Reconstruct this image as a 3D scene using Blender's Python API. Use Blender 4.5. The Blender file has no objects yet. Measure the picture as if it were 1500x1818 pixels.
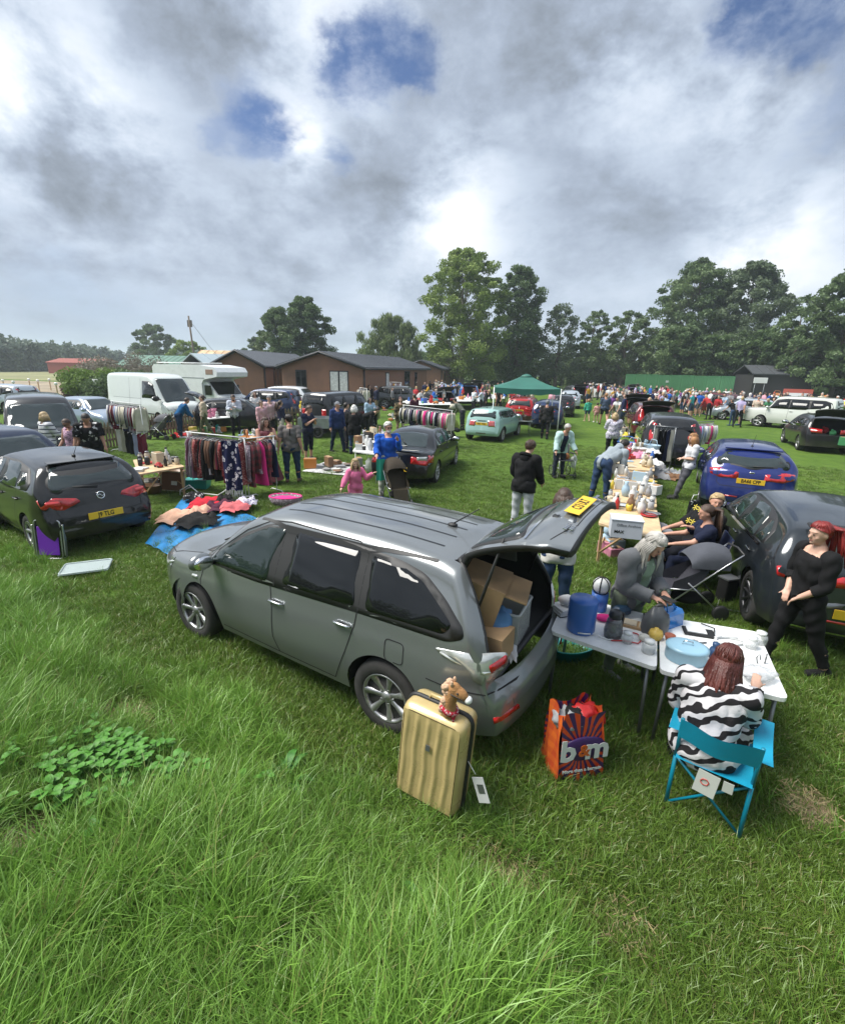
import bpy,bmesh,math,random
import numpy as np
from math import sin,cos,pi,radians,sqrt,atan2
from mathutils import Vector,Matrix,Euler,Quaternion
from mathutils.bvhtree import BVHTree
from mathutils.geometry import delaunay_2d_cdt
random.seed(7);np.random.seed(7)
scene = bpy.context.scene
COL = scene.collection
# ---------------------------------------------------------------- camera
PW,PH,PF = 1500.0,1818.0,850.0
PITCH,ROLL,CAMH = 0.2925,0.020,3.01
cam_d = bpy.data.cameras.new('camera');cam = bpy.data.objects.new('camera',cam_d);COL.objects.link(cam)
cam_d.sensor_fit = 'HORIZONTAL';cam_d.sensor_width = 36.0;cam_d.lens = 36.0*PF/PW
cam_d.clip_start = 0.05;cam_d.clip_end = 4000
CAMR = (Matrix.Rotation(pi/2-PITCH,3,'X') @ Matrix.Rotation(ROLL,3,'Z'))
cam.matrix_world = Matrix.Translation((0,0,CAMH)) @ CAMR.to_4x4()
scene.camera = cam
scene.render.resolution_x,scene.render.resolution_y = 844,1024
def ray(px,py):
 return (CAMR @ Vector((px-PW/2,-(py-PH/2),-PF))).normalized()
def G(px,py,z=0.0):                     # the point of the level plane z that the ray through a pixel meets
 d = ray(px,py);t = (z-CAMH)/d.z
 return Vector((d.x*t,d.y*t,z))
def AT(px,py,dist):                     # point at a horizontal distance
 d = ray(px,py);t = dist/math.hypot(d.x,d.y)
 return Vector((d.x*t,d.y*t,CAMH+d.z*t))
def PX(p):
 v = CAMR.transposed() @ (Vector(p)-Vector((0,0,CAMH)))
 return (PW/2+v.x/-v.z*PF,PH/2-v.y/-v.z*PF)
# ---------------------------------------------------------------- node helpers
def N(nt,typ,loc=None,**kw):
 n = nt.nodes.new(typ)
 for k,v in kw.items():
  setattr(n,k,v)
 return n
def L(nt,a,b): nt.links.new(a,b)
def setin(n,**kw):
 for k,v in kw.items():
  n.inputs[k.replace('_',' ')].default_value = v
def mth(nt,op,a,b=None,c=None,clamp=False):
 n = nt.nodes.new('ShaderNodeMath');n.operation = op;n.use_clamp = clamp
 for i,v in enumerate((a,b,c)):
  if v is None: continue
  if isinstance(v,(int,float)): n.inputs[i].default_value = v
  else: nt.links.new(v,n.inputs[i])
 return n.outputs[0]
def vmth(nt,op,a,b=None,out=0,scale=None):
 n = nt.nodes.new('ShaderNodeVectorMath');n.operation = op
 for i,v in enumerate((a,b)):
  if v is None: continue
  if isinstance(v,(tuple,list,Vector)): n.inputs[i].default_value = tuple(v)
  else: nt.links.new(v,n.inputs[i])
 if scale is not None: n.inputs['Scale'].default_value = scale
 return n.outputs[out]
def mapr(nt,v,a,b,c=0.0,d=1.0,smooth=True):
 n = nt.nodes.new('ShaderNodeMapRange');n.interpolation_type = 'SMOOTHSTEP' if smooth else 'LINEAR'
 nt.links.new(v,n.inputs[0])
 for i,q in enumerate((a,b,c,d)): n.inputs[i+1].default_value = q
 return n.outputs[0]
def mixc(nt,f,a,b,mode='MIX'):
 n = nt.nodes.new('ShaderNodeMix');n.data_type = 'RGBA';n.blend_type = mode
 for s,v in ((n.inputs[0],f),(n.inputs[6],a),(n.inputs[7],b)):
  if isinstance(v,(int,float)): s.default_value = v
  elif isinstance(v,(tuple,list)): s.default_value = (*v[:3],1)
  else: nt.links.new(v,s)
 return n.outputs[2]
def noise(nt,vec,scale,detail=4,rough=0.5,dist=0.0):
 n = nt.nodes.new('ShaderNodeTexNoise')
 if vec is not None: nt.links.new(vec,n.inputs['Vector'])
 n.inputs['Scale'].default_value = scale;n.inputs['Detail'].default_value = detail
 n.inputs['Roughness'].default_value = rough;n.inputs['Distortion'].default_value = dist
 return n
# ---------------------------------------------------------------- world: Nishita sky behind layered cloud
SUN_EL,SUN_AZ = radians(57),radians(-88)         # azimuth from +Y towards +X
world = bpy.data.worlds.new("World");scene.world = world;world.use_nodes = True
wt = world.node_tree;wt.nodes.clear()
tc = N(wt,'ShaderNodeTexCoord');D = tc.outputs['Generated']
sky = N(wt,'ShaderNodeTexSky',sky_type='NISHITA');sky.sun_disc = False
sky.sun_elevation = SUN_EL;sky.sun_rotation = SUN_AZ;sky.air_density = 1.0;sky.dust_density = 0.4;sky.ozone_density = 2.0
sep = N(wt,'ShaderNodeSeparateXYZ');L(wt,D,sep.inputs[0])
zz = mth(wt,'MAXIMUM',sep.outputs[2],0.0)
den = mth(wt,'ADD',zz,0.22)
cmb = N(wt,'ShaderNodeCombineXYZ');L(wt,mth(wt,'DIVIDE',sep.outputs[0],den),cmb.inputs[0]);L(wt,mth(wt,'DIVIDE',sep.outputs[1],den),cmb.inputs[1])
P2 = cmb.outputs[0]                                 # cloud-deck plane
nb = noise(wt,P2,1.25,6,0.55,0.2);nd = noise(wt,vmth(wt,'MULTIPLY',D,(1,1,1.5)),4.2,9,0.60,0.15);nf = noise(wt,vmth(wt,'MULTIPLY',D,(1,1,1.6)),12.0,9,0.64)
# break up the directions so that every cloud edge is ragged
def wob(n,k):
 return vmth(wt,'SCALE',vmth(wt,'SUBTRACT',n.outputs['Color'],(0.5,0.5,0.5)),scale=k)
Dw = vmth(wt,'ADD',vmth(wt,'ADD',D,wob(nd,0.15)),wob(nf,0.07))
def blobs(lst):
 tot = None
 for px,py,r,w in lst:
  d = ray(px,py);rr = r/PF
  dd = vmth(wt,'DISTANCE',Dw,tuple(d),out=1)
  v = mapr(wt,dd,rr*1.9,rr*0.0,0.0,w)
  tot = v if tot is None else mth(wt,'ADD',tot,v)
 return tot
blue = blobs([(455,205,38,1.0),(495,232,30,.8),(545,180,26,.3),(598,150,36,1.0),(640,130,32,.6),(700,112,36,1.1),(745,112,26,1.0),(597,285,22,.9),(395,262,18,.5),(640,60,50,.25),
  (1300,45,42,.9),(1345,25,40,.9),(1400,18,42,.9),(1450,5,34,.7),(1482,110,40,.7),(1492,240,40,.6),(150,105,22,.3),(190,600,110,.32),(60,600,110,.32),(420,600,100,.25),(1380,560,60,.25)])
white = blobs([(50,40,110,.30),(130,120,80,.30),(30,180,110,.16),(110,230,90,.30),(300,235,70,.16),(40,300,90,.12),(560,60,110,.18),(450,90,90,.12),(640,30,60,.14),(540,215,34,.40),(545,255,34,.50),(545,100,60,.22),
  (830,335,60,.30),(800,375,55,.36),(745,400,40,.28),(880,310,60,.22),(950,280,60,.12),(1100,190,60,.22),(1060,90,50,.14),(1180,110,70,.15),(1330,130,70,.26),(1400,150,60,.22),(1230,180,80,.10),(1380,455,75,.42),(1440,430,60,.36),(1330,490,60,.16),
  (1000,560,90,.14),(850,455,70,.26),(780,470,60,.12),(330,330,50,.12),(240,400,60,.05),(1490,60,60,.2),(1480,470,50,.12),(650,180,30,.3),(905,495,60,.12),(700,560,90,.05)])
dark = blobs([(290,50,120,.30),(310,140,110,.24),(400,60,90,.14),(0,200,80,.22),(150,380,170,.16),(350,430,200,.20),(560,430,160,.16),(60,450,120,.12),(660,230,80,.20),(740,250,110,.22),(860,190,130,.24),(930,90,130,.26),(860,20,110,.16),(1000,160,90,.16),
  (1110,380,140,.20),(1000,440,130,.24),(1250,330,150,.14),(1150,480,120,.16),(1410,290,130,.16),(1460,350,80,.2),(1490,440,45,.3),(560,520,180,.12),(30,330,60,.1),(700,330,80,.14),(1250,60,60,.10)])
base = mapr(wt,nb.outputs[0],0.30,0.70,0.50,0.64)
bil = mth(wt,'SUBTRACT',0.22,mth(wt,'ABSOLUTE',mth(wt,'SUBTRACT',nd.outputs[0],0.5)))
fine = mth(wt,'ADD',mth(wt,'MULTIPLY',mth(wt,'SUBTRACT',nd.outputs[0],0.5),0.72),mth(wt,'MULTIPLY',bil,0.45))
fine2 = mth(wt,'MULTIPLY',mth(wt,'SUBTRACT',nf.outputs[0],0.5),0.44)
bri = mth(wt,'ADD',mth(wt,'ADD',base,fine),fine2)
bri = mth(wt,'SUBTRACT',mth(wt,'ADD',bri,mth(wt,'MULTIPLY',white,mapr(wt,nd.outputs[0],.30,.70,.12,.82,False))),mth(wt,'MULTIPLY',dark,0.33))
cr = N(wt,'ShaderNodeValToRGB');L(wt,bri,cr.inputs[0])
e = cr.color_ramp.elements
e[0].position = 0.12;e[0].color = (.090,.105,.128,1)
e[1].position = 1.0;e[1].color = (.52,.54,.565,1)
for p,c in ((.30,(.148,.172,.208)),(.46,(.205,.240,.298)),(.62,(.285,.328,.394)),(.80,(.38,.42,.48))):
 q = e.new(p);q.color = (*c,1)
# blue air: Nishita colour, deepened between the clouds
hor = mapr(wt,sep.outputs[2],0.0,0.30,1.0,0.0)
skyc = vmth(wt,'MULTIPLY',sky.outputs[0],(0.036,0.040,0.050))
air = mixc(wt,mth(wt,'MULTIPLY',hor,0.75),skyc,(.135,.20,.29))
mask = mth(wt,'ADD',mth(wt,'MULTIPLY',blue,1.15),mth(wt,'ADD',mth(wt,'MULTIPLY',mth(wt,'SUBTRACT',nf.outputs[0],0.5),1.6),mth(wt,'MULTIPLY',mth(wt,'SUBTRACT',nd.outputs[0],0.55),1.2)))
mask = mth(wt,'MULTIPLY',mapr(wt,mask,0.05,1.25),mapr(wt,nf.outputs[0],.38,.64,1.0,.62))
gaps = mapr(wt,nd.outputs[0],0.63,0.75,0.0,0.55)
back = mapr(wt,sep.outputs[1],0.15,-0.25,0.0,1.0)           # behind the camera the same broken cloud goes on
mask = mth(wt,'MAXIMUM',mask,mth(wt,'MULTIPLY',gaps,back))
skyfin = mixc(wt,mask,cr.outputs[0],air)
# haze low down
hz = mapr(wt,sep.outputs[2],0.0,0.10,0.45,0.0)
skyfin = mixc(wt,hz,skyfin,(.165,.20,.245))
bg = N(wt,'ShaderNodeBackground');L(wt,skyfin,bg.inputs[0]);bg.inputs[1].default_value = 1.0
wo = N(wt,'ShaderNodeOutputWorld');L(wt,bg.outputs[0],wo.inputs[0])
world.cycles.sampling_method = 'MANUAL';world.cycles.sample_map_resolution = 512
sun_d = bpy.data.lights.new('sun','SUN');sun_d.energy = 3.0;sun_d.angle = radians(34);sun_d.color = (1,.965,.90)
sun = bpy.data.objects.new('sun',sun_d);COL.objects.link(sun)
sdir = Vector((sin(SUN_AZ)*cos(SUN_EL),cos(SUN_AZ)*cos(SUN_EL),sin(SUN_EL)))
sun.rotation_euler = sdir.to_track_quat('Z','Y').to_euler();sun.location = (0,0,60)
vs = scene.view_settings;vs.view_transform = 'Standard';vs.look = 'None';vs.exposure = 1.08;vs.gamma = 1.0;vs.use_curve_mapping = False
scene.render.engine = 'CYCLES'
cy = scene.cycles;cy.max_bounces = 6;cy.diffuse_bounces = 3;cy.glossy_bounces = 3;cy.transmission_bounces = 4;cy.transparent_max_bounces = 12;cy.volume_bounces = 1
cy.use_denoising = True
try: cy.denoiser = 'OPENIMAGEDENOISE'
except Exception: pass
cy.sample_clamp_indirect = 4.0
# ---------------------------------------------------------------- materials
MATS = {}
def mat(name,color=(.5,.5,.5),rough=.6,metal=0.0,spec=.5,coat=0.0,bump=0.0,bscale=60,var=0.0,vscale=4.0,alpha=1.0,trans=0.0,emit=None,sheen=0.0,flake=False):
 if name in MATS: return MATS[name]
 m = bpy.data.materials.new(name);m.use_nodes = True;nt = m.node_tree
 b = nt.nodes['Principled BSDF']
 b.inputs['Base Color'].default_value = (*color,1);b.inputs['Roughness'].default_value = rough
 b.inputs['Metallic'].default_value = metal;b.inputs['Specular IOR Level'].default_value = spec
 b.inputs['Coat Weight'].default_value = coat;b.inputs['Coat Roughness'].default_value = .05
 if sheen: b.inputs['Sheen Weight'].default_value = sheen
 if alpha < 1: b.inputs['Alpha'].default_value = alpha
 if trans: b.inputs['Transmission Weight'].default_value = trans
 if emit: b.inputs['Emission Color'].default_value = (*emit,1);b.inputs['Emission Strength'].default_value = 1
 t = None
 if var or bump: t = N(nt,'ShaderNodeTexCoord')
 if var:
  n = noise(nt,t.outputs['Object'],vscale,5,.6)
  f = mapr(nt,n.outputs[0],.3,.7,1-var,1+var)
  L(nt,vmth(nt,'SCALE',tuple(color),None) if False else mixscale(nt,color,f),b.inputs['Base Color'])
  rn = mapr(nt,n.outputs[0],.3,.7,max(0.02,rough-.08),min(1,rough+.08));L(nt,rn,b.inputs['Roughness'])
 if bump:
  n = noise(nt,t.outputs['Object'],bscale,3,.6)
  bm_ = N(nt,'ShaderNodeBump');bm_.inputs['Strength'].default_value = bump;bm_.inputs['Distance'].default_value = .01
  L(nt,n.outputs[0],bm_.inputs['Height']);L(nt,bm_.outputs[0],b.inputs['Normal'])
 MATS[name] = m
 return m
def mixscale(nt,color,f):
 n = nt.nodes.new('ShaderNodeVectorMath');n.operation = 'SCALE'
 n.inputs[0].default_value = tuple(color[:3]);nt.links.new(f,n.inputs['Scale'])
 return n.outputs[0]
def cloth(color,name=None,**kw):
 name = name or 'cloth_%d_%d_%d' % tuple(int(c*255) for c in color)
 kw.setdefault('rough',.85);kw.setdefault('spec',.2)
 return mat(name,color,bump=.25,bscale=45,var=.10,vscale=6,**kw)
def plastic(color,name=None,rough=.4,**kw):
 name = name or 'plastic_%d_%d_%d' % tuple(int(c*255) for c in color)
 return mat(name,color,rough=rough,**kw)
def pattern(name,kind,c1,c2,scale=12,c3=None,thr=.5):
 """two-tone cloth prints: floral, stripes, check, zebra, camouflage"""
 if name in MATS: return MATS[name]
 m = bpy.data.materials.new(name);m.use_nodes = True;nt = m.node_tree
 b = nt.nodes['Principled BSDF'];b.inputs['Roughness'].default_value = .8;b.inputs['Specular IOR Level'].default_value = .2
 t = N(nt,'ShaderNodeTexCoord');o = t.outputs['Object']
 if kind == 'floral':
  v = N(nt,'ShaderNodeTexVoronoi');v.inputs['Scale'].default_value = scale
  w = noise(nt,o,scale*2.2,2);a = vmth(nt,'ADD',o,vmth(nt,'SCALE',w.outputs['Color'],scale=.5/scale));L(nt,a,v.inputs['Vector'])
  f = mapr(nt,v.outputs['Distance'],.30,.42,1,0)
  hole = mapr(nt,v.outputs['Distance'],.12,.20,0,1);f = mth(nt,'MULTIPLY',f,hole) if c3 is None else f
 elif kind == 'stripes':
  s = N(nt,'ShaderNodeSeparateXYZ');L(nt,o,s.inputs[0])
  f = mapr(nt,mth(nt,'SINE',mth(nt,'MULTIPLY',s.outputs[2],scale)),thr-.15,thr+.15)
 elif kind == 'check':
  s = N(nt,'ShaderNodeSeparateXYZ');L(nt,o,s.inputs[0])
  f1 = mapr(nt,mth(nt,'SINE',mth(nt,'MULTIPLY',s.outputs[2],scale)),-.2,.2)
  f2 = mapr(nt,mth(nt,'SINE',mth(nt,'MULTIPLY',mth(nt,'ADD',s.outputs[0],s.outputs[1]),scale)),-.2,.2)
  f = mth(nt,'MULTIPLY',mth(nt,'ADD',f1,f2),.5)
 elif kind == 'zebra':
  w = N(nt,'ShaderNodeTexWave');w.wave_type = 'BANDS';w.bands_direction = 'DIAGONAL';w.inputs['Scale'].default_value = scale
  w.inputs['Distortion'].default_value = 8.5;w.inputs['Detail'].default_value = 1.5;w.inputs['Detail Scale'].default_value = 1.5
  mp = N(nt,'ShaderNodeMapping');mp.inputs['Scale'].default_value = (.9,.9,1.3);L(nt,o,mp.inputs[0]);L(nt,mp.outputs[0],w.inputs[0])
  f = mapr(nt,w.outputs['Fac'],thr-.04,thr+.04)
 else:
  n1 = noise(nt,o,scale,3,.5);f = mapr(nt,n1.outputs[0],thr-.03,thr+.03)
 col = mixc(nt,f,c1,c2)
 if c3 is not None:
  n2 = noise(nt,o,scale*.8,2);col = mixc(nt,mapr(nt,n2.outputs[0],.55,.60),col,c3)
 n = noise(nt,o,5,3);col = mixc(nt,mapr(nt,n.outputs[0],.3,.7,0,.25),col,vmth(nt,'SCALE',col,scale=.6))
 L(nt,col,b.inputs['Base Color'])
 n = noise(nt,o,14,3);bm_ = N(nt,'ShaderNodeBump');bm_.inputs['Strength'].default_value = .35;bm_.inputs['Distance'].default_value = .02
 L(nt,n.outputs[0],bm_.inputs['Height']);L(nt,bm_.outputs[0],b.inputs['Normal'])
 MATS[name] = m
 return m
def paint(name,color,metallic=.0):
 """car paint: pigment under clear coat with a metallic flake and a little dust"""
 if name in MATS: return MATS[name]
 m = mat(name,color,rough=.32,metal=metallic,coat=1.0,spec=.15);nt = m.node_tree;b = nt.nodes['Principled BSDF']
 b.inputs['Coat Roughness'].default_value = .07
 t = N(nt,'ShaderNodeTexCoord')
 n = noise(nt,t.outputs['Object'],3.5,6,.65);f = mapr(nt,n.outputs[0],.35,.7,0,.035)
 s = N(nt,'ShaderNodeSeparateXYZ');L(nt,t.outputs['Object'],s.inputs[0])
 low = mapr(nt,s.outputs[2],.6,.15,0,.22)
 dust = mth(nt,'ADD',f,mth(nt,'MULTIPLY',low,mapr(nt,n.outputs[0],.3,.65)))
 L(nt,mixc(nt,dust,color,(.16,.14,.11)),b.inputs['Base Color'])
 L(nt,mapr(nt,dust,0,.4,.28,.6),b.inputs['Roughness']);L(nt,mapr(nt,dust,0,.4,1.0,.4),b.inputs['Coat Weight'])
 return m
BLACKPL = mat('black_trim_plastic',(.018,.018,.019),rough=.55,bump=.1,bscale=200)
GLASSD = mat('tinted_glass',(.008,.009,.010),rough=.03,spec=.45)
GLASSL = mat('car_glass',(.022,.032,.032),rough=.03,spec=.8)
TYRE = mat('tyre_rubber',(.030,.029,.028),rough=.85,bump=.3,bscale=120,var=.25,vscale=20)
RIM = mat('alloy_rim',(.42,.42,.43),rough=.35,metal=.8,var=.12,vscale=15)
CHROME = mat('chrome',(.75,.76,.78),rough=.12,metal=1.0)
REDL = mat('red_lamp_glass',(.42,.012,.015),rough=.08,coat=1.0,var=.3,vscale=18)
CLEARL = mat('clear_lamp_glass',(.50,.52,.51),rough=.12,coat=1.0,metal=.3,var=.10,vscale=22)
BLACKIN = mat('dark_car_interior',(.012,.012,.013),rough=.9)
YPLATE = mat('yellow_number_plate',(.80,.50,.03),rough=.45)
WPLATE = mat('white_number_plate',(.75,.75,.72),rough=.45)
INK = mat('black_lettering',(.01,.01,.01),rough=.6)
METAL = mat('grey_tube_metal',(.22,.23,.24),rough=.4,metal=.7)
WHITEM = mat('white_enamelled_tube',(.72,.73,.72),rough=.4)
CARD = mat('brown_cardboard',(.36,.235,.125),rough=.85,var=.12,vscale=5,bump=.1,bscale=30)
WOOD = mat('pale_pine_wood',(.50,.33,.17),rough=.65,var=.2,vscale=9)
PLY = mat('plywood_board',(.55,.40,.23),rough=.6,var=.15,vscale=6)
# ---------------------------------------------------------------- objects, parts, labels
def put(o,parent=None,label=None,cat=None,group=None,kind=None):
 COL.objects.link(o)
 if parent is not None: o.parent = parent
 if label: o['label'] = label
 if cat: o['category'] = cat
 if group: o['group'] = group
 if kind: o['kind'] = kind
 return o
def thing(name,label,cat,loc=(0,0,0),rz=0.0,group=None):
 o = bpy.data.objects.new(name,None);o.empty_display_size = .2
 o.location = loc;o.rotation_euler = (0,0,rz)
 return put(o,None,label,cat,group)
def kids(o):
 return [c for c in ALLKIDS.get(o.name,[])]
ALLKIDS = {}
def copy_tree(o,parent=None,loc=None,rz=None,label=None):
 c = o.copy();COL.objects.link(c)
 if parent is not None: c.parent = parent
 if loc is not None: c.location = loc
 if rz is not None: c.rotation_euler = (0,0,rz)
 if label: c['label'] = label
 for ch in o.children: copy_tree(ch,c)
 return c
class MB:
 """collects faces; build() links them as one mesh object"""
 def __init__(s): s.v = [];s.f = [];s.m = [];s.mats = [];s.cur = 0;s.sm = [];s.smooth = True;s.T = None
 def use(s,m):
  if m not in s.mats: s.mats.append(m)
  s.cur = s.mats.index(m);return s
 def add(s,verts,faces,smooth=None):
  b = len(s.v);T = s.T
  s.v.extend([tuple(T @ Vector(v)) for v in verts] if T is not None else [tuple(v) for v in verts])
  s.f.extend([tuple(i+b for i in f) for f in faces]);s.m.extend([s.cur]*len(faces))
  s.sm.extend([s.smooth if smooth is None else smooth]*len(faces));return s
 def box(s,c,d,R=None,taper=1.0,bev=0.0):
  x,y,z = d[0]/2,d[1]/2,d[2]/2;vs = []
  if bev:
   b = min(bev,x*.9,y*.9,z*.9);vs = [];idx = {}
   # chamfered box: 24 verts
   for sx in (-1,1):
    for sy in (-1,1):
     for sz in (-1,1):
      for ax in range(3):
       p = [sx*(x-b),sy*(y-b),sz*(z-b)];p[ax] = (sx*x,sy*y,sz*z)[ax]
       idx[(sx,sy,sz,ax)] = len(vs);vs.append(Vector(p))
   F = []
   for ax in range(3):
    o1,o2 = [(1,2),(2,0),(0,1)][ax]
    for sg in (-1,1):
     q = []
     for a,bb in ((-1,-1),(1,-1),(1,1),(-1,1)):
      t = [0,0,0];t[ax] = sg;t[o1] = a;t[o2] = bb;q.append(idx[(*t,ax)])
     F.append(q if sg > 0 else q[::-1])
    for a in (-1,1):
     for bb in (-1,1):
      t0 = [0,0,0];t0[o1] = a;t0[o2] = bb;t0[ax] = -1;t1 = t0[:];t1[ax] = 1
      q = [idx[(*t0,o1)],idx[(*t1,o1)],idx[(*t1,o2)],idx[(*t0,o2)]]
      F.append(q if a*bb < 0 else q[::-1])
   for sx in (-1,1):
    for sy in (-1,1):
     for sz in (-1,1):
      q = [idx[(sx,sy,sz,k)] for k in range(3)];F.append(q if sx*sy*sz > 0 else q[::-1])
   if taper != 1:
    for v in vs:
     if v.z > 0: v.x *= taper;v.y *= taper
   if R is not None: vs = [R @ v for v in vs]
   return s.add([v+Vector(c) for v in vs],F,False)
  for i in (-1,1):
   k = taper if i > 0 else 1
   for a,b in ((-1,-1),(1,-1),(1,1),(-1,1)): vs.append(Vector((a*x*k,b*y*k,i*z)))
  if R is not None: vs = [R @ v for v in vs]
  return s.add([v+Vector(c) for v in vs],[(3,2,1,0),(4,5,6,7),(0,1,5,4),(1,2,6,5),(2,3,7,6),(3,0,4,7)],False)
 def tube(s,pts,r,n=8,cap=True,closed=False,flat=1.0):
  pts = [Vector(p) for p in pts];k = len(pts);rs = r if isinstance(r,(list,tuple)) else [r]*k
  up = None;vs = []
  for i,p in enumerate(pts):
   a = pts[i-1] if (i > 0 or closed) else p;b = pts[(i+1) % k] if (i < k-1 or closed) else p
   t = (b-a).normalized() if (b-a).length > 1e-9 else Vector((0,0,1))
   if up is None: up = Vector((0,0,1)) if abs(t.z) < .9 else Vector((1,0,0))
   u = (up-t*up.dot(t));u = u.normalized() if u.length > 1e-6 else t.orthogonal().normalized();up = u;w = t.cross(u)
   for j in range(n):
    an = 2*pi*j/n;vs.append(p+u*cos(an)*rs[i]*flat+w*sin(an)*rs[i])
  F = []
  for i in range(k if closed else k-1):
   i2 = (i+1) % k
   for j in range(n): F.append((i*n+j,i*n+(j+1) % n,i2*n+(j+1) % n,i2*n+j))
  if cap and not closed: F += [tuple(range(n))[::-1],tuple((k-1)*n+j for j in range(n))]
  return s.add(vs,F)
 def lathe(s,prof,c=(0,0,0),n=20,axis='Z',R=None,sx=1,sy=1):
  vs = [];c = Vector(c)
  for r,z in prof:
   for j in range(n):
    a = 2*pi*j/n;p = Vector((r*cos(a)*sx,r*sin(a)*sy,z))
    if axis == 'Y': p = Vector((p.x,p.z,-p.y)) if False else Vector((p.x,z,p.y))
    elif axis == 'X': p = Vector((z,p.x,p.y))
    if R is not None: p = R @ p
    vs.append(c+p)
  F = [];k = len(prof)
  for i in range(k-1):
   for j in range(n):
    q = (i*n+j,i*n+(j+1) % n,(i+1)*n+(j+1) % n,(i+1)*n+j);F.append(q if axis != 'Y' else q[::-1])
  F += [tuple(range(n))[::-1],tuple((k-1)*n+j for j in range(n))]
  return s.add(vs,F)
 def ell(s,c,r,R=None,n=12,m=8,fn=None):
  vs = [];F = [];r = Vector((r,r,r)) if isinstance(r,(int,float)) else Vector(r)
  for i in range(m+1):
   th = pi*i/m
   for j in range(n):
    ph = 2*pi*j/n;d = Vector((sin(th)*cos(ph),sin(th)*sin(ph),cos(th)))
    p = Vector((d.x*r.x,d.y*r.y,d.z*r.z))
    if fn: p = p*fn(d)
    if R is not None: p = R @ p
    vs.append(Vector(c)+p)
  for i in range(m):
   for j in range(n): F.append((i*n+j,(i+1)*n+j,(i+1)*n+(j+1) % n,i*n+(j+1) % n))
  return s.add(vs,F)
 def grid(s,fn,nu,nv,smooth=True):
  vs = [fn(i/nu,j/nv) for i in range(nu+1) for j in range(nv+1)]
  F = [(i*(nv+1)+j,(i+1)*(nv+1)+j,(i+1)*(nv+1)+j+1,i*(nv+1)+j+1) for i in range(nu) for j in range(nv)]
  return s.add(vs,F,smooth)
 def mesh(s,name):
  me = bpy.data.meshes.new(name);me.from_pydata(s.v,[],s.f)
  for m in s.mats: me.materials.append(m)
  if len(me.polygons) == len(s.m):
   me.polygons.foreach_set('material_index',s.m);me.polygons.foreach_set('use_smooth',s.sm)
  me.validate();me.update()
  return me
 def build(s,name,parent=None,**kw):
  return put(bpy.data.objects.new(name,s.mesh(name)),parent,**kw)
def sheet_solid(s,fn,nu,nv,th):
 """a thin but solid sheet following fn(u,v) with thickness th downward along z"""
 top = [Vector(fn(i/nu,j/nv)) for i in range(nu+1) for j in range(nv+1)]
 bot = [p-Vector((0,0,th)) for p in top];k = len(top);w = nv+1;F = []
 for i in range(nu):
  for j in range(nv):
   a,b,c,d = i*w+j,(i+1)*w+j,(i+1)*w+j+1,i*w+j+1;F += [(a,b,c,d),(a+k,d+k,c+k,b+k)]
 for i in range(nu):
  F.append((i*w,i*w+k,(i+1)*w+k,(i+1)*w));F.append((i*w+nv,(i+1)*w+nv,(i+1)*w+nv+k,i*w+nv+k))
 for j in range(nv):
  F.append((j,j+1,j+1+k,j+k));a = nu*w+j;F.append((a,a+k,a+1+k,a+1))
 s.add(top+bot,F);return s
def text_obj(name,s,size,m,parent,loc,rot,extrude=.001,align='CENTER',sx=1.0,bold=0.0):
 cu = bpy.data.curves.new(name,'FONT');cu.body = s;cu.size = size;cu.extrude = extrude;cu.align_x = align;cu.align_y = 'CENTER'
 cu.offset = bold;cu.resolution_u = 2
 cu.materials.append(m)
 tmp = bpy.data.objects.new(name,cu);COL.objects.link(tmp)
 me = bpy.data.meshes.new_from_object(tmp.evaluated_get(bpy.context.evaluated_depsgraph_get()))
 me.transform(Matrix.Diagonal((sx,1,1,1)));me.name = name;bpy.data.objects.remove(tmp)
 o = bpy.data.objects.new(name,me);o.location = loc;o.rotation_euler = rot
 return put(o,parent)
def rot3(x=0,y=0,z=0): return Euler((x,y,z)).to_matrix()
def sstep(a,b,x):
 t = min(1,max(0,(x-a)/(b-a)));return t*t*(3-2*t)
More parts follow.
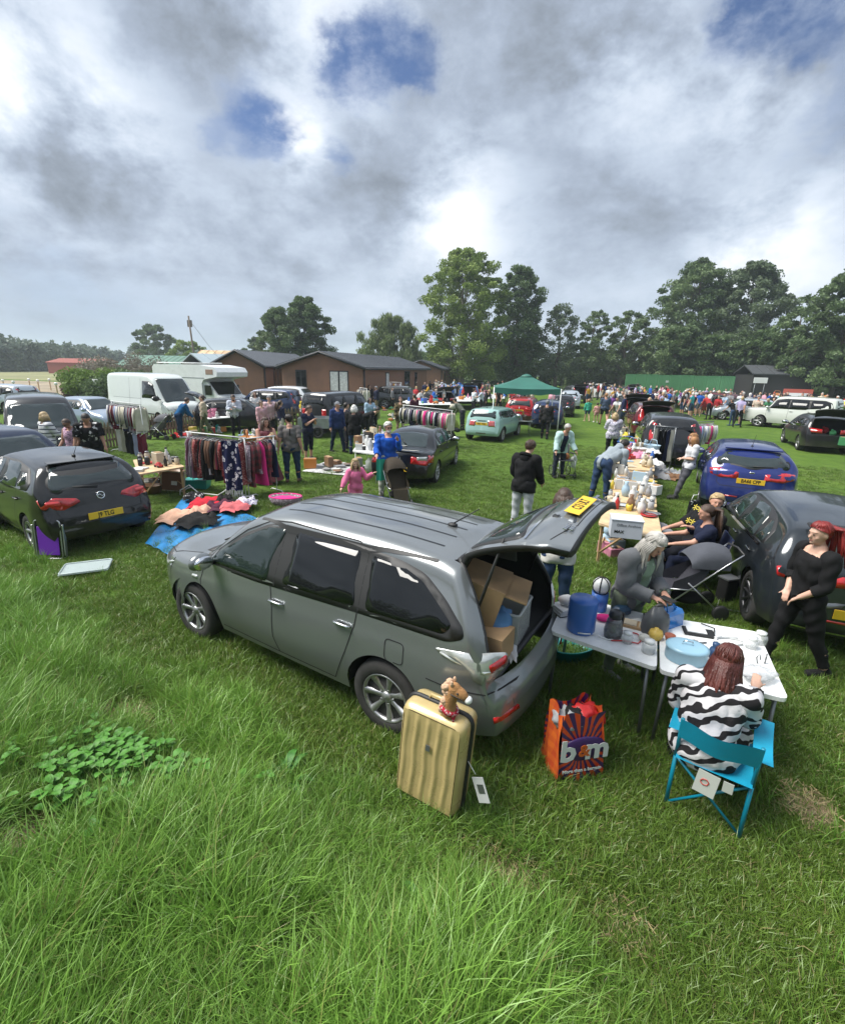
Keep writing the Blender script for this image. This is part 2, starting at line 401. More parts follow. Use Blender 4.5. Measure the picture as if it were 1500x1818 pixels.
# ---------------------------------------------------------------- ground: flat field with the grass bank the photo is taken from
BP = [G(40,1010),G(330,1190),G(720,1480),G(1000,1690),G(1500,1860)]
B0,B1 = BP[0],BP[3]
bdir = (Vector((B1.x-B0.x,B1.y-B0.y))).normalized();bnor = Vector((bdir.y,-bdir.x))
if bnor.dot(Vector((0,0))-Vector((B0.x,B0.y))) < 0: bnor = -bnor
def bank_d(x,y): return (Vector((x,y))-Vector((B0.x,B0.y))).dot(bnor)
def gz(x,y):
 d = bank_d(x,y);z = 0.0
 if d > 0: z = 1.25*(1-math.exp(-(max(0,d-.0)/2.6)**1.6))
 r = math.hypot(x,y)
 if r < 30: z += (0.02*sin(x*1.3+y*.7)+.015*sin(x*2.9-y*1.7)+.012*sin(y*3.7+x*.4))*sstep(-.6,.5,d)
 return z
def grass_mat():
 m = bpy.data.materials.new('field_turf');m.use_nodes = True;nt = m.node_tree;b = nt.nodes['Principled BSDF']
 g = N(nt,'ShaderNodeNewGeometry');p = g.outputs['Position']
 n1 = noise(nt,p,.28,6,.6);n2 = noise(nt,p,2.2,6,.62);n3 = noise(nt,p,22,4,.6)
 c = mixc(nt,mapr(nt,n1.outputs[0],.35,.65),(.082,.155,.020),(.130,.205,.031))
 c = mixc(nt,mapr(nt,n2.outputs[0],.40,.72),c,(.062,.118,.018))
 c = mixc(nt,mapr(nt,n2.outputs[0],.62,.76,0,.55),c,(.165,.150,.060))
 c = mixc(nt,mapr(nt,n3.outputs[0],.3,.7,0,.55),c,(.045,.090,.013))
 L(nt,c,b.inputs['Base Color']);b.inputs['Roughness'].default_value = .9;b.inputs['Specular IOR Level'].default_value = .15
 bp = N(nt,'ShaderNodeBump');bp.inputs['Strength'].default_value = .8;bp.inputs['Distance'].default_value = .05
 L(nt,n3.outputs[0],bp.inputs['Height']);L(nt,bp.outputs[0],b.inputs['Normal'])
 return m
TURF = grass_mat()
xs = np.unique(np.concatenate([-np.geomspace(14,1500,26)[::-1],np.arange(-14,14.01,.35),np.geomspace(14,1500,26)]))
ys = np.unique(np.concatenate([-np.geomspace(4,400,12)[::-1],np.arange(-4,22.01,.35),np.geomspace(22,1800,30)]))
mb = MB().use(TURF)
vs_ = [(x,y,gz(x,y)) for x in xs for y in ys];ny = len(ys)
mb.add(vs_,[(i*ny+j,(i+1)*ny+j,(i+1)*ny+j+1,i*ny+j+1) for i in range(len(xs)-1) for j in range(ny-1)])
mb.build('ground',kind='structure')
# ---- blades: tufts of real blades, instanced over the turf with geometry nodes
def blade_mat(name,ca,cb,tip,dry):
 m = bpy.data.materials.new(name);m.use_nodes = True;nt = m.node_tree;b = nt.nodes['Principled BSDF']
 oi = N(nt,'ShaderNodeObjectInfo');g = N(nt,'ShaderNodeNewGeometry')
 at = N(nt,'ShaderNodeAttribute');at.attribute_name = 'bl'          # x: random per blade, y: height along blade
 s = N(nt,'ShaderNodeSeparateXYZ');L(nt,at.outputs['Vector'],s.inputs[0])
 n1 = noise(nt,g.outputs['Position'],.8,4,.6)
 f = mth(nt,'ADD',mth(nt,'MULTIPLY',s.outputs[0],.45),mth(nt,'MULTIPLY',mapr(nt,n1.outputs[0],.3,.7),.55))
 c = mixc(nt,f,ca,cb)
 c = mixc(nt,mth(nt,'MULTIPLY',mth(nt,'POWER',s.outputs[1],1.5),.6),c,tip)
 c = mixc(nt,mapr(nt,s.outputs[1],0,.4,.55,0),c,(.10,.11,.035))  # duller, darker blade foot: self-shadow among the blades put into the colour
 dr = mapr(nt,s.outputs[0],dry,dry+.02);c = mixc(nt,mth(nt,'MULTIPLY',dr,.85),c,(.30,.25,.11))
 L(nt,c,b.inputs['Base Color']);b.inputs['Roughness'].default_value = .38;b.inputs['Specular IOR Level'].default_value = .5
 tr = N(nt,'ShaderNodeBsdfTranslucent');L(nt,c,tr.inputs[0])
 ms = N(nt,'ShaderNodeMixShader');ms.inputs[0].default_value = .25
 L(nt,b.outputs[0],ms.inputs[1]);L(nt,tr.outputs[0],ms.inputs[2]);L(nt,ms.outputs[0],nt.nodes['Material Output'].inputs[0])
 return m
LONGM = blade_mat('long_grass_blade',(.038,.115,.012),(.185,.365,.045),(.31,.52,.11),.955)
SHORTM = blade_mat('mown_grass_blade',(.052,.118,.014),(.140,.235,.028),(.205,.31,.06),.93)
def tuft(name,m,nb_,R,h0,h1,w,lean,seg=4,seed=1):
 rg = random.Random(seed);V = [];F = [];A = []
 for k in range(nb_):
  a = rg.uniform(0,2*pi);r = R*sqrt(rg.random());x,y = r*cos(a),r*sin(a)
  h = rg.uniform(h0,h1);d = rg.gauss(0,.5)+rg.choice((0,.6));dirx,diry = cos(a+d*2),sin(a+d*2)
  ln = lean*rg.uniform(.2,1.3);ww = w*rg.uniform(.5,1.15);rnd_ = rg.random();tw = rg.uniform(0,pi)
  b = len(V);px_,py_ = -sin(tw),cos(tw)
  for i in range(seg+1):
   t = i/seg;wx = ww*(1-t**1.6)*.5+.0003
   cx_ = x+dirx*h*ln*t*t;cy_ = y+diry*h*ln*t*t;cz = h*(t-.36*ln*t*t*t)-.01
   V += [(cx_-px_*wx,cy_-py_*wx,cz),(cx_+px_*wx,cy_+py_*wx,cz)];A += [(rnd_,t,0)]*2
  F += [(b+2*i,b+2*i+1,b+2*i+3,b+2*i+2) for i in range(seg)]
 me = bpy.data.meshes.new(name);me.from_pydata(V,[],F);me.materials.append(m)
 me.polygons.foreach_set('use_smooth',[True]*len(F))
 at = me.attributes.new('bl','FLOAT_VECTOR','POINT');at.data.foreach_set('vector',np.array(A,'f').ravel())
 return bpy.data.objects.new(name,me)
def scatter(name,label,protos,P,rot,scl,idx):
 """one 'stuff' object: a cloud of points with an instance of a tuft on each"""
 coll = bpy.data.collections.new(name+'_set')
 for o in protos: coll.objects.link(o)
 me = bpy.data.meshes.new(name);me.from_pydata([tuple(p) for p in P],[],[])
 a = me.attributes.new('rot','FLOAT_VECTOR','POINT');a.data.foreach_set('vector',np.array(rot,'f').ravel())
 a = me.attributes.new('scl','FLOAT','POINT');a.data.foreach_set('value',np.array(scl,'f'))
 a = me.attributes.new('idx','INT','POINT');a.data.foreach_set('value',np.array(idx,'i'))
 o = bpy.data.objects.new(name,me);COL.objects.link(o);o['kind'] = 'stuff';o['label'] = label;o['category'] = 'grass'
 ng = bpy.data.node_groups.new(name+'_nodes','GeometryNodeTree')
 ng.interface.new_socket('Geometry',in_out='INPUT',socket_type='NodeSocketGeometry');ng.interface.new_socket('Geometry',in_out='OUTPUT',socket_type='NodeSocketGeometry')
 gi = ng.nodes.new('NodeGroupInput');go = ng.nodes.new('NodeGroupOutput');ip = ng.nodes.new('GeometryNodeInstanceOnPoints')
 ci = ng.nodes.new('GeometryNodeCollectionInfo');ci.inputs[0].default_value = coll;ci.inputs['Separate Children'].default_value = True;ci.inputs['Reset Children'].default_value = True
 def attr(nm,ty):
  n = ng.nodes.new('GeometryNodeInputNamedAttribute');n.data_type = ty;n.inputs[0].default_value = nm;return n.outputs[0]
 ng.links.new(gi.outputs[0],ip.inputs['Points']);ng.links.new(ci.outputs[0],ip.inputs['Instance']);ip.inputs['Pick Instance'].default_value = True
 ng.links.new(attr('idx','INT'),ip.inputs['Instance Index'])
 e2r = ng.nodes.new('FunctionNodeEulerToRotation');ng.links.new(attr('rot','FLOAT_VECTOR'),e2r.inputs[0]);ng.links.new(e2r.outputs[0],ip.inputs['Rotation'])
 ng.links.new(attr('scl','FLOAT'),ip.inputs['Scale']);ng.links.new(ip.outputs[0],go.inputs[0])
 md = o.modifiers.new('tufts','NODES');md.node_group = ng
 return o
NOGRASS = []      # (cx, cy, r) spots kept bare
def in_view(x,y,z,mg=80):
 v = CAMR.transposed() @ Vector((x,y,z-CAMH))
 if v.z > -.15: return False
 px,py = PW/2+v.x/-v.z*PF,PH/2-v.y/-v.z*PF
 return -mg < px < PW+mg and -mg < py < PH+mg*2.5
BARE = [(G(230,1285),.30),(G(300,1312),.24),(G(875,1545),.20),(G(925,1580),.17),(G(800,1505),.10),(G(1437,1437),.17),(G(95,1590),.26),(G(1110,1655),.13),(G(540,1770),.20),(G(20,1250),.2)]
def bare(x,y):
 for p,r in BARE:
  dx,dy = x-p.x,y-p.y
  if dx*dx+dy*dy < r*r*(.6+.5*sin(7*atan2(dy,dx))**2): return True
 return False
rg = np.random.RandomState(3)
def px_in(x,y,z):
 a,b = PX((x,y,z));return ((a-225)/135)**2+((b-1385)/72)**2 < 1 or ((a-510)/50)**2+((b-1400)/40)**2 < 1
# long grass on the bank and its ragged foot
prot = [tuft('long_tuft',LONGM,22,.10,.17,.42,.0125,.75,seed=i) for i in range(5)] + \
       [tuft('long_tuft_tall',LONGM,22,.07,.30,.56,.0135,.60,seed=20+i) for i in range(2)] + \
       [tuft('long_tuft_low',LONGM,24,.11,.09,.22,.0115,.9,seed=30+i) for i in range(2)]
P,Rr,S,I = [],[],[],[]
def n2(x,y): return sin(x*1.9+1.3*sin(y*1.1))*.5+sin(y*2.7+1.7*sin(x*1.3+2))*.5
for _ in range(60000):
 r = .55+9.5*rg.rand()**.85;a = rg.uniform(-1.0,1.05);x,y = r*sin(a),r*cos(a)
 d = bank_d(x,y)+.35*n2(x,y)
 if d < -.15 and rg.rand() > .03: continue
 if 0 <= d < .5 and rg.rand() > .35+d*1.3: continue
 z = gz(x,y)
 if (CAMH-z) < .4 or not in_view(x,y,z): continue
 if bare(x,y) and rg.rand() > .05: continue
 if rg.rand() > min(.85,(.58 if r < 8 else .35)+2.2/(r*r)*3) or (px_in(x,y,z) and rg.rand() > .55): continue
 sc = rg.uniform(.6,1.15)*(.60+.40*sstep(-.2,.8,d))*(.8+.28*n2(x*1.7,y*1.7))
 P.append((x,y,z));Rr.append((rg.normal(0,.12)+.10,rg.normal(0,.12),rg.uniform(0,2*pi)));S.append(sc);I.append(rg.choice(9,p=[.16,.16,.16,.12,.12,.06,.05,.09,.08]))
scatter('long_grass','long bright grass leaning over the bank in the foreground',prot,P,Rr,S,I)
print('long',len(P))
prot = [tuft('short_tuft',SHORTM,34,.15,.035,.085,.0068,.8,seg=2,seed=50+i) for i in range(5)]+[tuft('short_tuft_dense',SHORTM,46,.13,.05,.13,.0075,.7,seg=3,seed=60+i) for i in range(2)]
P,Rr,S,I = [],[],[],[]
for _ in range(90000):
 r = 1.2+20*rg.rand()**1.0;a = rg.uniform(-.95,.95);x,y = r*sin(a),r*cos(a);d = bank_d(x,y)
 z = gz(x,y)
 if not in_view(x,y,z,30) or bare(x,y) and rg.rand() > .15: continue
 if r > 6 and rg.rand() > .9*(6/r)**.3: continue
 w = n2(x*.8,y*.8)
 P.append((x,y,z));Rr.append((rg.normal(0,.08),rg.normal(0,.08),rg.uniform(0,2*pi)));S.append(rg.uniform(.6,1.1)*(1+.30*w)*(1.25 if r < 8 else 1.0)*(1.0 if r < 12 else .8));I.append(rg.choice(7,p=[.17]*5+[.075]*2))
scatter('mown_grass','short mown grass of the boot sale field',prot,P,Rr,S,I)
print('short',len(P))
# bare earth patches
SOIL = mat('dry_soil_and_thatch',(.20,.145,.085),rough=.95,var=.35,vscale=14,bump=.8,bscale=40)
mb = MB().use(SOIL)
for p,r in BARE:
 pts = [(p.x+r*1.15*(1+.25*sin(3*t*2*pi/16+p.x*9)+.15*sin(5*t*2*pi/16))*cos(t*2*pi/16),p.y+r*1.0*(1+.25*sin(2*t*2*pi/16+p.y*7))*sin(t*2*pi/16)) for t in range(16)]
 ring = [(x,y,gz(x,y)+.006) for x,y in pts];mb.add([(p.x,p.y,gz(p.x,p.y)+.012)]+ring,[(0,i+1,(i+1) % 16+1) for i in range(16)])
mb.build('bare_soil',kind='structure')
STRAW = mat('dry_straw',(.34,.27,.14),rough=.8)
mb = MB().use(STRAW)
for p,r in BARE:
 for _ in range(int(160*r/.2)):
  a = rg.uniform(0,2*pi);q = r*1.3*sqrt(rg.rand());x,y = p.x+q*cos(a),p.y+q*sin(a);b = rg.uniform(0,pi);l = rg.uniform(.03,.09);z = gz(x,y)+.02+rg.rand()*.02
  dx,dy = cos(b)*l/2,sin(b)*l/2;nx,ny_ = -sin(b)*.0018,cos(b)*.0018
  mb.add([(x-dx-nx,y-dy-ny_,z),(x-dx+nx,y-dy+ny_,z),(x+dx+nx,y+dy+ny_,z+rg.rand()*.03),(x+dx-nx,y+dy-ny_,z+.01)],[(0,1,2,3)],False)
mb.build('dry_thatch',kind='stuff',label='dry dead grass lying on the bare patches',cat='thatch')
# ---------------------------------------------------------------- cars
def pchip(pts,x):
 """monotone smooth curve through (x, z) points, x increasing"""
 xs_ = [p[0] for p in pts];ys_ = [p[1] for p in pts];n = len(pts)
 if x <= xs_[0]: return ys_[0]
 if x >= xs_[-1]: return ys_[-1]
 h = [xs_[i+1]-xs_[i] for i in range(n-1)];d = [(ys_[i+1]-ys_[i])/h[i] for i in range(n-1)]
 m = [d[0]]+[0 if d[i-1]*d[i] <= 0 else 2*d[i-1]*d[i]/(d[i-1]+d[i]) for i in range(1,n-1)]+[d[-1]]
 i = max(k for k in range(n-1) if xs_[k] <= x);t = (x-xs_[i])/h[i]
 return (2*t**3-3*t*t+1)*ys_[i]+(t**3-2*t*t+t)*h[i]*m[i]+(-2*t**3+3*t*t)*ys_[i+1]+(t**3-t*t)*h[i]*m[i+1]
def rnd_poly(poly,r,k=4):
 out = [];n = len(poly)
 for i in range(n):
  a,b,c = Vector(poly[i-1]),Vector(poly[i]),Vector(poly[(i+1) % n])
  u = (a-b);v = (c-b);q = min(r,u.length*.45,v.length*.45)
  p0 = b+u.normalized()*q;p1 = b+v.normalized()*q
  for j in range(k+1):
   t = j/k;out.append(tuple(p0*(1-t)**2+b*2*t*(1-t)+p1*t*t))
 return out
def offset_poly(poly,d):
 n = len(poly);P = [Vector(p) for p in poly]
 ar = sum(P[i-1].x*P[i].y-P[i].x*P[i-1].y for i in range(n));sg = 1 if ar > 0 else -1;out = []
 for i in range(n):
  t = (P[(i+1) % n]-P[i-1]);t = t.normalized() if t.length > 1e-9 else Vector((1,0))
  out.append(tuple(P[i]+Vector((t.y,-t.x))*d*sg))
 return out
def inside(poly,x,y):
 c = False;n = len(poly);j = n-1
 for i in range(n):
  xi,yi = poly[i][:2];xj,yj = poly[j][:2]
  if (yi > y) != (yj > y) and x < (xj-xi)*(y-yi)/(yj-yi)+xi: c = not c
  j = i
 return c
class Car:
 def __init__(s,name,label,cat,group,p,col):
  s.p = p;s.col = col;s.name = name;s.label = label;s.cat = cat;s.group = group
  s.items = []          # (name, mesh/obj, parent key, matrix)
  s.profile();s.bodymesh()
 def profile(s):
  p = s.p
  s.x0,s.x1 = p['x0'],p['x1'];s.prof = p['prof']
 def ztop(s,x): return pchip(s.prof,x)
 def belt(s,x): return pchip(s.p['belt'],x)
 def arch(s,x):
  p = s.p;z = p['sill']+ (p.get('rise',.05))*(max(0,(x-s.p['wb']/2-.3))+max(0,-s.p['wb']/2-.3-x))*2
  for xc in (p['wb']/2,-p['wb']/2):
   d = abs(x-xc);R = p['ra']
   if d < R: z = max(z,p['rw']+sqrt(max(0,R*R-d*d))*p.get('asq',1.0))
  return z
 def W(s,x,z):
  p = s.p;w = p['w']/2;zb = s.belt(x)
  ef,er = p.get('ef',.75),p.get('er',.55)
  k = 1.0
  df = s.x1-x;dr = x-s.x0
  if df < ef: t = 1-df/ef;k *= 1-p.get('kf',.22)*t**2.6
  if dr < er: t = 1-dr/er;k *= 1-p.get('kr',.14)*t**2.6
  lo = p['sill']
  if z <= zb:
   t = (z-lo)/(zb-lo);t = max(0,min(1,t))
   v = .935+.065*sin(min(1,t/.42)*pi/2) if t < .42 else 1-p.get('th',.045)*((t-.42)/.58)**2
   # shoulder crease: a soft ledge
   cr = p.get('crease',.72);v += -.010*(1/(1+math.exp(-(t-cr)*45)))*(1 if t < .97 else .9)
   return w*k*v
  wb_ = s.W(x,zb-1e-6);t = (z-zb)/max(.05,p['h']-zb);return wb_-(p['w']/2-p['wr']/2)*(t**1.15)
 def bodymesh(s):
  p = s.p;ns,nt_,ntop = p.get('ns',96),22,12
  X = []
  for i in range(ns+1):
   t = i/ns;t2 = .5-.5*cos(pi*t);X.append(s.x0+(s.x1-s.x0)*(.55*t+.45*t2))
  for xc in (p['wb']/2,-p['wb']/2): X += [xc+p['ra'],xc-p['ra'],xc+p['ra']*.985,xc-p['ra']*.985,xc+p['ra']*.93,xc-p['ra']*.93]
  X = sorted(X);X = [x for i,x in enumerate(X) if i == 0 or x-X[i-1] > .004];s.X = X
  rc = p.get('rc',.12);bf,br = p.get('bowf',.22),p.get('bowr',.12);s.V = [];s.F = []
  def section(x):
   zt = s.ztop(x);zb0 = s.arch(x);R = min(rc,(zt-zb0)*.4);crown = p.get('crown',.05)
   pts = [];ze = zt-R-crown*.7
   we = s.W(x,ze)
   for j in range(nt_+1):
    z = zb0+(ze-zb0)*(j/nt_)**.9;pts.append((s.W(x,z),z))
   for j in range(1,6):
    a = j/5*pi/2;pts.append((we-R*1.35*(1-cos(a)),ze+R*sin(a)))
   wl,zl = pts[-1]
   for j in range(1,ntop+1):
    t = j/ntop;y = wl*(1-t);pts.append((y,zl+(zt-zl)*(1-(1-t)**2)))
   return pts
  def warp(x,y,z):
   w = p['w']/2;q = min(1,abs(y)/w)
   ff = sstep(s.p.get('cowl',.4)-.3,s.x1,x);fr = sstep(s.p.get('rearw',-1.0)+.3,s.x0,x) if False else (sstep(0,1,(s.p.get('rearw',-1.1)-x)/(s.p.get('rearw',-1.1)-s.x0)))
   xx = x-bf*q**2.5*ff+br*q**2.5*fr
   if 'rprof' in p: xx += pchip(p['rprof'],z)*sstep(0,1,(s.x0+.5-x)/.5)
   if 'fprof' in p: xx -= pchip(p['fprof'],z)*sstep(0,1,(x-s.x1+.5)/.5)
   return Vector((xx,y,z))
  s.warp = warp
  rows = [section(x) for x in X];K = len(rows[0]);s.K = K
  for i,x in enumerate(X):
   for (y,z) in rows[i]: s.V.append(warp(x,y,z))
   for (y,z) in rows[i][:-1][::-1]: s.V.append(warp(x,-y,z))
  M_ = 2*K-1
  for i in range(len(X)-1):
   for j in range(M_-1): s.F.append((i*M_+j,i*M_+j+1,(i+1)*M_+j+1,(i+1)*M_+j))
  # caps front and rear
  for i,flip in ((0,False),(len(X)-1,True)):
   pts = [s.V[i*M_+j] for j in range(M_)];nc = 10
   for j in range(K-1-1):
    a,b,c,d = i*M_+j,i*M_+j+1,i*M_+(M_-1-j-1),i*M_+(M_-1-j)
    idx = [[a],[b]]
    for r_,(u,v) in enumerate(((a,d),(b,c))):
     pu,pv = s.V[u],s.V[v]
     key = (i,j+r_)
     if not hasattr(s,'cc'): s.cc = {}
     if key not in s.cc:
      l = []
      xb = X[i]
      for q in range(1,nc):
       t = q/nc;y = pu.y+(pv.y-pu.y)*t;z = pu.z;l.append(len(s.V));s.V.append(warp(xb,y,z))
      s.cc[key] = l
     idx[r_] = [u]+s.cc[key]+[v]
    for q in range(nc):
     f = (idx[0][q],idx[0][q+1],idx[1][q+1],idx[1][q]);s.F.append(f if not flip else f[::-1])
  s.M_ = M_
  s.bvh = BVHTree.FromPolygons(s.V,s.F)
 def hit(s,o,d):
  r = s.bvh.ray_cast(Vector(o),Vector(d))
  return (r[0],r[1]) if r[0] is not None else (None,None)
 # projection frames: 2D -> ray
 def cast(s,view,a,b):
  if view == 'L': o,d = (a,4,b),(0,-1,0)
  elif view == 'R': o,d = (a,-4,b),(0,1,0)
  elif view == 'B': o,d = (-8,a,b),(1,0,0)
  elif view == 'F': o,d = (8,a,b),(-1,0,0)
  elif view == 'T': o,d = (a,b,4),(0,0,-1)
  else:       # ('D', azimuth): a runs sideways, b up
   az = view[1];dv = Vector((cos(az),sin(az),0));sd = Vector((-sin(az),cos(az),0));o = -dv*6+sd*a+Vector((0,0,b));d = dv
  h,n = s.hit(o,d)
  if h is None: return None,None
  d = Vector(d)
  if n.dot(d) > 0: n = -n
  return h,n
 def panel(s,view,poly,off=.004,step=.07,hole=None,th=.012):
  """(verts, faces) of a piece whose outline is given in a projection view and which lies on the body, off proud, th thick at its rim"""
  pts = [Vector(q[:2]) for q in poly];n = len(pts);edges = [(i,(i+1) % n) for i in range(n)]
  nh = 0
  if hole:
   base = len(pts);pts += [Vector(q[:2]) for q in hole];nh = len(hole);edges += [(base+i,base+(i+1) % nh) for i in range(nh)]
  xs_ = [q[0] for q in poly];ys_ = [q[1] for q in poly];inn = offset_poly(poly,-step*.35)
  x = min(xs_)+step/2
  while x < max(xs_):
   y = min(ys_)+step/2
   while y < max(ys_):
    if inside(inn,x,y) and not (hole and inside(offset_poly(hole,step*.3),x,y)): pts.append(Vector((x,y)))
    y += step
   x += step
  vo,ed,fo,ov,oe,of = delaunay_2d_cdt(pts,edges,[],1,1e-6)
  faces = [tuple(f) for f in fo]
  if hole: faces = [f for f in faces if not inside(hole,sum(vo[i].x for i in f)/3,sum(vo[i].y for i in f)/3)]
  V = [];ok = []
  for v in vo:
   h,nn = s.cast(view,v.x,v.y)
   if h is None: V.append(Vector((0,0,0)));ok.append(False)
   else: V.append(h+nn*off);ok.append(True)
  faces = [f for f in faces if all(ok[i] for i in f)]
  # orient outward
  out = []
  for f in faces:
   a,b,c = (V[i] for i in f);nn = (b-a).cross(c-a);h,m = s.cast(view,vo[f[0]].x,vo[f[0]].y)
   out.append(f if nn.dot(m) > 0 else f[::-1])
  faces = out
  # rim
  cnt = {}
  for f in faces:
   for k in range(3):
    e = (f[k],f[(k+1) % 3]);cnt[e] = 1
  rim = [e for e in cnt if (e[1],e[0]) not in cnt];mp = {}
  for a,b in rim:
   for q in (a,b):
    if q not in mp:
     h,nn = s.cast(view,vo[q].x,vo[q].y);mp[q] = len(V);V.append(V[q]-nn*(off+th))
  faces += [(a,mp[a],mp[b],b) for a,b in rim]
  return V,faces
 def add(s,name,m,view,poly,parent='',off=.004,step=.08,hole=None,both=False,smooth=True,th=.012,label=None):
  for v,sg in ((view,1),('R',1)) if both else ((view,1),):
   V,F = s.panel(v,poly,off,step,hole,th)
   s.items.append((name,(V,F,m,smooth),parent,label))
 def strip(s,name,m,view,line,w=.008,off=.003,parent='',both=False,closed=False):
  for v in ((view,'R') if both else (view,)):
   P = [Vector(q) for q in line]
   if closed: P = P+[P[0]]
   D = []
   for i in range(len(P)-1):
    k = max(1,int((P[i+1]-P[i]).length/.05))
    for j in range(k): D.append(P[i].lerp(P[i+1],j/k))
   D.append(P[-1]);V = [];F = [];n = len(D)
   for i,q in enumerate(D):
    t = D[min(n-1,i+1)]-D[max(0,i-1)]
    if t.length < 1e-9: t = Vector((1,0))
    t.normalize();nn = Vector((-t.y,t.x))*w/2
    for sgn in (-1,1):
     h,nr = s.cast(v,q.x+nn.x*sgn,q.y+nn.y*sgn)
     V.append(h+nr*off if h is not None else None)
   for i in range(n-1):
    q = (2*i,2*i+1,2*i+3,2*i+2)
    if all(V[j] is not None for j in q): F.append(q)
   V = [q if q is not None else Vector((0,0,.5)) for q in V]
   if F: s.items.append((name,(V,F,m,True),parent,None))
 def seams(s,lines,view='L',both=True,w=.009):
  """one part with all the panel gaps of a side"""
  for v in ((view,'R') if both else (view,)):
   k0 = len(s.items)
   for ln in lines: s.strip('panel_gap',BLACKIN,v,ln,w=w)
   its = s.items[k0:];del s.items[k0:]
   V = [];F = []
   for _,(a,f,m,sm),_,_ in its:
    b = len(V);V += a;F += [tuple(i+b for i in q) for q in f]
   if F: s.items.append(('panel_gap',(V,F,BLACKIN,True),'',None))
 def part(s,name,mb,parent='',label=None): s.items.append((name,mb,parent,label))
 def finish(s,loc,rz,opengate=None,interior=True,wheels=True,bodylabel=None):
  p = s.p;root = thing(s.name,s.label,s.cat,loc,rz,s.group);s.root = root
  F = s.F;mats = [s.col,BLACKPL];gate = None;K = s.K
  if opengate:
   me = bpy.data.meshes.new('cut');me.from_pydata([tuple(v) for v in s.V],[],F);bm = bmesh.new();bm.from_mesh(me);pl = opengate['poly']
   for i in range(len(pl)):
    a,b = Vector((0,*pl[i-1])),Vector((0,*pl[i]));d = b-a;n = Vector((0,-d.z,d.y)).normalized();lo,hi = min(a.z,b.z)-.12,max(a.z,b.z)+.12;yl,yh = min(a.y,b.y)-.12,max(a.y,b.y)+.12
    fs = [f for f in bm.faces if (lambda c: c.x < opengate['xmax']+.15 and lo < c.z < hi and yl < c.y < yh)(f.calc_center_median())]
    bmesh.ops.bisect_plane(bm,geom=fs+list({e for f in fs for e in f.edges})+list({v for f in fs for v in f.verts}),plane_co=a,plane_no=n,dist=1e-5)
   bm.to_mesh(me);bm.free();s.V = [v.co.copy() for v in me.vertices];F = s.F = [tuple(p.vertices) for p in me.polygons];bpy.data.meshes.remove(me)
  mi = []
  for f in F:
   c = sum((s.V[i] for i in f),Vector())/len(f)
   low = c.z < p.get('clad',.0) + (0 if 'cladarch' not in p else 0)
   for xc in (p['wb']/2,-p['wb']/2):
    if 'cladarch' in p and math.hypot(c.x-xc,c.z-p['rw']) < p['ra']+p['cladarch'] and c.z < p['rw']+p['ra']+.1: low = True
   mi.append(1 if low else 0)
  body = list(range(len(F)))
  if opengate:
   poly,xmax = opengate['poly'],opengate['xmax']
   g = [i for i in body if (lambda c: c.x < xmax and inside(poly,c.y,c.z))(sum((s.V[j] for j in F[i]),Vector())/len(F[i]))]
   gs = set(g);body = [i for i in body if i not in gs];s.gate_faces = g
  def mk(name,faces,parent):
   used = {};V = [];FF = [];MI = []
   for i in faces:
    q = []
    for j in F[i]:
     if j not in used: used[j] = len(V);V.append(s.V[j])
     q.append(used[j])
    FF.append(q);MI.append(mi[i])
   me = bpy.data.meshes.new(name);me.from_pydata(V,[],FF)
   for m in mats: me.materials.append(m)
   me.polygons.foreach_set('material_index',MI);me.polygons.foreach_set('use_smooth',[True]*len(FF));me.update()
   bm = bmesh.new();bm.from_mesh(me);bmesh.ops.recalc_face_normals(bm,faces=bm.faces)
   bm.faces.ensure_lookup_table()
   # make sure they look outward
   tot = sum((f.normal.dot(f.calc_center_median()-Vector((0,0,.6))) for f in bm.faces))
   if tot < 0: bmesh.ops.reverse_faces(bm,faces=bm.faces)
   bm.to_mesh(me);bm.free()
   return put(bpy.data.objects.new(name,me),parent)
  b = mk('body',body,root);s.objs = {'': root,'body': b}
  if bodylabel: b['label'] = bodylabel
  # underside and wheel wells
  mb = MB().use(BLACKIN);z = p['sill']+.03
  mb.box((0,0,z+.06),(s.x1-s.x0-1.1,p['w']*.80,.10))
  for xc in (p['wb']/2,-p['wb']/2):
   for sg in (-1,1):
    R = p['ra']*.99;n = 14;V = [];
    for j in range(n+1):
     a = pi*j/n
     x = xc+R*cos(a);zz_ = p['rw']+R*sin(a)*p.get('asq',1.0);w_ = s.W(x,zz_)
     V += [(x,sg*(w_-.012),zz_),(x,sg*(w_-.34),zz_)]
    q = [(2*j,2*j+1,2*j+3,2*j+2) for j in range(n)];b0 = V
    mb.add(V,q);k = [2*j+1 for j in range(n+1)];mb.add(V,[tuple(k)],False)
  mb.build('underbody',root)
  if opengate:
   mb = MB().use(s.col);hx,hz = opengate['hinge'];T = Matrix.Translation((hx,0,hz)) @ Matrix.Rotation(opengate['ang'],4,'Y') @ Matrix.Translation((-hx,0,-hz))
   gt = mk('tailgate',s.gate_faces,root);gt.data.transform(T)
   # inner skin gives it thickness
   bm = bmesh.new();bm.from_mesh(gt.data);bmesh.ops.solidify(bm,geom=bm.faces[:],thickness=.055)
   bm.to_mesh(gt.data);bm.free()
   gt.data.materials.append(BLACKPL)
   nrm = len(s.gate_faces)
   for i,pl in enumerate(gt.data.polygons):
    if i >= nrm: pl.material_index = 1
   s.objs['tailgate'] = gt;s.gateT = T
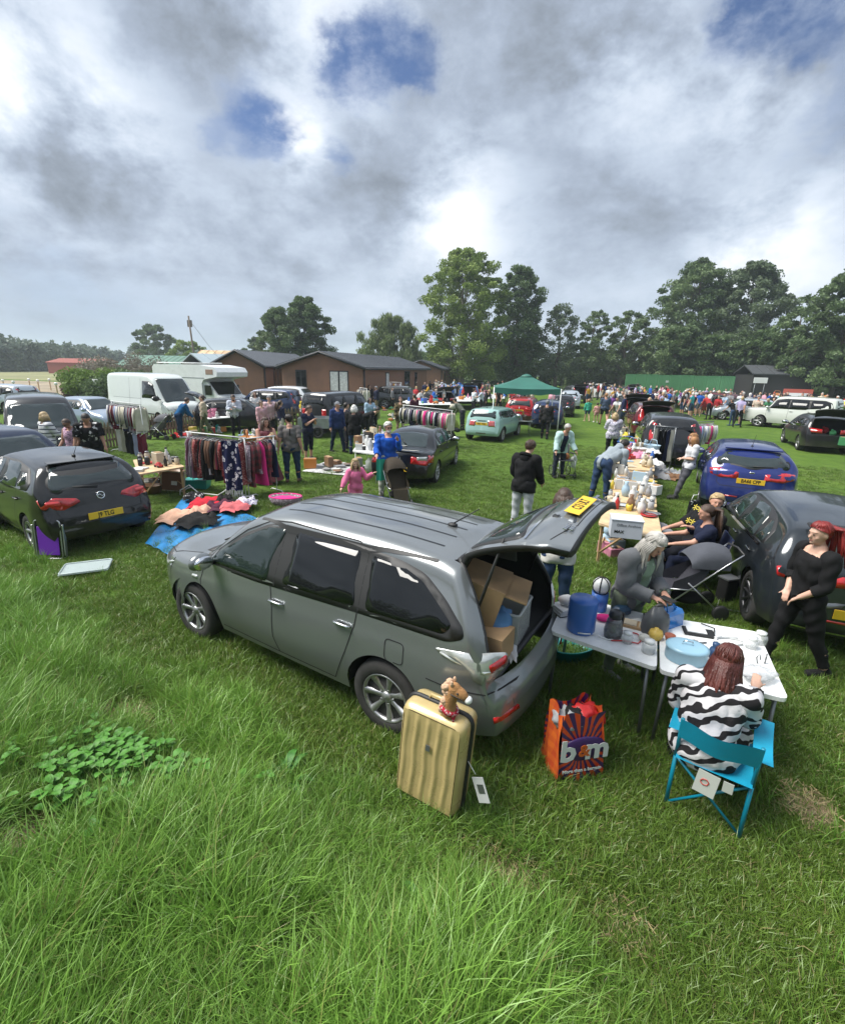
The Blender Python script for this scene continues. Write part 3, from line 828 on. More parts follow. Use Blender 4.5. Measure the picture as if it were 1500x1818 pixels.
  for name,d,par,lab in s.items:
   parent = s.objs.get(par,root)
   if isinstance(d,MB): me = d.mesh(name)
   else:
    V,FF,m,sm = d;me = bpy.data.meshes.new(name);me.from_pydata([tuple(v) for v in V],[],FF);me.materials.append(m)
    me.polygons.foreach_set('use_smooth',[sm]*len(me.polygons));me.update()
   if par == 'tailgate' and opengate: me.transform(s.gateT)
   if par == 'tailgate' and not opengate: parent = root
   o = put(bpy.data.objects.new(name,me),parent)
   if lab: o['label'] = lab
   s.objs.setdefault(name,o)
  if wheels:
   for sx_ in (1,-1):
    for sy in (1,-1):
     w = wheel(p['rw'],p.get('rimr',p['rw']*.66),p.get('tw',.205),p.get('spokes',5),p.get('rimm',RIM))
     w.location = (sx_*p['wb']/2,sy*(p['w']/2-.125),p['rw']);w.parent = root
     if sy < 0: w.rotation_euler = (0,0,pi)
  return root
WH = {}
def wheel(R,rr,tw,ns,rimm):
 key = (round(R,2),round(rr,2),ns,rimm.name)
 if key not in WH:
  mb = MB().use(TYRE);h = tw/2
  mb.lathe([(rr*.96,h*.62),(rr,h*.9),(rr*1.06,h*1.0),(R*.90,h*1.0),(R*.975,h*.80),(R,h*.45),(R,-h*.45),(R*.975,-h*.8),(R*.9,-h),(rr*1.02,-h),(rr*.96,-h*.6)],n=36,axis='Y')
  t = mb.mesh('tyre')
  mb = MB().use(rimm);d = .0
  mb.lathe([(rr*.90,h*.45),(rr*.90,h*.86),(rr*.97,h*.97),(rr*1.01,h*.93),(rr*1.0,h*.2),(rr*.88,h*.2)],n=36,axis='Y')
  for k in range(ns):
   a = 2*pi*k/ns;u = Vector((cos(a),0,sin(a)));v = Vector((-sin(a),0,cos(a)));V = []
   for q,wd,y,th in ((.16,.085,.60,.03),(.5,.055,.70,.03),(.93,.085,.90,.03)):
    wd *= 5.2/ns*1.15
    for sg,yy in ((-1,y*h-.02),(-.75,y*h+.002),(.75,y*h+.002),(1,y*h-.02)):
     V.append(u*rr*q+v*sg*wd*rr*2.1+Vector((0,yy,0)))
   F = [(i*4+j,i*4+j+1,(i+1)*4+j+1,(i+1)*4+j) for i in range(2) for j in range(3)]
   mb.add(V,F)
  mb.lathe([(.001,h*.78),(rr*.17,h*.76),(rr*.22,h*.62),(rr*.22,h*.3)],n=16,axis='Y')
  for k in range(5):
   a = 2*pi*(k+.5)/5;mb.lathe([(.011,h*.55),(.010,h*.68),(.004,h*.69)],c=(cos(a)*rr*.30,0,sin(a)*rr*.30),n=6,axis='Y')
  r = mb.mesh('rim')
  mb = MB().use(BLACKIN);mb.lathe([(.001,h*.10),(rr*.93,h*.10),(rr*.93,-h*.3),(.001,-h*.3)],n=24,axis='Y')
  mb.use(METAL);mb.lathe([(.001,h*.22),(rr*.62,h*.22),(rr*.62,h*.12)],n=24,axis='Y')
  b = mb.mesh('brake_disc');WH[key] = (t,r,b)
 w = bpy.data.objects.new('wheel',WH[key][0]);COL.objects.link(w)
 put(bpy.data.objects.new('rim',WH[key][1]),w);put(bpy.data.objects.new('brake_disc',WH[key][2]),w)
 return w
def mirror_mb(x,y,z,sg,col,big=1.0):
 mb = MB().use(col)
 mb.ell((x,sg*(y+.13*big),z),(.075*big,.125*big,.085*big),n=12,m=8,fn=lambda d: 1-.12*abs(d.x))
 mb.use(BLACKPL).tube([(x+.02,sg*(y-.03),z-.06),(x+.01,sg*(y+.06),z-.04)],.028,6)
 mb.use(CHROME).ell((x-.055*big,sg*(y+.13*big),z),(.026,.105*big,.068*big),n=12,m=6)
 return mb
def handle(c,x,z,m):
 for view,sg in (('L',1),('R',-1)):
  h,n = c.cast(view,x,z)
  if h is None: continue
  mb = MB().use(BLACKIN);mb.ell(h+n*.001,(.055,.006,.028),n=10,m=6)
  mb.use(m);mb.tube([h+Vector((.095,0,.012))+n*.004,h+Vector((.07,0,.012))+n*.03,h+Vector((-.07,0,.012))+n*.03,h+Vector((-.095,0,.012))+n*.004],[.009,.013,.013,.009],6)
  c.part('door_handle',mb)
def plate(c,root,txt,y,z,m=None,w=.52,hgt=.112,view='B',parent='',size=.105,tilt=0.0,T=None,flip=False):
 h,n = c.cast(view,y,z)
 dx = -1 if view == 'B' else 1
 n = Vector((dx*cos(tilt),0,sin(tilt)))
 R = Matrix(((0,0,n.x),(-1*(-dx) if False else (dx if view == 'F' else -1),0,0),(0,1,0))).to_3x3()
 # columns: text right, text up, outward
 right = Vector((0,-1,0)) if view == 'B' else Vector((0,1,0));up = n.cross(right)
 R = Matrix((right,up,n)).transposed()
 M4 = Matrix.Translation(h+n*.016) @ R.to_4x4()
 if T is not None: M4 = T @ M4
 pm = MB().use(m or YPLATE);pm.box((0,0,0),(w,hgt,.008),bev=.003)
 po = put(bpy.data.objects.new('number_plate',pm.mesh('number_plate')),parent if parent else root);po.matrix_local = M4
 if txt: text_obj('plate_text',txt,size,INK,po,(0,0,.0052),(0,0,0),extrude=.0006,sx=.80,bold=.003)
 return po
def std_prof(kind,p):
 pass
def corner(c,name,m,end,poly,parent='',off=.006,step=.07,th=.012):
 for sg in (1,-1):
  if end == 'B': az = -pi/4*sg;pl = [(-s_*sg,z) for s_,z in poly]
  else: az = -3*pi/4*sg;pl = [(s_*sg,z) for s_,z in poly]
  c.add(name,m,('D',az),pl,parent,off,step,th=th)
# ============ the grey hero car
OUT = dict(x0=-2.385,x1=2.27,w=1.80,h=1.68,wr=1.20,wb=2.67,rw=.345,rimr=.225,ra=.405,asq=1.0,sill=.27,spokes=7,ns=150,tw=.215,
 belt=[(-2.4,1.06),(-1.3,1.075),(0,1.02),(1.1,.98),(2.3,.90)],crown=.055,rc=.13,crease=.80,rearw=-1.5,bowr=.16,bowf=.30,kf=.24,kr=.13,er=.45,ef=.8,
 prof=[(-2.385,.60),(-2.37,.70),(-2.335,.80),(-2.315,.95),(-2.27,1.07),(-2.12,1.30),(-1.95,1.52),(-1.86,1.605),(-1.6,1.650),(-.9,1.68),(-.1,1.675),(.28,1.635),(.50,1.56),(1.20,1.09),(1.32,1.055),(1.8,1.0),(2.05,.96),(2.19,.89),(2.255,.78),(2.27,.68)],
 rprof=[(.2,.03),(.45,-.03),(.66,-.035),(.76,.03),(.9,.0)])
GREY = paint('gunmetal_grey_paint',(.20,.215,.222),.5)
c = Car('parked_car','dark grey estate car in the foreground with its tailgate raised over a cardboard box','car',None,OUT,GREY)
side = [(1.10,.985),(.86,1.17),(.50,1.40),(.20,1.535),(-.05,1.56),(-.9,1.555),(-1.35,1.525),(-1.60,1.47),(-1.82,1.34),(-2.00,1.19),(-2.02,1.12),(-1.90,1.07),(-.9,1.045),(.2,.995)]
side = rnd_poly(side,.06)
c.add('window_surround',BLACKPL,'L',side,off=.003,both=True)
GLASSG = mat('front_window_glass',(.018,.028,.026),rough=.02,spec=.7)
c.add('front_side_window',GLASSG,'L',rnd_poly([(.98,1.035),(.80,1.17),(.50,1.365),(.22,1.50),(-.02,1.52),(.09,1.035)],.035),off=.006,both=True)
c.add('rear_side_window',GLASSD,'L',rnd_poly([(-.16,1.52),(-.93,1.515),(-1.00,1.09),(-.13,1.065)],.04),off=.006,both=True)
c.add('quarter_window',GLASSD,'L',rnd_poly([(-1.06,1.505),(-1.38,1.48),(-1.58,1.42),(-1.76,1.30),(-1.91,1.19),(-1.86,1.115),(-1.12,1.095)],.05),off=.006,both=True)
c.add('windscreen',GLASSL,'T',rnd_poly([(.50,-.56),(.50,.56),(1.16,.70),(1.22,0),(1.16,-.70)],.05),off=.004)
c.add('scuttle_panel',BLACKPL,'T',[(1.19,-.66),(1.25,0),(1.19,.66),(1.29,.64),(1.36,0),(1.29,-.64)],off=.004)
HANDLEM = mat('painted_handle_silver',(.55,.57,.60),rough=.25,metal=.9)
c.seams([[(1.06,.93),(1.10,.80),(1.06,.55),(1.00,.36)],[(1.06,.93),(1.12,.985)],[(.02,1.0),(-.02,.8),(-.01,.5),(-.06,.33)],[(1.00,.36),(-.06,.33),(-.78,.33)],
         [(-1.04,1.06),(-1.02,.92),(-.98,.80),(-.93,.66),(-.86,.50),(-.78,.33)],[(-.02,1.56),(-.02,1.01)],[(.98,.99),(.82,1.19),(.50,1.425),(.20,1.56),(-.05,1.585),(-.9,1.58),(-1.02,1.50),(-1.05,1.07)],
         [(-1.75,.73),(-2.1,.72),(-2.33,.71)],[(1.66,.90),(1.78,.72),(1.80,.60)]])
c.strip('panel_gap',BLACKIN,'L',rnd_poly([(-1.35,.93),(-1.53,.93),(-1.53,.75),(-1.35,.75)],.04),w=.008,closed=True)
for yy in (-.40,-.2,0,.2,.40):
 P_ = [(.30-.10*abs(yy)/.4,yy),(-1.60,yy*1.0)]
 c.strip('roof_rib',mat('roof_rib_groove',(.05,.055,.06),rough=.3,metal=.7),'T',P_,w=.016,off=.003)  # narrow dark metallic strip along each roof rib
for sg in (1,-1): c.strip('roof_seal',BLACKPL,'T',[(.36,sg*.60),(.0,sg*.635),(-1.0,sg*.635),(-1.66,sg*.60)],w=.022,off=.006)
handle(c,-.13+.05+.0,.865,HANDLEM)
handle(c,-.90,.90,HANDLEM)
c.seams([[(2.2,-.0),(2.2,.0)]],both=False) if False else None
c.strip('panel_gap',BLACKIN,'T',[(1.28,.70),(1.75,.74),(2.02,.62),(2.12,.3),(2.14,0),(2.12,-.3),(2.02,-.62),(1.75,-.74),(1.28,-.70)],w=.009)
corner(c,'tail_light',CLEARL,'B',rnd_poly([(.66,1.00),(.84,1.03),(1.02,1.02),(1.20,.96),(1.22,.86),(1.06,.78),(.94,.80)],.025))
corner(c,'tail_light_red_lens',REDL,'B',rnd_poly([(1.02,.93),(1.19,.95),(1.20,.875),(1.04,.86)],.02),off=.011)
corner(c,'tail_light_rib',mat('clear_lamp_rib',(.75,.76,.74),rough=.1,metal=.6,coat=1),'B',[(.70,.985),(.98,.895),(1.16,.855),(1.16,.84),(.97,.875),(.70,.97)],off=.012)
corner(c,'headlight',CLEARL,'F',rnd_poly([(.58,.86),(.95,.82),(1.15,.76),(1.12,.68),(.85,.70)],.03))
corner(c,'reflector',REDL,'B',[(1.06,.49),(1.30,.50),(1.29,.54),(1.05,.54)],off=.016,th=.02,step=.03)
c.add('side_repeater',CLEARL,'L',rnd_poly([(1.245,.80),(1.155,.80),(1.155,.83),(1.245,.83)],.012),off=.010,both=True)
c.add('bumper_shelf',GREY,'T',[(-2.36,-.6),(-2.36,.6),(-2.33,.6),(-2.33,-.6)],off=.004)
gate_poly = [(-.70,.775),(.70,.775),(.74,.95),(.70,1.10),(.60,1.38),(.53,1.585),(-.53,1.585),(-.60,1.38),(-.70,1.10),(-.74,.95)]
c.add('rear_window_trim',BLACKPL,'B',rnd_poly([(-.62,1.12),(.62,1.12),(.58,1.30),(.485,1.545),(-.485,1.545),(-.58,1.30)],.05),'tailgate',off=.003)
c.add('rear_window',GLASSL,'B',rnd_poly([(-.55,1.15),(.55,1.15),(.52,1.30),(.44,1.52),(-.44,1.52),(-.52,1.30)],.05),'tailgate',off=.006)
c.strip('chrome_strip',CHROME,'B',[(-.63,1.095),(-.3,1.085),(.3,1.085),(.63,1.095)],w=.016,off=.008,parent='tailgate')
c.add('handle_recess',BLACKPL,'B',rnd_poly([(-.33,.985),(.33,.985),(.30,1.035),(-.30,1.035)],.012),'tailgate',off=.005)
c.add('plate_recess',mat('recess_grey_paint',(.10,.11,.12),rough=.4,metal=.7),'B',rnd_poly([(-.36,.855),(.36,.855),(.33,.982),(-.33,.982)],.02),'tailgate',off=.002)
c.strip('panel_crease',BLACKIN,'B',[(-.66,.92),(-.46,.86),(-.38,.83),(.38,.83),(.46,.86),(.66,.92)],w=.006,off=.002,parent='tailgate')
BADGE = mat('badge_silver',(.62,.63,.65),rough=.25,metal=1.0)
OUT_LOC = (-.955,4.842,0);OUT_YAW = 2.581
for sg in (1,-1): c.part('wing_mirror',mirror_mb(.88,.86,1.09,sg,BLACKPL if False else GREY,1.05))
mb = MB().use(BLACKPL);mb.ell((-1.45,0.0,1.672),(.05,.035,.02),n=10,m=6);mb.tube([(-1.45,0,1.68),(-1.70,0,1.86)],[.007,.004],6);c.part('aerial',mb)
for w_ in ([(1.24,.45,1.09),(1.10,.10,1.16)],[(1.26,-.1,1.09),(1.14,-.5,1.13)]): mb = MB().use(BLACKPL);mb.tube(w_,.010,5);c.part('wiper',mb)
car = c.finish(OUT_LOC,OUT_YAW,opengate=dict(poly=gate_poly,xmax=-1.62,hinge=(-1.80,1.60),ang=radians(83)))
po = plate(c,car,'CV13 UUJ' if False else 'C13 ULT',0,.915,parent=c.objs['tailgate'],T=c.gateT,size=.10)
b2 = MB().use(BADGE);b2.box((0,0,0),(.16,.028,.006),bev=.002)
T4 = c.gateT
for yy,zz_,nm,w_ in ((.45,.88,'badge',.15),(-.42,.90,'badge',.20),(.45,.845,'badge',.10)):
 h,n = c.cast('B',yy,zz_);b2 = MB().use(BADGE)
 nn = 5 if w_ > .12 else 3
 for k in range(nn): b2.box(tuple(h+n*.008+Vector((0,(k-(nn-1)/2)*w_/nn,0))),(.006,w_/nn*.72,.024))
 me = b2.mesh('badge');me.transform(T4);put(bpy.data.objects.new('badge',me),c.objs['tailgate'])
# boot: rubber seal, lining, floor and struts
def boot(c,root,poly,zf,depth,x_at,seal=.022):
 V = [];n = len(poly)
 pts = []
 for y,z in rnd_poly(poly,.08,4):
  h,nn = c.cast('B',y,z)
  if h is None: h = Vector((x_at,y,z))
  pts.append(h+Vector((.02,0,0)))
 mb = MB().use(BLACKPL);mb.tube(pts,seal,6,closed=True);mb.build('boot_seal',root)
 mb = MB().use(BLACKIN);k = len(pts)
 inn = [Vector((max(p.x,x_at)+.02,p.y*.99,p.z)) for p in pts]
 far = [Vector((x_at+depth,p.y*.92,max(zf,p.z*.97))) for p in pts]
 mb.add([*pts,*far],[(i,(i+1) % k,(i+1) % k+k,i+k) for i in range(k)]+[tuple(i+k for i in range(k))])
 mb.build('boot_lining',root)
 mb = MB().use(BLACKIN);mb.box((x_at+depth/2+.05,0,zf+.01),(depth-.02,1.18,.02));mb.build('boot_floor',root)
LINING = mat('grey_boot_trim',(.13,.125,.115),rough=.8)
boot(c,car,gate_poly,.76,1.15,-2.30)
for sg in (1,-1): mb = MB().use(LINING);mb.box((-1.62,sg*.60,1.28),(.45,.02,.16),R=rot3(sg*.25,0,0));mb.build('pillar_trim',car)
mb = MB().use(BLACKPL);gT = c.gateT
for sg in (1,-1):
 mb = MB().use(BLACKPL);a = Vector((-1.98,sg*.62,1.12));b = gT @ Vector((-2.12,sg*.60,1.25));mb.tube([a,a.lerp(b,.55),b],[.013,.013,.007],6);mb.build('gas_strut',car)
M_OUT = Matrix.Translation(OUT_LOC) @ Matrix.Rotation(OUT_YAW,4,'Z')
# ============ shared shapes of the other cars
def hatch_params(**k):
 d = dict(x0=-2.0,x1=2.0,w=1.74,h=1.48,wr=1.14,wb=2.51,rw=.31,rimr=.20,ra=.355,sill=.23,ns=90,rearw=-1.1,
  belt=[(-2.2,1.00),(-1.2,.99),(0,.93),(1.1,.90),(2.1,.80)],crown=.045,rc=.12,crease=.80)
 d.update(k);return d
def dress(c,root_kw,detail=1,rear_glass=None,side_out=None,wins=None,tail=None,head=None,screen=None,grill=None,doors=None,hnd=(),mirrors=None,trim=BLACKPL,glass=GLASSL,handlem=None):
 if side_out: c.add('window_surround',trim,'L',rnd_poly(side_out,.04),off=.003,both=True,step=.12)
 for w in wins or []: c.add('side_window',glass,'L',rnd_poly(w,.03),off=.006,both=True,step=.14)
 if rear_glass:
  c.add('rear_window_trim',BLACKPL,'B',rnd_poly(offset_poly(rear_glass,.03),.06),'tailgate',off=.003,step=.12)
  c.add('rear_window',glass,'B',rnd_poly(rear_glass,.06),'tailgate',off=.006,step=.12)
 if screen: c.add('windscreen',glass,'T',rnd_poly(screen,.06),off=.005,step=.12)
 for nm,mt,poly,o_ in tail or []: corner(c,nm,mt,'B',rnd_poly(poly,.02),off=o_,step=.10)
 for nm,mt,poly,o_ in head or []: corner(c,nm,mt,'F',rnd_poly(poly,.02),off=o_,step=.10)
 if grill: c.add('front_grille',BLACKPL,'F',rnd_poly(grill,.02),step=.12)
 if doors: c.seams(doors)
 for x,z in hnd: handle(c,x,z,handlem or c.col)
 if mirrors:
  for sg in (1,-1): c.part('wing_mirror',mirror_mb(*mirrors,sg,c.col))
def aerial_mb(x,z,l=.30):
 mb = MB().use(BLACKPL);mb.ell((x,0,z),(.05,.03,.02),n=8,m=5);mb.tube([(x,0,z),(x-l*.75,0,z+l*.7)],[.006,.003],5);return mb
def wiper_mb(c,y0,z0,y1,z1,view='B'):
 a,n = c.cast(view,y0,z0);b,n2_ = c.cast(view,y1,z1)
 mb = MB().use(BLACKPL);mb.tube([a+n*.03,b+n2_*.02],[.012,.006],5);return mb
# --- black five-door hatchback, left
P_ = hatch_params(x0=-2.06,x1=1.95,w=1.75,h=1.49,rearw=-1.2,bowr=.17,kr=.12,spokes=5,
 prof=[(-2.06,.52),(-2.05,.66),(-2.01,.80),(-1.965,.93),(-1.93,1.0),(-1.75,1.18),(-1.52,1.385),(-1.40,1.425),(-.8,1.475),(-.1,1.485),(.25,1.44),(.95,1.03),(1.1,.98),(1.6,.86),(1.85,.72),(1.95,.5)],
 rprof=[(.2,.05),(.45,-.02),(.62,-.02),(.72,.03),(.95,.0)])
BLACKC = paint('black_car_paint',(.0035,.0035,.004),.0)
c = Car('parked_car','black five door hatchback seen from behind beside the purple folding chair','car',None,P_,BLACKC)
dress(c,{},rear_glass=[(-.60,1.03),(.60,1.03),(.62,1.12),(.50,1.36),(-.50,1.36),(-.62,1.12)],side_out=[(1.02,.93),(.55,1.24),(.15,1.37),(-.6,1.40),(-1.15,1.34),(-1.45,1.14),(-1.42,1.03),(-.6,.97)],
 wins=[[(.92,.955),(.52,1.21),(.15,1.345),(-.05,1.355),(-.02,.965)],[(-.11,1.355),(-.72,1.36),(-.86,1.31),(-.90,1.02),(-.10,.975)],[(-.96,1.30),(-1.12,1.27),(-1.30,1.12),(-.96,1.04)]],
 tail=[('tail_light',REDL,[(.66,.93),(.90,.95),(1.14,.91),(1.18,.85),(1.0,.75),(.74,.79)],.006),('tail_light_lens',mat('bright_red_lens',(.62,.03,.03),rough=.1,coat=1),[(.78,.90),(.95,.90),(.97,.83),(.80,.83)],.010)],
 screen=[(.30,-.52),(.30,.52),(.95,.66),(1.0,0),(.95,-.66)],doors=[[(-.05,.96),(-.06,.6),(-.1,.3)],[(-.93,1.0),(-.92,.8),(-.82,.55),(-.72,.3)],[(.98,.9),(1.0,.6),(.9,.3),(-.72,.3)]],hnd=[(-.20,.82),(-.98,.84)],mirrors=(.86,.80,.98))
c.part('aerial',aerial_mb(-1.15,1.465));c.part('rear_wiper',wiper_mb(c,0,1.035,.33,1.07))
c.strip('panel_gap',BLACKIN,'B',[(-.60,.62),(-.64,.80),(-.66,.98)],w=.008);c.strip('panel_gap',BLACKIN,'B',[(.60,.62),(.64,.80),(.66,.98)],w=.008);c.strip('panel_gap',BLACKIN,'B',[(-.60,.62),(.60,.62)],w=.010)
mb = MB().use(c.col);h,n = c.cast('B',0,1.40);mb.box(tuple(h+Vector((.05,0,.022))),(.13,1.00,.022),R=rot3(0,-.12,0),bev=.01);c.part('roof_spoiler',mb)
h,n = c.cast('B',0,.90);mb = MB().use(CHROME);rr_ = Matrix.Translation(h+n*.008) @ n.to_track_quat('Z','Y').to_matrix().to_4x4();mb.T = rr_;mb.tube([(.055*cos(a*pi/8),.055*sin(a*pi/8),0) for a in range(16)],.009,6,closed=True);mb.tube([(-.05,.0,0),(-.01,.018,.002),(.01,-.018,.002),(.05,0,0)],.008,5);c.part('round_badge',mb)
loc,yaw = (-6.93,8.75,0),2.53
root = c.finish(loc,yaw);CORSA = (loc,yaw)
plate(c,root,'J9 TLG',0,.60)
# --- black saloon, centre
P_ = dict(x0=-2.30,x1=2.20,w=1.70,h=1.40,wr=1.06,wb=2.62,rw=.31,rimr=.215,ra=.35,sill=.22,ns=96,rearw=-1.6,bowr=.14,kr=.12,kf=.2,ef=.8,er=.6,spokes=10,crown=.05,rc=.10,crease=.8,
 belt=[(-2.3,.93),(-1.2,.94),(0,.90),(1.1,.87),(2.2,.72)],
 prof=[(-2.30,.50),(-2.285,.62),(-2.25,.82),(-2.20,.935),(-2.10,.965),(-1.66,.985),(-1.60,1.00),(-1.0,1.30),(-.75,1.37),(-.2,1.40),(.2,1.37),(.40,1.31),(1.0,.96),(1.12,.93),(1.8,.83),(2.08,.72),(2.18,.6),(2.20,.45)],rprof=[(.2,.04),(.42,-.03),(.60,-.03),(.70,.03),(.9,.0)])
c = Car('parked_car','black four door saloon with red and clear tail lights behind the man in blue','car',None,P_,BLACKC)
c.add('rear_window',GLASSL,'T',rnd_poly([(-1.58,-.56),(-1.60,0),(-1.58,.56),(-1.02,.47),(-.98,0),(-1.02,-.47)],.05),off=.006,step=.1)
dress(c,{},side_out=[(.98,.89),(.60,1.13),(.25,1.285),(-.5,1.32),(-.9,1.26),(-1.35,1.03),(-1.30,.955),(-.3,.925)],
 wins=[[(.90,.91),(.58,1.105),(.25,1.26),(-.03,1.28),(-.02,.925)],[(-.09,1.28),(-.50,1.29),(-.82,1.235),(-.90,.965),(-.10,.935)],[(-.96,1.20),(-1.22,1.03),(-1.18,.97),(-.97,.965)]],
 tail=[('tail_light',REDL,[(.70,.84),(.92,.87),(1.34,.84),(1.36,.66),(1.05,.62),(.74,.68)],.006),('tail_light_lens',CLEARL,[(.98,.845),(1.22,.835),(1.22,.75),(1.0,.75)],.010)],
 head=[('headlight',CLEARL,[(.60,.72),(1.15,.70),(1.15,.58),(.70,.58)],.006)],screen=[(.42,-.50),(.42,.50),(1.0,.66),(1.06,0),(1.0,-.66)],doors=[[(-.06,.93),(-.07,.6),(-.1,.28)],[(-.93,.96),(-.94,.80),(-.85,.55),(-.75,.28)],[(1.0,.88),(1.0,.6),(.9,.28),(-.75,.28)]],hnd=[(-.22,.80),(-.98,.81)],mirrors=(.80,.76,.93))
c.strip('side_moulding',METAL,'L',[(.95,.56),(-.70,.56)],w=.022,off=.008,both=True)
c.strip('panel_gap',BLACKIN,'T',[(-2.20,-.58),(-1.70,-.66),(-1.66,0),(-1.70,.66),(-2.20,.58)],w=.008)
h,n = c.cast('B',0,.97);mb = MB().use(BLACKC);mb.box((-2.16,0,.995),(.12,1.1,.02),bev=.008);c.part('boot_spoiler',mb)
a,n = c.cast('T',-1.56,0);b,n2_ = c.cast('T',-1.25,.25);mb = MB().use(BLACKPL);mb.tube([a+n*.03,b+n2_*.02],[.012,.006],5);c.part('rear_wiper',mb)
loc2,yaw2 = (-.07,14.3,0),1.313
root = c.finish(loc2,yaw2);ROVER = (loc2,yaw2)
plate(c,root,'V8 YLR' if False else 'Y8 LYB',0,.52)
# --- mint green mini hatch
P_ = hatch_params(x0=-1.83,x1=1.90,w=1.69,h=1.41,wr=1.16,wb=2.47,rw=.30,ra=.35,rearw=-1.1,bowr=.16,kr=.12,cladarch=.035,clad=.27,spokes=10,rimm=RIM,
 belt=[(-1.9,.97),(0,.93),(1.1,.89),(1.9,.78)],
 prof=[(-1.83,.50),(-1.82,.66),(-1.785,.85),(-1.75,.97),(-1.60,1.28),(-1.50,1.37),(-1.3,1.395),(-.4,1.41),(.3,1.385),(.48,1.33),(.90,.985),(1.0,.95),(1.6,.87),(1.82,.72),(1.90,.5)],rprof=[(.2,.05),(.42,-.04),(.58,-.04),(.68,.02),(.9,.0)])
MINT = paint('mint_green_paint',(.30,.48,.45),.0)
c = Car('parked_car','pale mint green small three door hatchback beside the clothes rail','car',None,P_,MINT)
dress(c,{},rear_glass=[(-.58,1.03),(.58,1.03),(.53,1.31),(-.53,1.31)],side_out=[(.98,.93),(.55,1.27),(-1.3,1.30),(-1.52,1.24),(-1.60,.99),(0,.955)],
 wins=[[(.88,.96),(.52,1.24),(-.25,1.26),(-.25,.97)],[(-.33,1.26),(-1.25,1.27),(-1.44,1.20),(-1.50,1.01),(-.33,.98)]],
 tail=[('tail_light_bezel',CHROME,[(.80,.92),(1.06,.92),(1.06,.66),(.80,.66)],.006),('tail_light',mat('pale_red_lens',(.5,.10,.10),rough=.1,coat=1),[(.82,.90),(1.04,.90),(1.04,.68),(.82,.68)],.010)],
 screen=[(.42,-.54),(.42,.54),(.88,.66),(.92,0),(.88,-.66)],doors=[[(-.28,.95),(-.28,.5),(-.35,.28)],[(.98,.9),(1.0,.6),(.85,.28),(-.35,.28)]],hnd=[(-.14,.82)],mirrors=(.72,.76,.97),handlem=CHROME)
c.part('aerial',aerial_mb(-1.2,1.40,.2));c.strip('boot_handle',BLACKPL,'B',[(-.18,.90),(.18,.90)],w=.03,off=.012);c.strip('exhaust_trim',METAL,'B',[(-.22,.38),(.22,.38)],w=.05,off=.01)
loc3,yaw3 = (3.24,22.3,0),1.113
root = c.finish(loc3,yaw3);MINI = (loc3,yaw3)
plate(c,root,'YB61 WEO',0,.77)
# --- red estate
P_ = hatch_params(x0=-2.35,x1=2.05,w=1.80,h=1.49,wr=1.18,wb=2.62,rw=.315,ra=.36,rearw=-1.5,bowr=.15,ns=80,spokes=5,
 belt=[(-2.4,1.0),(0,.93),(1.1,.90),(2.1,.78)],
 prof=[(-2.35,.50),(-2.34,.66),(-2.30,.85),(-2.26,1.0),(-2.08,1.33),(-2.0,1.42),(-1.7,1.45),(-.5,1.49),(.2,1.46),(.42,1.38),(1.05,.99),(1.2,.95),(1.8,.82),(2.0,.65),(2.05,.5)],rprof=[(.2,.05),(.42,-.03),(.60,-.03),(.70,.02),(.9,.0)])
RED = paint('bright_red_paint',(.38,.012,.015),.0)
c = Car('parked_car','bright red estate car parked in front of the green gazebo','car',None,P_,RED)
dress(c,{},rear_glass=[(-.60,1.05),(.60,1.05),(.52,1.37),(-.52,1.37)],side_out=[(1.1,.93),(.6,1.28),(.2,1.38),(-1.6,1.38),(-1.95,1.26),(-2.05,1.03),(0,.955)],
 wins=[[(1.0,.96),(.58,1.24),(.2,1.35),(-.02,1.355),(0,.97)],[(-.1,1.355),(-.85,1.36),(-.95,1.0),(-.1,.975)],[(-1.03,1.36),(-1.6,1.35),(-1.87,1.22),(-1.95,1.05),(-1.03,1.01)]],
 tail=[('tail_light',REDL,[(.88,1.0),(1.35,.96),(1.34,.82),(1.1,.80),(.92,.86)],.006)],screen=[(.38,-.54),(.38,.54),(1.0,.70),(1.05,0),(1.0,-.70)],doors=[[(-.05,.96),(-.08,.3)],[(-.98,1.0),(-.95,.7),(-.75,.3)]],hnd=[(-.2,.82),(-1.05,.83)],mirrors=(.82,.80,.98))
for sg in (1,-1):
 mb = MB().use(CHROME if False else METAL);mb.tube([(.0,sg*.52,1.50),(-.3,sg*.53,1.53),(-1.5,sg*.53,1.50),(-1.8,sg*.52,1.46)],.018,6);c.part('roof_rail',mb)
h,n = c.cast('B',0,.93);mb = MB().use(CHROME);mb.ell(h+n*.004,(.012,.05,.05),n=12,m=8);c.part('round_badge',mb)
loc,yaw = (6.1,29.8,0),1.235
root = c.finish(loc,yaw);GOLFR = (loc,yaw)
plate(c,root,'FD19 NKU',0,.80)
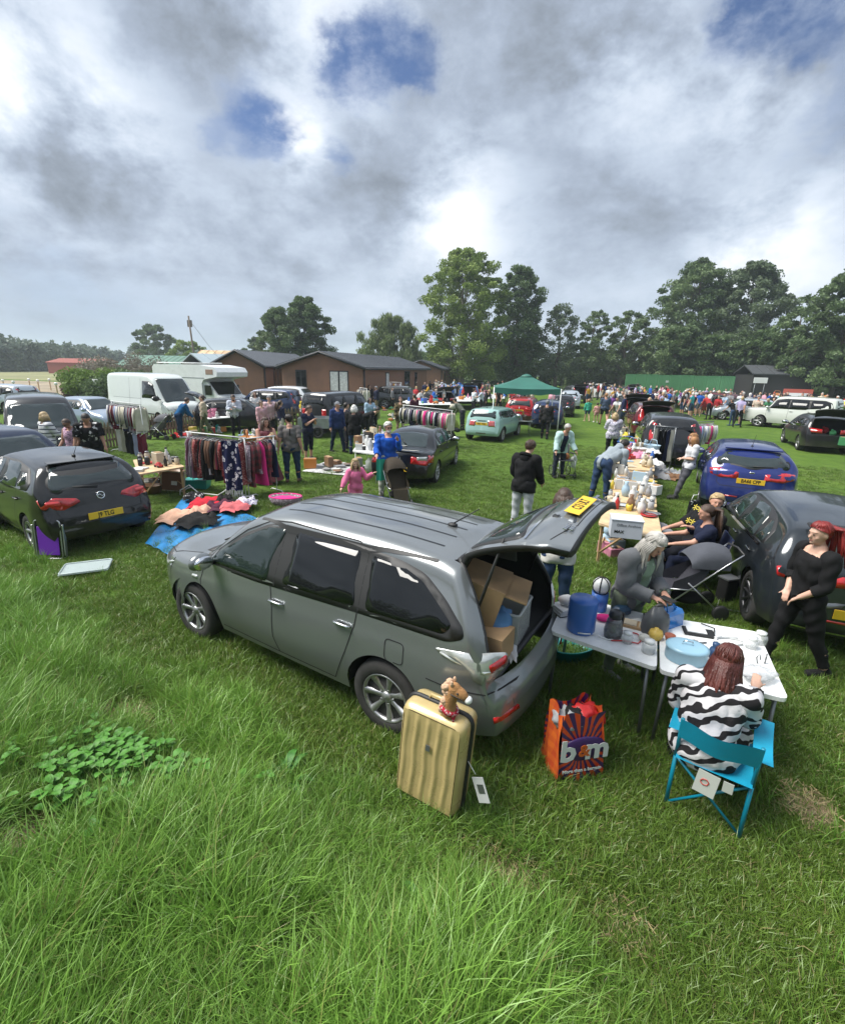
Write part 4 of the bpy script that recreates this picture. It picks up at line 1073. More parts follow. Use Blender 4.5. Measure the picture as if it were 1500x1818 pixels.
# --- metallic blue hatch, right
P_ = hatch_params(x0=-2.12,x1=2.20,w=1.82,h=1.485,wr=1.14,wb=2.65,rw=.32,rimr=.21,ra=.365,rearw=-1.2,bowr=.20,kr=.15,ns=90,spokes=5,
 belt=[(-2.2,1.03),(-1.2,1.02),(0,.95),(1.1,.90),(2.2,.76)],
 prof=[(-2.12,.50),(-2.11,.66),(-2.06,.86),(-2.0,.99),(-1.93,1.05),(-1.66,1.29),(-1.50,1.375),(-1.3,1.415),(-.6,1.475),(0,1.48),(.3,1.43),(1.1,.99),(1.25,.95),(1.8,.82),(2.1,.65),(2.2,.45)],rprof=[(.2,.05),(.42,-.03),(.62,-.03),(.72,.03),(.95,.0)])
BLUE = paint('metallic_deep_blue_paint',(.008,.020,.13),.25)
c = Car('parked_car','metallic deep blue five door hatchback seen from behind with a roof aerial','car',None,P_,BLUE)
dress(c,{},rear_glass=[(-.66,1.10),(0,1.07),(.66,1.10),(.66,1.17),(.50,1.35),(-.50,1.35),(-.66,1.17)],side_out=[(1.1,.93),(.6,1.25),(.2,1.365),(-.5,1.385),(-1.1,1.33),(-1.55,1.16),(-1.5,1.06),(0,.975)],
 wins=[[(1.0,.96),(.58,1.22),(.2,1.335),(-.02,1.345),(0,.99)],[(-.1,1.345),(-.5,1.355),(-.86,1.32),(-.95,1.03),(-.1,.995)],[(-1.03,1.30),(-1.12,1.28),(-1.42,1.15),(-1.38,1.08),(-1.03,1.05)]],
 tail=[('tail_light',REDL,[(.72,.99),(.9,1.02),(1.25,.97),(1.28,.84),(1.0,.82),(.80,.88)],.006)],
 screen=[(.30,-.52),(.30,.52),(1.05,.70),(1.12,0),(1.05,-.70)],doors=[[(-.05,.98),(-.08,.3)],[(-.98,1.04),(-.96,.8),(-.85,.5),(-.78,.3)],[(1.1,.9),(1.1,.6),(.95,.3),(-.78,.3)]],hnd=[(-.2,.86),(-1.05,.88)],mirrors=(.86,.82,1.0))
c.part('aerial',aerial_mb(-1.1,1.445,.42));c.part('rear_wiper',wiper_mb(c,0,1.085,-.38,1.10))
mb = MB().use(c.col);h,n = c.cast('B',0,1.40);mb.box(tuple(h+Vector((.0,0,.03))),(.22,1.08,.03),R=rot3(0,-.12,0),bev=.01);c.part('roof_spoiler',mb)
c.strip('panel_gap',BLACKIN,'B',[(-.64,1.0),(-.62,.72),(-.55,.66),(.55,.66),(.62,.72),(.64,1.0)],w=.010)
h,n = c.cast('B',0,.98);mb = MB().use(CHROME);mb.ell(h+n*.004,(.008,.055,.022),n=12,m=6);c.part('oval_badge',mb)
h,n = c.cast('B',.42,.84);mb = MB().use(CHROME);mb.box(h+n*.006,(.006,.16,.018));c.part('badge',mb)
corner(c,'reflector',REDL,'B',[(1.15,.44),(1.38,.44),(1.38,.47),(1.15,.47)])
loc,yaw = (8.0,11.9,0),1.083
root = c.finish(loc,yaw);FOCUS = (loc,yaw)
plate(c,root,'BA66 CFP',0,.80)
# --- dark grey hatch at the right edge
P_ = hatch_params(x0=-2.02,x1=2.24,w=1.79,h=1.46,wr=1.16,wb=2.64,rw=.33,rimr=.235,ra=.372,rearw=-1.2,bowr=.15,kr=.12,ns=110,spokes=10,rimm=mat('dark_alloy_rim',(.12,.12,.125),rough=.35,metal=.8),
 belt=[(-2.1,.99),(-1.2,.98),(0,.93),(1.1,.90),(2.2,.76)],
 prof=[(-2.02,.50),(-2.01,.66),(-1.98,.86),(-1.95,.98),(-1.68,1.30),(-1.56,1.37),(-1.3,1.41),(-.6,1.455),(0,1.46),(.3,1.41),(1.05,.98),(1.2,.95),(1.8,.84),(2.14,.67),(2.24,.45)],rprof=[(.2,.06),(.42,-.03),(.60,-.03),(.72,.02),(.95,.0)])
DGREY = paint('dark_blue_grey_paint',(.020,.026,.032),.35)
c = Car('parked_car','dark blue grey hatchback with open side window at the right edge','car',None,P_,DGREY)
OPENW = mat('open_window_dark_cabin',(.010,.014,.014),rough=.25,spec=.5)
dress(c,{},rear_glass=[(-.60,1.02),(.60,1.02),(.50,1.32),(-.50,1.32)],side_out=[(1.08,.93),(.6,1.24),(.2,1.345),(-.6,1.365),(-1.0,1.32),(-1.28,1.20),(-1.32,1.03),(0,.955)],
 wins=[[(1.0,.955),(.58,1.205),(.2,1.315),(-.02,1.325),(0,.97)],[(-.1,1.325),(-.6,1.335),(-.80,1.30),(-.88,1.00),(-.1,.975)],[(-.95,1.27),(-1.05,1.25),(-1.22,1.15),(-1.22,1.03),(-.95,1.02)]],
 tail=[('tail_light',REDL,[(.72,.94),(.9,.98),(1.28,.95),(1.30,.84),(1.0,.81),(.76,.84)],.006),('tail_light_lens',mat('bright_red_lens2',(.7,.03,.03),rough=.1,coat=1),[(.90,.93),(1.02,.94),(1.02,.87),(.90,.86)],.011)],
 screen=[(.30,-.52),(.30,.52),(1.0,.70),(1.06,0),(1.0,-.70)],doors=[[(-.05,.96),(-.08,.3)],[(-.98,1.0),(-.96,.8),(-.85,.5),(-.78,.3)],[(1.1,.9),(1.1,.6),(.95,.3),(-.78,.3)]],hnd=[(-.2,.83),(-1.0,.84)],mirrors=(.86,.82,.98),glass=GLASSG)
c.strip('chrome_strip',CHROME,'L',[(1.02,.935),(.0,.945),(-1.25,.995)],w=.030,off=.012,both=True)
c.strip('light_strip',CLEARL,'B',[(-.80,.86),(-.45,.845)],w=.02,off=.012)
corner(c,'reflector',REDL,'B',[(1.12,.45),(1.36,.45),(1.36,.475),(1.12,.475)],off=.008)
corner(c,'bumper_crease_reflection',mat('satin_bumper_sheen',(.20,.21,.22),rough=.25,metal=.6),'B',[(1.06,.66),(1.30,.67),(1.28,.60),(1.12,.58)],off=.004)  # lighter patch on the bumper corner: a reflection put into the colour
c.strip('chrome_lower_strip',CHROME,'B',[(-.70,.335),(-.3,.325),(.3,.325),(.70,.335)],w=.022,off=.012)
c.part('aerial',aerial_mb(-1.2,1.43,.12))
mb = MB().use(CHROME if False else BLACKPL);h,n = c.cast('B',0,1.36);mb.box(tuple(h+Vector((-.02,0,.03))),(.16,1.04,.03),R=rot3(0,-.15,0),bev=.01);c.part('roof_spoiler',mb)
loc,yaw = (5.42,6.45,0),1.20
root = c.finish(loc,yaw);GOLFD = (loc,yaw)
plate(c,root,'V6 OMA',0,.56)
# ---------------------------------------------------------------- cars and vans further back
PAINTS = {}
def pnt(nm,c,m=0.0): return paint(nm+'_paint',c,m)
SUVP = dict(x0=-2.2,x1=2.15,w=1.84,h=1.68,wr=1.30,wb=2.65,rw=.35,rimr=.23,ra=.40,sill=.30,ns=52,rearw=-1.3,bowr=.14,kr=.10,kf=.2,crown=.05,rc=.11,crease=.8,
 belt=[(-2.3,1.12),(0,1.05),(1.1,1.0),(2.2,.92)],
 prof=[(-2.2,.55),(-2.19,.72),(-2.15,.92),(-2.1,1.10),(-1.95,1.45),(-1.85,1.58),(-1.5,1.64),(-.4,1.68),(.3,1.64),(.5,1.55),(1.05,1.10),(1.2,1.06),(1.8,.97),(2.1,.80),(2.15,.6)])
BOXY = dict(SUVP,x0=-2.3,x1=2.3,h=1.85,wr=1.46,w=1.92,belt=[(-2.4,1.18),(2.3,1.08)],spokes=5,rc=.08,
 prof=[(-2.3,.55),(-2.295,.8),(-2.28,1.15),(-2.2,1.65),(-2.12,1.80),(-1.9,1.84),(-.4,1.86),(.45,1.83),(.62,1.75),(1.0,1.22),(1.15,1.17),(2.1,1.08),(2.25,.95),(2.3,.6)])
VANP = dict(SUVP,x0=-2.45,x1=2.35,h=1.97,w=1.90,wr=1.56,wb=3.0,rearw=-2.2,bowr=.04,rc=.10,belt=[(-2.5,1.20),(.8,1.12),(2.3,1.0)],
 prof=[(-2.45,.5),(-2.44,1.7),(-2.38,1.9),(-2.2,1.95),(0,1.97),(.75,1.95),(.98,1.85),(1.72,1.15),(1.85,1.10),(2.2,.95),(2.32,.75),(2.35,.5)])
BIGV = dict(VANP,x0=-2.9,x1=2.6,h=2.52,w=2.05,wr=1.80,wb=3.45,rw=.34,belt=[(-3.0,1.35),(1.0,1.30),(2.6,1.12)],
 prof=[(-2.9,.5),(-2.88,2.2),(-2.82,2.42),(-2.6,2.50),(0,2.52),(.8,2.48),(1.15,2.35),(1.98,1.30),(2.1,1.22),(2.45,1.05),(2.57,.8),(2.6,.5)],rc=.14)
HAT = hatch_params(ns=52)
HAT['prof'] = [(-2.0,.52),(-1.99,.70),(-1.95,.90),(-1.90,1.02),(-1.65,1.33),(-1.5,1.41),(-.8,1.47),(0,1.48),(.3,1.42),(1.0,.99),(1.15,.95),(1.7,.83),(1.95,.68),(2.0,.5)]
def bcar(kind,label,col,loc,rz,group=None,open_=False,rear=True,front=True,txt=None,cat='car',wheels=True,dark=True):
 base = dict(suv=SUVP,boxy=BOXY,van=VANP,bigvan=BIGV,hatch=HAT)[kind]
 c = Car('parked_van' if 'van' in kind else 'parked_car',label,'van' if 'van' in kind else cat,group,dict(base),col)
 p = c.p;h,xr = p['h'],p['x0'];g = GLASSD if dark else GLASSL
 zb = c.belt(0)
 if kind in ('van','bigvan'):
  xs_ = 1.72 if kind == 'van' else 1.98;t = h-.28 if kind == 'van' else 2.15;xt = .80 if kind == 'van' else .95
  zlo = c.belt(1.0)+.05
  w = [(xs_-.28,zlo),(xt+.32,t-.12),(xt,t),(xt-.55,t),(xt-.62,zlo)]
  c.add('window_surround',BLACKPL,'L',rnd_poly(w,.05),off=.004,both=True,step=.3)
  c.add('side_window',GLASSD,'L',rnd_poly(offset_poly(w,-.045),.04),off=.008,both=True,step=.3)
  c.add('windscreen',GLASSL,'T',rnd_poly([(xt+.25,-.72),(xt+.25,.72),(xs_+.02,.80),(xs_+.12,0),(xs_+.02,-.80)],.08),off=.022,step=.14)
  c.seams([[(xt-.70,p['sill']),(xt-.70,h-.25)],[(xs_-.1,zlo),(xs_-.05,.6)],[(-2.2,h*.52),(xt-.7,h*.52)],[(-.7,.4),(-.7,h-.25)]])
  c.add('front_grille',BLACKPL,'F',rnd_poly([(-.5,.50),(.5,.50),(.55,.66),(-.55,.66)],.03),step=.2)
  c.strip('side_moulding',BLACKPL,'L',[(-2.1,.62),(1.3,.62)],w=.05,off=.01,both=True)
  corner(c,'headlight',CLEARL,'F',rnd_poly([(.85,1.02),(1.15,1.0),(1.45,.80),(1.2,.74),(.95,.82)],.03))
  if kind == 'van': c.add('side_window',GLASSD,'L',rnd_poly([(.0,1.15),(.0,1.60),(-1.0,1.60),(-1.0,1.15)],.06),off=.005,both=True,step=.4)
 else:
  zt = h-.14;xb = {'suv': -1.95,'boxy': -2.12,'hatch': -1.5}[kind];xf = {'suv': (.98,.45),'boxy': (.95,.60),'hatch': (.95,.40)}[kind]
  so = [(xf[0]+.05,zb),(xf[1],zt-.08),(.15,zt),(xb+.45,zt-.01),(xb+.15,zt-.12),(xb+.02,zb+.18),(xb+.12,zb+.05),(-.5,zb+.01)]
  c.add('window_surround',BLACKPL,'L',rnd_poly(so,.05),off=.004,both=True,step=.25)
  for w in ([(xf[0]-.08,zb+.04),(xf[1]-.06,zt-.13),(.13,zt-.04),(-.05,zt-.04),(-.05,zb+.04)],[(-.12,zt-.04),(-.95,zt-.04),(-1.0,zb+.06),(-.12,zb+.045)],[(-1.07,zt-.05),(xb+.47,zt-.05),(xb+.2,zt-.15),(xb+.12,zb+.15),(-1.09,zb+.08)]):
   c.add('side_window',g,'L',rnd_poly(w,.04),off=.008,both=True,step=.3)
  yb = .62 if kind != 'hatch' else .56
  c.add('rear_window_trim',BLACKPL,'B',rnd_poly([(-yb-.04,zb+.08),(yb+.04,zb+.08),(yb-.06,zt-.0),(-yb+.06,zt-.0)],.06),'tailgate',off=.004,step=.25)
  c.add('rear_window',GLASSD,'B',rnd_poly([(-yb,zb+.11),(yb,zb+.11),(yb-.1,zt-.03),(-yb+.1,zt-.03)],.06),'tailgate',off=.008,step=.25)
  xw = {'suv': (.52,1.02),'boxy': (.65,.98),'hatch': (.34,.96)}[kind]
  c.add('windscreen',GLASSL,'T',rnd_poly([(xw[0],-.54),(xw[0],.54),(xw[1],.68),(xw[1]+.06,0),(xw[1],-.68)],.08),off=.018,step=.16)
  if kind in ('boxy',):
   tl = [(1.05,1.10),(1.25,1.10),(1.25,.72),(1.05,.72)]
  elif kind == 'suv': tl = [(.90,1.45),(1.02,1.40),(1.18,1.0),(1.15,.85),(.98,.88),(.93,1.1)]
  else: tl = [(.78,1.0),(1.15,.96),(1.18,.80),(.9,.82)]
  corner(c,'tail_light',REDL,'B',rnd_poly(tl,.02),step=.2)
  corner(c,'headlight',CLEARL,'F',rnd_poly([(.72,zb-.22),(1.2,zb-.26),(1.2,zb-.40),(.85,zb-.38)],.02),step=.2)
  c.add('front_grille',BLACKPL,'F',rnd_poly([(-.42,.52),(.42,.52),(.40,.62),(-.40,.62)],.02),step=.2)
  c.seams([[(-.08,zb),(-.08,.35)],[(-1.03,zb),(-.98,.7),(-.75,.35)],[(.98,zb-.05),(.98,.45)]])
  handle(c,-.22,zb-.12,col);handle(c,-1.05,zb-.10,col)
 for sg in (1,-1): c.part('wing_mirror',mirror_mb(.95 if 'van' not in kind else (1.55 if kind == 'van' else 1.8),p['w']/2-.06,zb+.06,sg,BLACKPL if 'van' in kind else col,1.5 if 'van' in kind else 1.0))
 og = None
 if open_:
  hx = {'suv': -1.8,'boxy': -2.1,'hatch': -1.5}[kind];hz = c.ztop(hx)-.04
  gp = [(-.62,.72),(.62,.72),(.68,.95),(.56,hz-.03),(-.56,hz-.03),(-.68,.95)]
  og = dict(poly=gp,xmax=hx+.1,hinge=(hx,hz),ang=radians(85))
 root = c.finish(loc,rz,opengate=og,wheels=wheels)
 if open_: boot(c,root,gp,.72,.9,xr+.08)
 if txt:
  h_,n_ = c.cast('B',0,.62)
  plate(c,root,txt,0,.62)
 return root,c
def gp(px,dist):
 p = AT(px,700,dist);return (p.x,p.y,0)
bcar('van','black van with roof rails facing the picket fence at far left',pnt('van_black',(.018,.018,.02)),gp(62,19.8),radians(-50),dark=False)
bcar('suv','dark navy blue estate car cut off by the left edge of the view',pnt('navy',(.008,.016,.045),.2),gp(-30,13.2),radians(-28),dark=False)
bcar('suv','pale silver estate car parked by the sandy plot at far left',pnt('silver_blue',(.45,.50,.55),.4),gp(0,38),radians(170))
bcar('hatch','silver blue saloon car nose out beside the white van',pnt('ice_blue',(.30,.36,.45),.4),gp(160,27),radians(-25),dark=False)
bcar('bigvan','long white high roof panel van parked behind the picket fence',pnt('van_white',(.66,.70,.67)),gp(278,28.5),radians(-30))
bcar('hatch','black hatchback with raised boot lid beside the stroller',pnt('jet_black',(.012,.012,.014)),gp(422,25.0),radians(12),open_=True)
bcar('suv','dark blue off-road car with tall red tail light by the brown lodge',pnt('dark_blue',(.012,.028,.085),.3),gp(470,31),radians(172),txt=None)
bcar('suv','white crossover car parked between the blue car and the black four by four',pnt('pearl_white',(.62,.64,.66)),gp(528,34.5),radians(-12),dark=False)
bcar('boxy','black boxy four by four with yellow plate and coats hanging on its door',pnt('coal_black',(.014,.015,.017)),gp(609,24.8),radians(62),txt='OU05 XRA')
bcar('suv','dark grey crossover half hidden by stalls under the lodge window',pnt('slate',(.05,.055,.06),.4),gp(718,38),radians(-10))
bcar('hatch','black hatchback with raised boot behind red hanging clothes',pnt('jet_black',(0,0,0)),gp(775,37),radians(110),open_=True)
bcar('suv','bright blue van-like car with its boot up left of the poplar trunk',pnt('azure',(.02,.14,.42)),gp(826,46),radians(95),open_=True)
bcar('hatch','dark blue car parked just beyond the gazebo legs',pnt('dark_blue',(0,0,0)),gp(978,28.5),radians(72))
bcar('hatch','black hatchback second in the row beyond the gazebo',pnt('jet_black',(0,0,0)),gp(1000,36),radians(74))
bcar('hatch','silver grey car third in the row beyond the gazebo',pnt('silver_blue',(0,0,0)),gp(1012,44),radians(75))
bcar('suv','dark estate fourth in the row beyond the gazebo with boot raised',pnt('slate',(0,0,0)),gp(1018,52),radians(90),open_=True)
bcar('suv','black family car with silver roof rails parked beyond the blue hatchback',pnt('coal_black',(0,0,0)),(12.2*.72,17.6,0),radians(70))
bcar('suv','dark maroon estate with open tailgate full of goods',pnt('maroon',(.10,.010,.014),.2),(10.9,23.8,0),radians(74),open_=True)
bcar('suv','black car with raised tailgate and turquoise bag inside',pnt('jet_black',(0,0,0)),(12.8,30.5,0),radians(76),open_=True)
bcar('boxy','white off-road estate parked broadside on the right of the field',pnt('cream_white',(.60,.62,.58)),gp(1412,36),radians(128))
bcar('hatch','black hatchback with wide open boot next to the white off-roader',pnt('jet_black',(0,0,0)),gp(1464,27.0),radians(66),open_=True)
bcar('hatch','silver car near the dark shed on the right',pnt('silver_blue',(0,0,0)),gp(1322,40),radians(160))
bcar('suv','dark red car in the crowd in front of the green hoarding',pnt('maroon',(0,0,0)),gp(1262,44),radians(110))
bcar('suv','white car with open boot at the end of the track',pnt('pearl_white',(0,0,0)),gp(1066,62),radians(88),open_=True)
bcar('hatch','dark car with raised boot left of the green hoarding',pnt('slate',(0,0,0)),gp(1108,60),radians(95),open_=True)
bcar('hatch','small blue car behind the lodge corner',pnt('azure',(0,0,0)),gp(800,50),radians(160))
bcar('suv','grey car with open boot in the crowd below the poplar',pnt('slate',(0,0,0)),gp(848,58),radians(80),open_=True)
# roof bars of the black family car
# --- motorhome
m = thing('motorhome','white motorhome with overhanging cab bed parked behind the white van','motorhome',gp(362,33.5),radians(-28))
WH_ = mat('motorhome_white',(.70,.72,.72),rough=.35,coat=.4,var=.05)
mb = MB().use(WH_);
P = [(-3.1,.55),(-3.1,2.75),(-2.9,2.92),(1.2,2.95),(2.55,2.80),(2.75,2.55),(2.7,2.30),(1.55,2.12),(1.35,1.9),(1.35,.55)]
V = [(x,sg*1.12,z) for sg in (1,-1) for x,z in P];n_ = len(P)
mb.smooth = False;mb.add(V,[tuple(range(n_)),tuple(range(n_,2*n_))[::-1]]+[(i,i+n_,(i+1) % n_+n_,(i+1) % n_) for i in range(n_)]);mb.build('body',m)
mb = MB().use(WH_);mb.smooth = False;P = [(1.3,.5),(1.3,1.95),(1.65,2.0),(2.35,1.25),(2.95,1.05),(3.05,.5)];n_ = len(P)
V = [(x,sg*(1.0 if x < 2 else .92),z) for sg in (1,-1) for x,z in P];mb.add(V,[tuple(range(n_)),tuple(range(n_,2*n_))[::-1]]+[(i,i+n_,(i+1) % n_+n_,(i+1) % n_) for i in range(n_)]);mb.build('cab',m)
mb = MB().use(GLASSD);mb.add([(1.70,-.85,1.97),(1.70,.85,1.97),(2.34,.85,1.30),(2.34,-.85,1.30)],[(0,1,2,3)],False);mb.add([(1.72,-.86,1.94),(1.72,.86,1.94),(2.34,.85,1.27),(2.34,-.85,1.27)],[(0,1,2,3)],False);mb.build('windscreen',m).location = (.02,0,.02)
for sg in (1,-1):
 mb = MB().use(GLASSD);mb.box((1.72,sg*1.01,1.52),(.55,.02,.55));mb.build('side_window',m)
 mb = MB().use(mat('amber_tinted_window',(.30,.20,.16),rough=.1));mb.box((2.1,sg*1.125,2.55),(.62,.02,.28),bev=.008);mb.build('bunk_window',m)
 mb = MB().use(METAL);mb.box((-.3,sg*1.125,2.2),(3.8,.015,.03));mb.build('side_stripe',m)
 mb = MB().use(GLASSD);mb.box((-1.2,sg*1.125,1.75),(1.0,.02,.5),bev=.008);mb.build('side_window',m)
 for x in (2.1,-1.7):
  w = wheel(.34,.22,.2,5,RIM);w.parent = m;w.location = (x,sg*.95,.34)
  if sg < 0: w.rotation_euler = (0,0,pi)
mb = MB().use(WHITEM);[mb.tube([(-2.9,sg*.9,3.02),(.8,sg*.9,3.05)],.025,6) for sg in (1,-1)];[mb.tube([(x,-.9,3.04),(x,.9,3.04)],.02,6) for x in (-2.8,-1,.7)];mb.build('roof_rack',m)
# --- small box trailer
t = thing('box_trailer','small galvanised box trailer in front of the black four by four','trailer',gp(566,22.0),radians(4))
GALV = mat('galvanised_sheet',(.34,.36,.36),rough=.45,metal=.6,var=.15)
mb = MB().use(GALV)
for s_ in ((0,.62,.62),(0,-.62,.62)): mb.box(s_,(1.7,.03,.42))
mb.box((.85,0,.62),(.03,1.24,.42));mb.box((-.85,0,.62),(.03,1.24,.42));mb.box((0,0,.42),(1.7,1.2,.03))
for x in (-.5,0,.5): mb.box((x,-.64,.62),(.05,.02,.42))
mb.build('tub',t);mb = MB().use(METAL);mb.tube([(.85,0,.42),(1.7,0,.42),(1.85,0,.5)],.03,6);mb.build('drawbar',t)
for sg in (1,-1):
 w = wheel(.25,.15,.14,5,RIM);w.parent = t;w.location = (0,sg*.74,.25)
# ---------------------------------------------------------------- lodges, sheds, fences, roads
BOARD = mat('brown_cladding',(.215,.105,.060),rough=.6,var=.10,vscale=1.5,bump=.1,bscale=20)
ROOFM = mat('grey_slate_roof',(.135,.145,.16),rough=.6,var=.12,vscale=3)
DARKT = mat('anthracite_trim',(.022,.023,.026),rough=.5)
CURT = mat('white_curtain',(.55,.56,.56),rough=.8,var=.2,vscale=8)
def lodge(label,A,B,Cc,ze,zr,wins):
 """A: far end of the gable wall, B: near corner, C: far end of the long wall (ground points)"""
 A,B,Cc = Vector(A),Vector(B),Vector(Cc);gx = (A-B);lx = (Cc-B)
 L_ = lx.length;Wd = gx.length;ux = lx.normalized();uy = gx.normalized()
 # square it up
 uy = (uy-ux*uy.dot(ux)).normalized();rz = atan2(ux.y,ux.x);flip = ux.cross(uy).z < 0
 s_ = -1 if flip else 1
 t = thing('lodge',label,'lodge',tuple(B),rz)
 mb = MB().use(BOARD);y1 = s_*Wd;mb.smooth = False
 nb_ = 22
 def wall(p,q,hgt,peak=None):
  # shiplap boards: each board its own tilted strip
  p,q = Vector(p),Vector(q);n = Vector(((q-p).y,-(q-p).x,0)).normalized();top = peak or hgt;k = int(top/.15)
  for i in range(k):
   z0,z1 = .45+(top-.45)*i/k,.45+(top-.45)*(i+1)/k
   def rng(z):
    if peak is None or z <= hgt: return 0,1
    f = (z-hgt)/(peak-hgt)*.5;return f,1-f
   a0,b0 = rng(z0);a1,b1 = rng(z1)
   P0,P1,P2,P3 = p.lerp(q,a0),p.lerp(q,b0),p.lerp(q,b1),p.lerp(q,a1)
   o = n*.025
   mb.add([P0+o+Vector((0,0,z0)),P1+o+Vector((0,0,z0)),P2+Vector((0,0,z1)),P3+Vector((0,0,z1))],[(0,1,2,3)],False)
   mb.add([P0+o+Vector((0,0,z0)),P1+o+Vector((0,0,z0)),P1+Vector((0,0,z0)),P0+Vector((0,0,z0))],[(0,1,2,3)],False)
 c00,c10,c01,c11 = (0,0,0),(L_,0,0),(0,y1,0),(L_,y1,0)
 pr = [(c00,c10,None),(c01,c00,1),(c11,c01,None),(c10,c11,1)]
 for p,q,g in pr:
  if flip: p,q = q,p
  wall(p,q,ze,zr if g else None)
 mb.build('wall',t)
 mb = MB().use(DARKT);mb.box((L_/2,y1/2,.25),(L_-.1,Wd-.1,.5));mb.build('skirting',t)
 # roof, a real slab each side, ribbed
 for k,(ya,yb) in enumerate(((-.3*s_,y1/2),(y1+.3*s_,y1/2))):
  mb = MB().use(ROOFM);mb.smooth = False;sl = (zr-ze)/(Wd/2);zlo = ze-.3*sl+.06
  a = [(-.35,ya,zlo),(L_+.35,ya,zlo),(L_+.35,yb,zr+.06),(-.35,yb,zr+.06)];b = [(x,y,z+.09) for x,y,z in a]
  mb.add(a+b,[(0,1,2,3),(4,5,6,7),(0,1,5,4),(1,2,6,5),(2,3,7,6),(3,0,4,7)],False)
  nr = int(L_/.45)
  for i in range(nr+1):
   x = -.3+(L_+.6)*i/nr;mb.add([(x-.02,ya,zlo+.09),(x+.02,ya,zlo+.09),(x+.02,yb,zr+.15),(x-.02,yb,zr+.15),(x-.02,ya,zlo+.13),(x+.02,ya,zlo+.13),(x+.02,yb,zr+.19),(x-.02,yb,zr+.19)],[(4,5,6,7),(0,4,7,3),(1,2,6,5),(0,1,5,4)],False)
  mb.build('roof',t)
 mb = MB().use(DARKT)
 for x in (-.38,L_+.38):
  mb = MB().use(DARKT);mb.tube([(x,-.34*s_,ze-.02-.3*(zr-ze)/(Wd/2)),(x,y1/2,zr+.08),(x,y1+.34*s_,ze-.02-.3*(zr-ze)/(Wd/2))],.09,4);mb.build('bargeboard',t)
 mb = MB().use(DARKT);mb.tube([(-.3,-.38*s_,ze-.10),(L_+.3,-.38*s_,ze-.10)],.06,6);mb.build('gutter',t)
 mb = MB().use(DARKT);mb.tube([(.05,-.08*s_,ze-.1),(.05,-.08*s_,.3)],.05,6);mb.build('downpipe',t)
 for wall_,u,w,z0,z1,cur in wins:
  f = MB().use(DARKT);dn = -.045*s_
  def at(u_,z_,o): return (u_,o*s_*-1,z_) if wall_ == 'L' else (-o,u_*s_,z_)
  sx,sy = (w,.05) if wall_ == 'L' else (.05,w)
  f.box(at(u,(z0+z1)/2,.02),(sx,sy,z1-z0));fo = f.build('window',t)
  g = MB().use(CURT if cur else GLASSD);n_ = 2 if w > .8 else 1
  for k in range(n_):
   uu = u+(k-(n_-1)/2)*w/n_;ww = w/n_-.14;g.box(at(uu,(z0+z1)/2,.047),(ww if wall_ == 'L' else .012,.012 if wall_ == 'L' else ww,z1-z0-.16))
  g.build('pane',fo)
 return t
def gp2(px,d):
 p = AT(px,690,d);return (p.x,p.y,0)
lodge('brown boarded lodge with grey roof, middle of three, white curtained window in its gable',gp2(532,41),gp2(645,36.5),gp2(757,54),2.95,3.90,
      [('G',1.9,1.5,1.2,2.7,True),('G',5.0,.9,1.3,2.7,False),('L',5.3,.8,1.2,2.6,True),('L',11.0,1.7,1.2,2.7,False),('L',14,.8,1.3,2.6,False)])
lodge('brown boarded lodge with grey roof at the left end of the lodges',gp2(404,44),gp2(470,41),gp2(560,52),2.95,3.95,[('L',2.6,1.6,.9,2.8,False)])
lodge('brown boarded lodge furthest right, half hidden behind the middle one',gp2(738,66),gp2(782,62),gp2(806,80),2.95,3.8,[('L',4,1.4,1.3,2.6,False)])
# grey shed roof behind left lodge
def shed(name,label,cat,c,d,rz,wallm,roofm,ridge=.0,extra=None):
 t = thing(name,label,cat,c,rz);mb = MB().use(wallm);mb.box((0,0,d[2]/2),d);mb.build('wall',t)
 mb = MB().use(roofm);mb.smooth = False;x,y,z = d[0]/2+.2,d[1]/2+.25,d[2]
 mb.add([(-x,-y,z),(x,-y,z),(x,0,z+ridge),(-x,0,z+ridge),(-x,y,z),(x,y,z)]+[(-x,-y,z+.12),(x,-y,z+.12),(x,0,z+ridge+.12),(-x,0,z+ridge+.12),(-x,y,z+.12),(x,y,z+.12)],
           [(0,1,2,3),(3,2,5,4),(6,9,8,7),(9,10,11,8),(0,6,7,1),(4,5,11,10),(0,3,9,6),(3,4,10,9),(1,7,8,2),(2,8,11,5)],False)
 n_ = int(d[0]/1.0)
 for i in range(n_+1):
  xx = -x+2*x*i/n_;mb.box((xx,-y/2,z+ridge/2+.14),(.07,sqrt(y*y+ridge*ridge),.05),R=rot3(atan2(ridge,y),0,0))
 mb.build('roof',t);return t
GREENSH = mat('green_profile_sheet',(.075,.17,.12),rough=.5,var=.12,vscale=.6)
GREYSH = mat('pale_grey_sheet',(.27,.33,.36),rough=.5,var=.1)
shed('long_barn','long low barn with pale green roof beyond the hedge','barn',gp2(305,98),(13,9,2.4),radians(-8),mat('dark_barn_boards',(.10,.09,.07),rough=.9),GREENSH,1.7)  # barn walls in one even dark brown
shed('shed','small shed with pale grey tin roof left of the lodges','shed',gp2(396,58),(5.5,8,2.9),radians(40),mat('black_timber',(.02,.02,.02),rough=.8),GREYSH,1.0)
shed('barn','barn with orange and cream striped roof beyond the grey shed','barn',gp2(425,76),(9,9,3.3),radians(5),CARD,mat('orange_cream_roof',(.55,.38,.22),rough=.7,var=.25,vscale=1),1.4)
shed('shed','dark open fronted shed under the trees at far right','shed',gp2(1376,74),(7.5,5,3.0),radians(-10),mat('black_timber',(0,0,0)),mat('dark_felt',(.05,.055,.06),rough=.8),1.0)
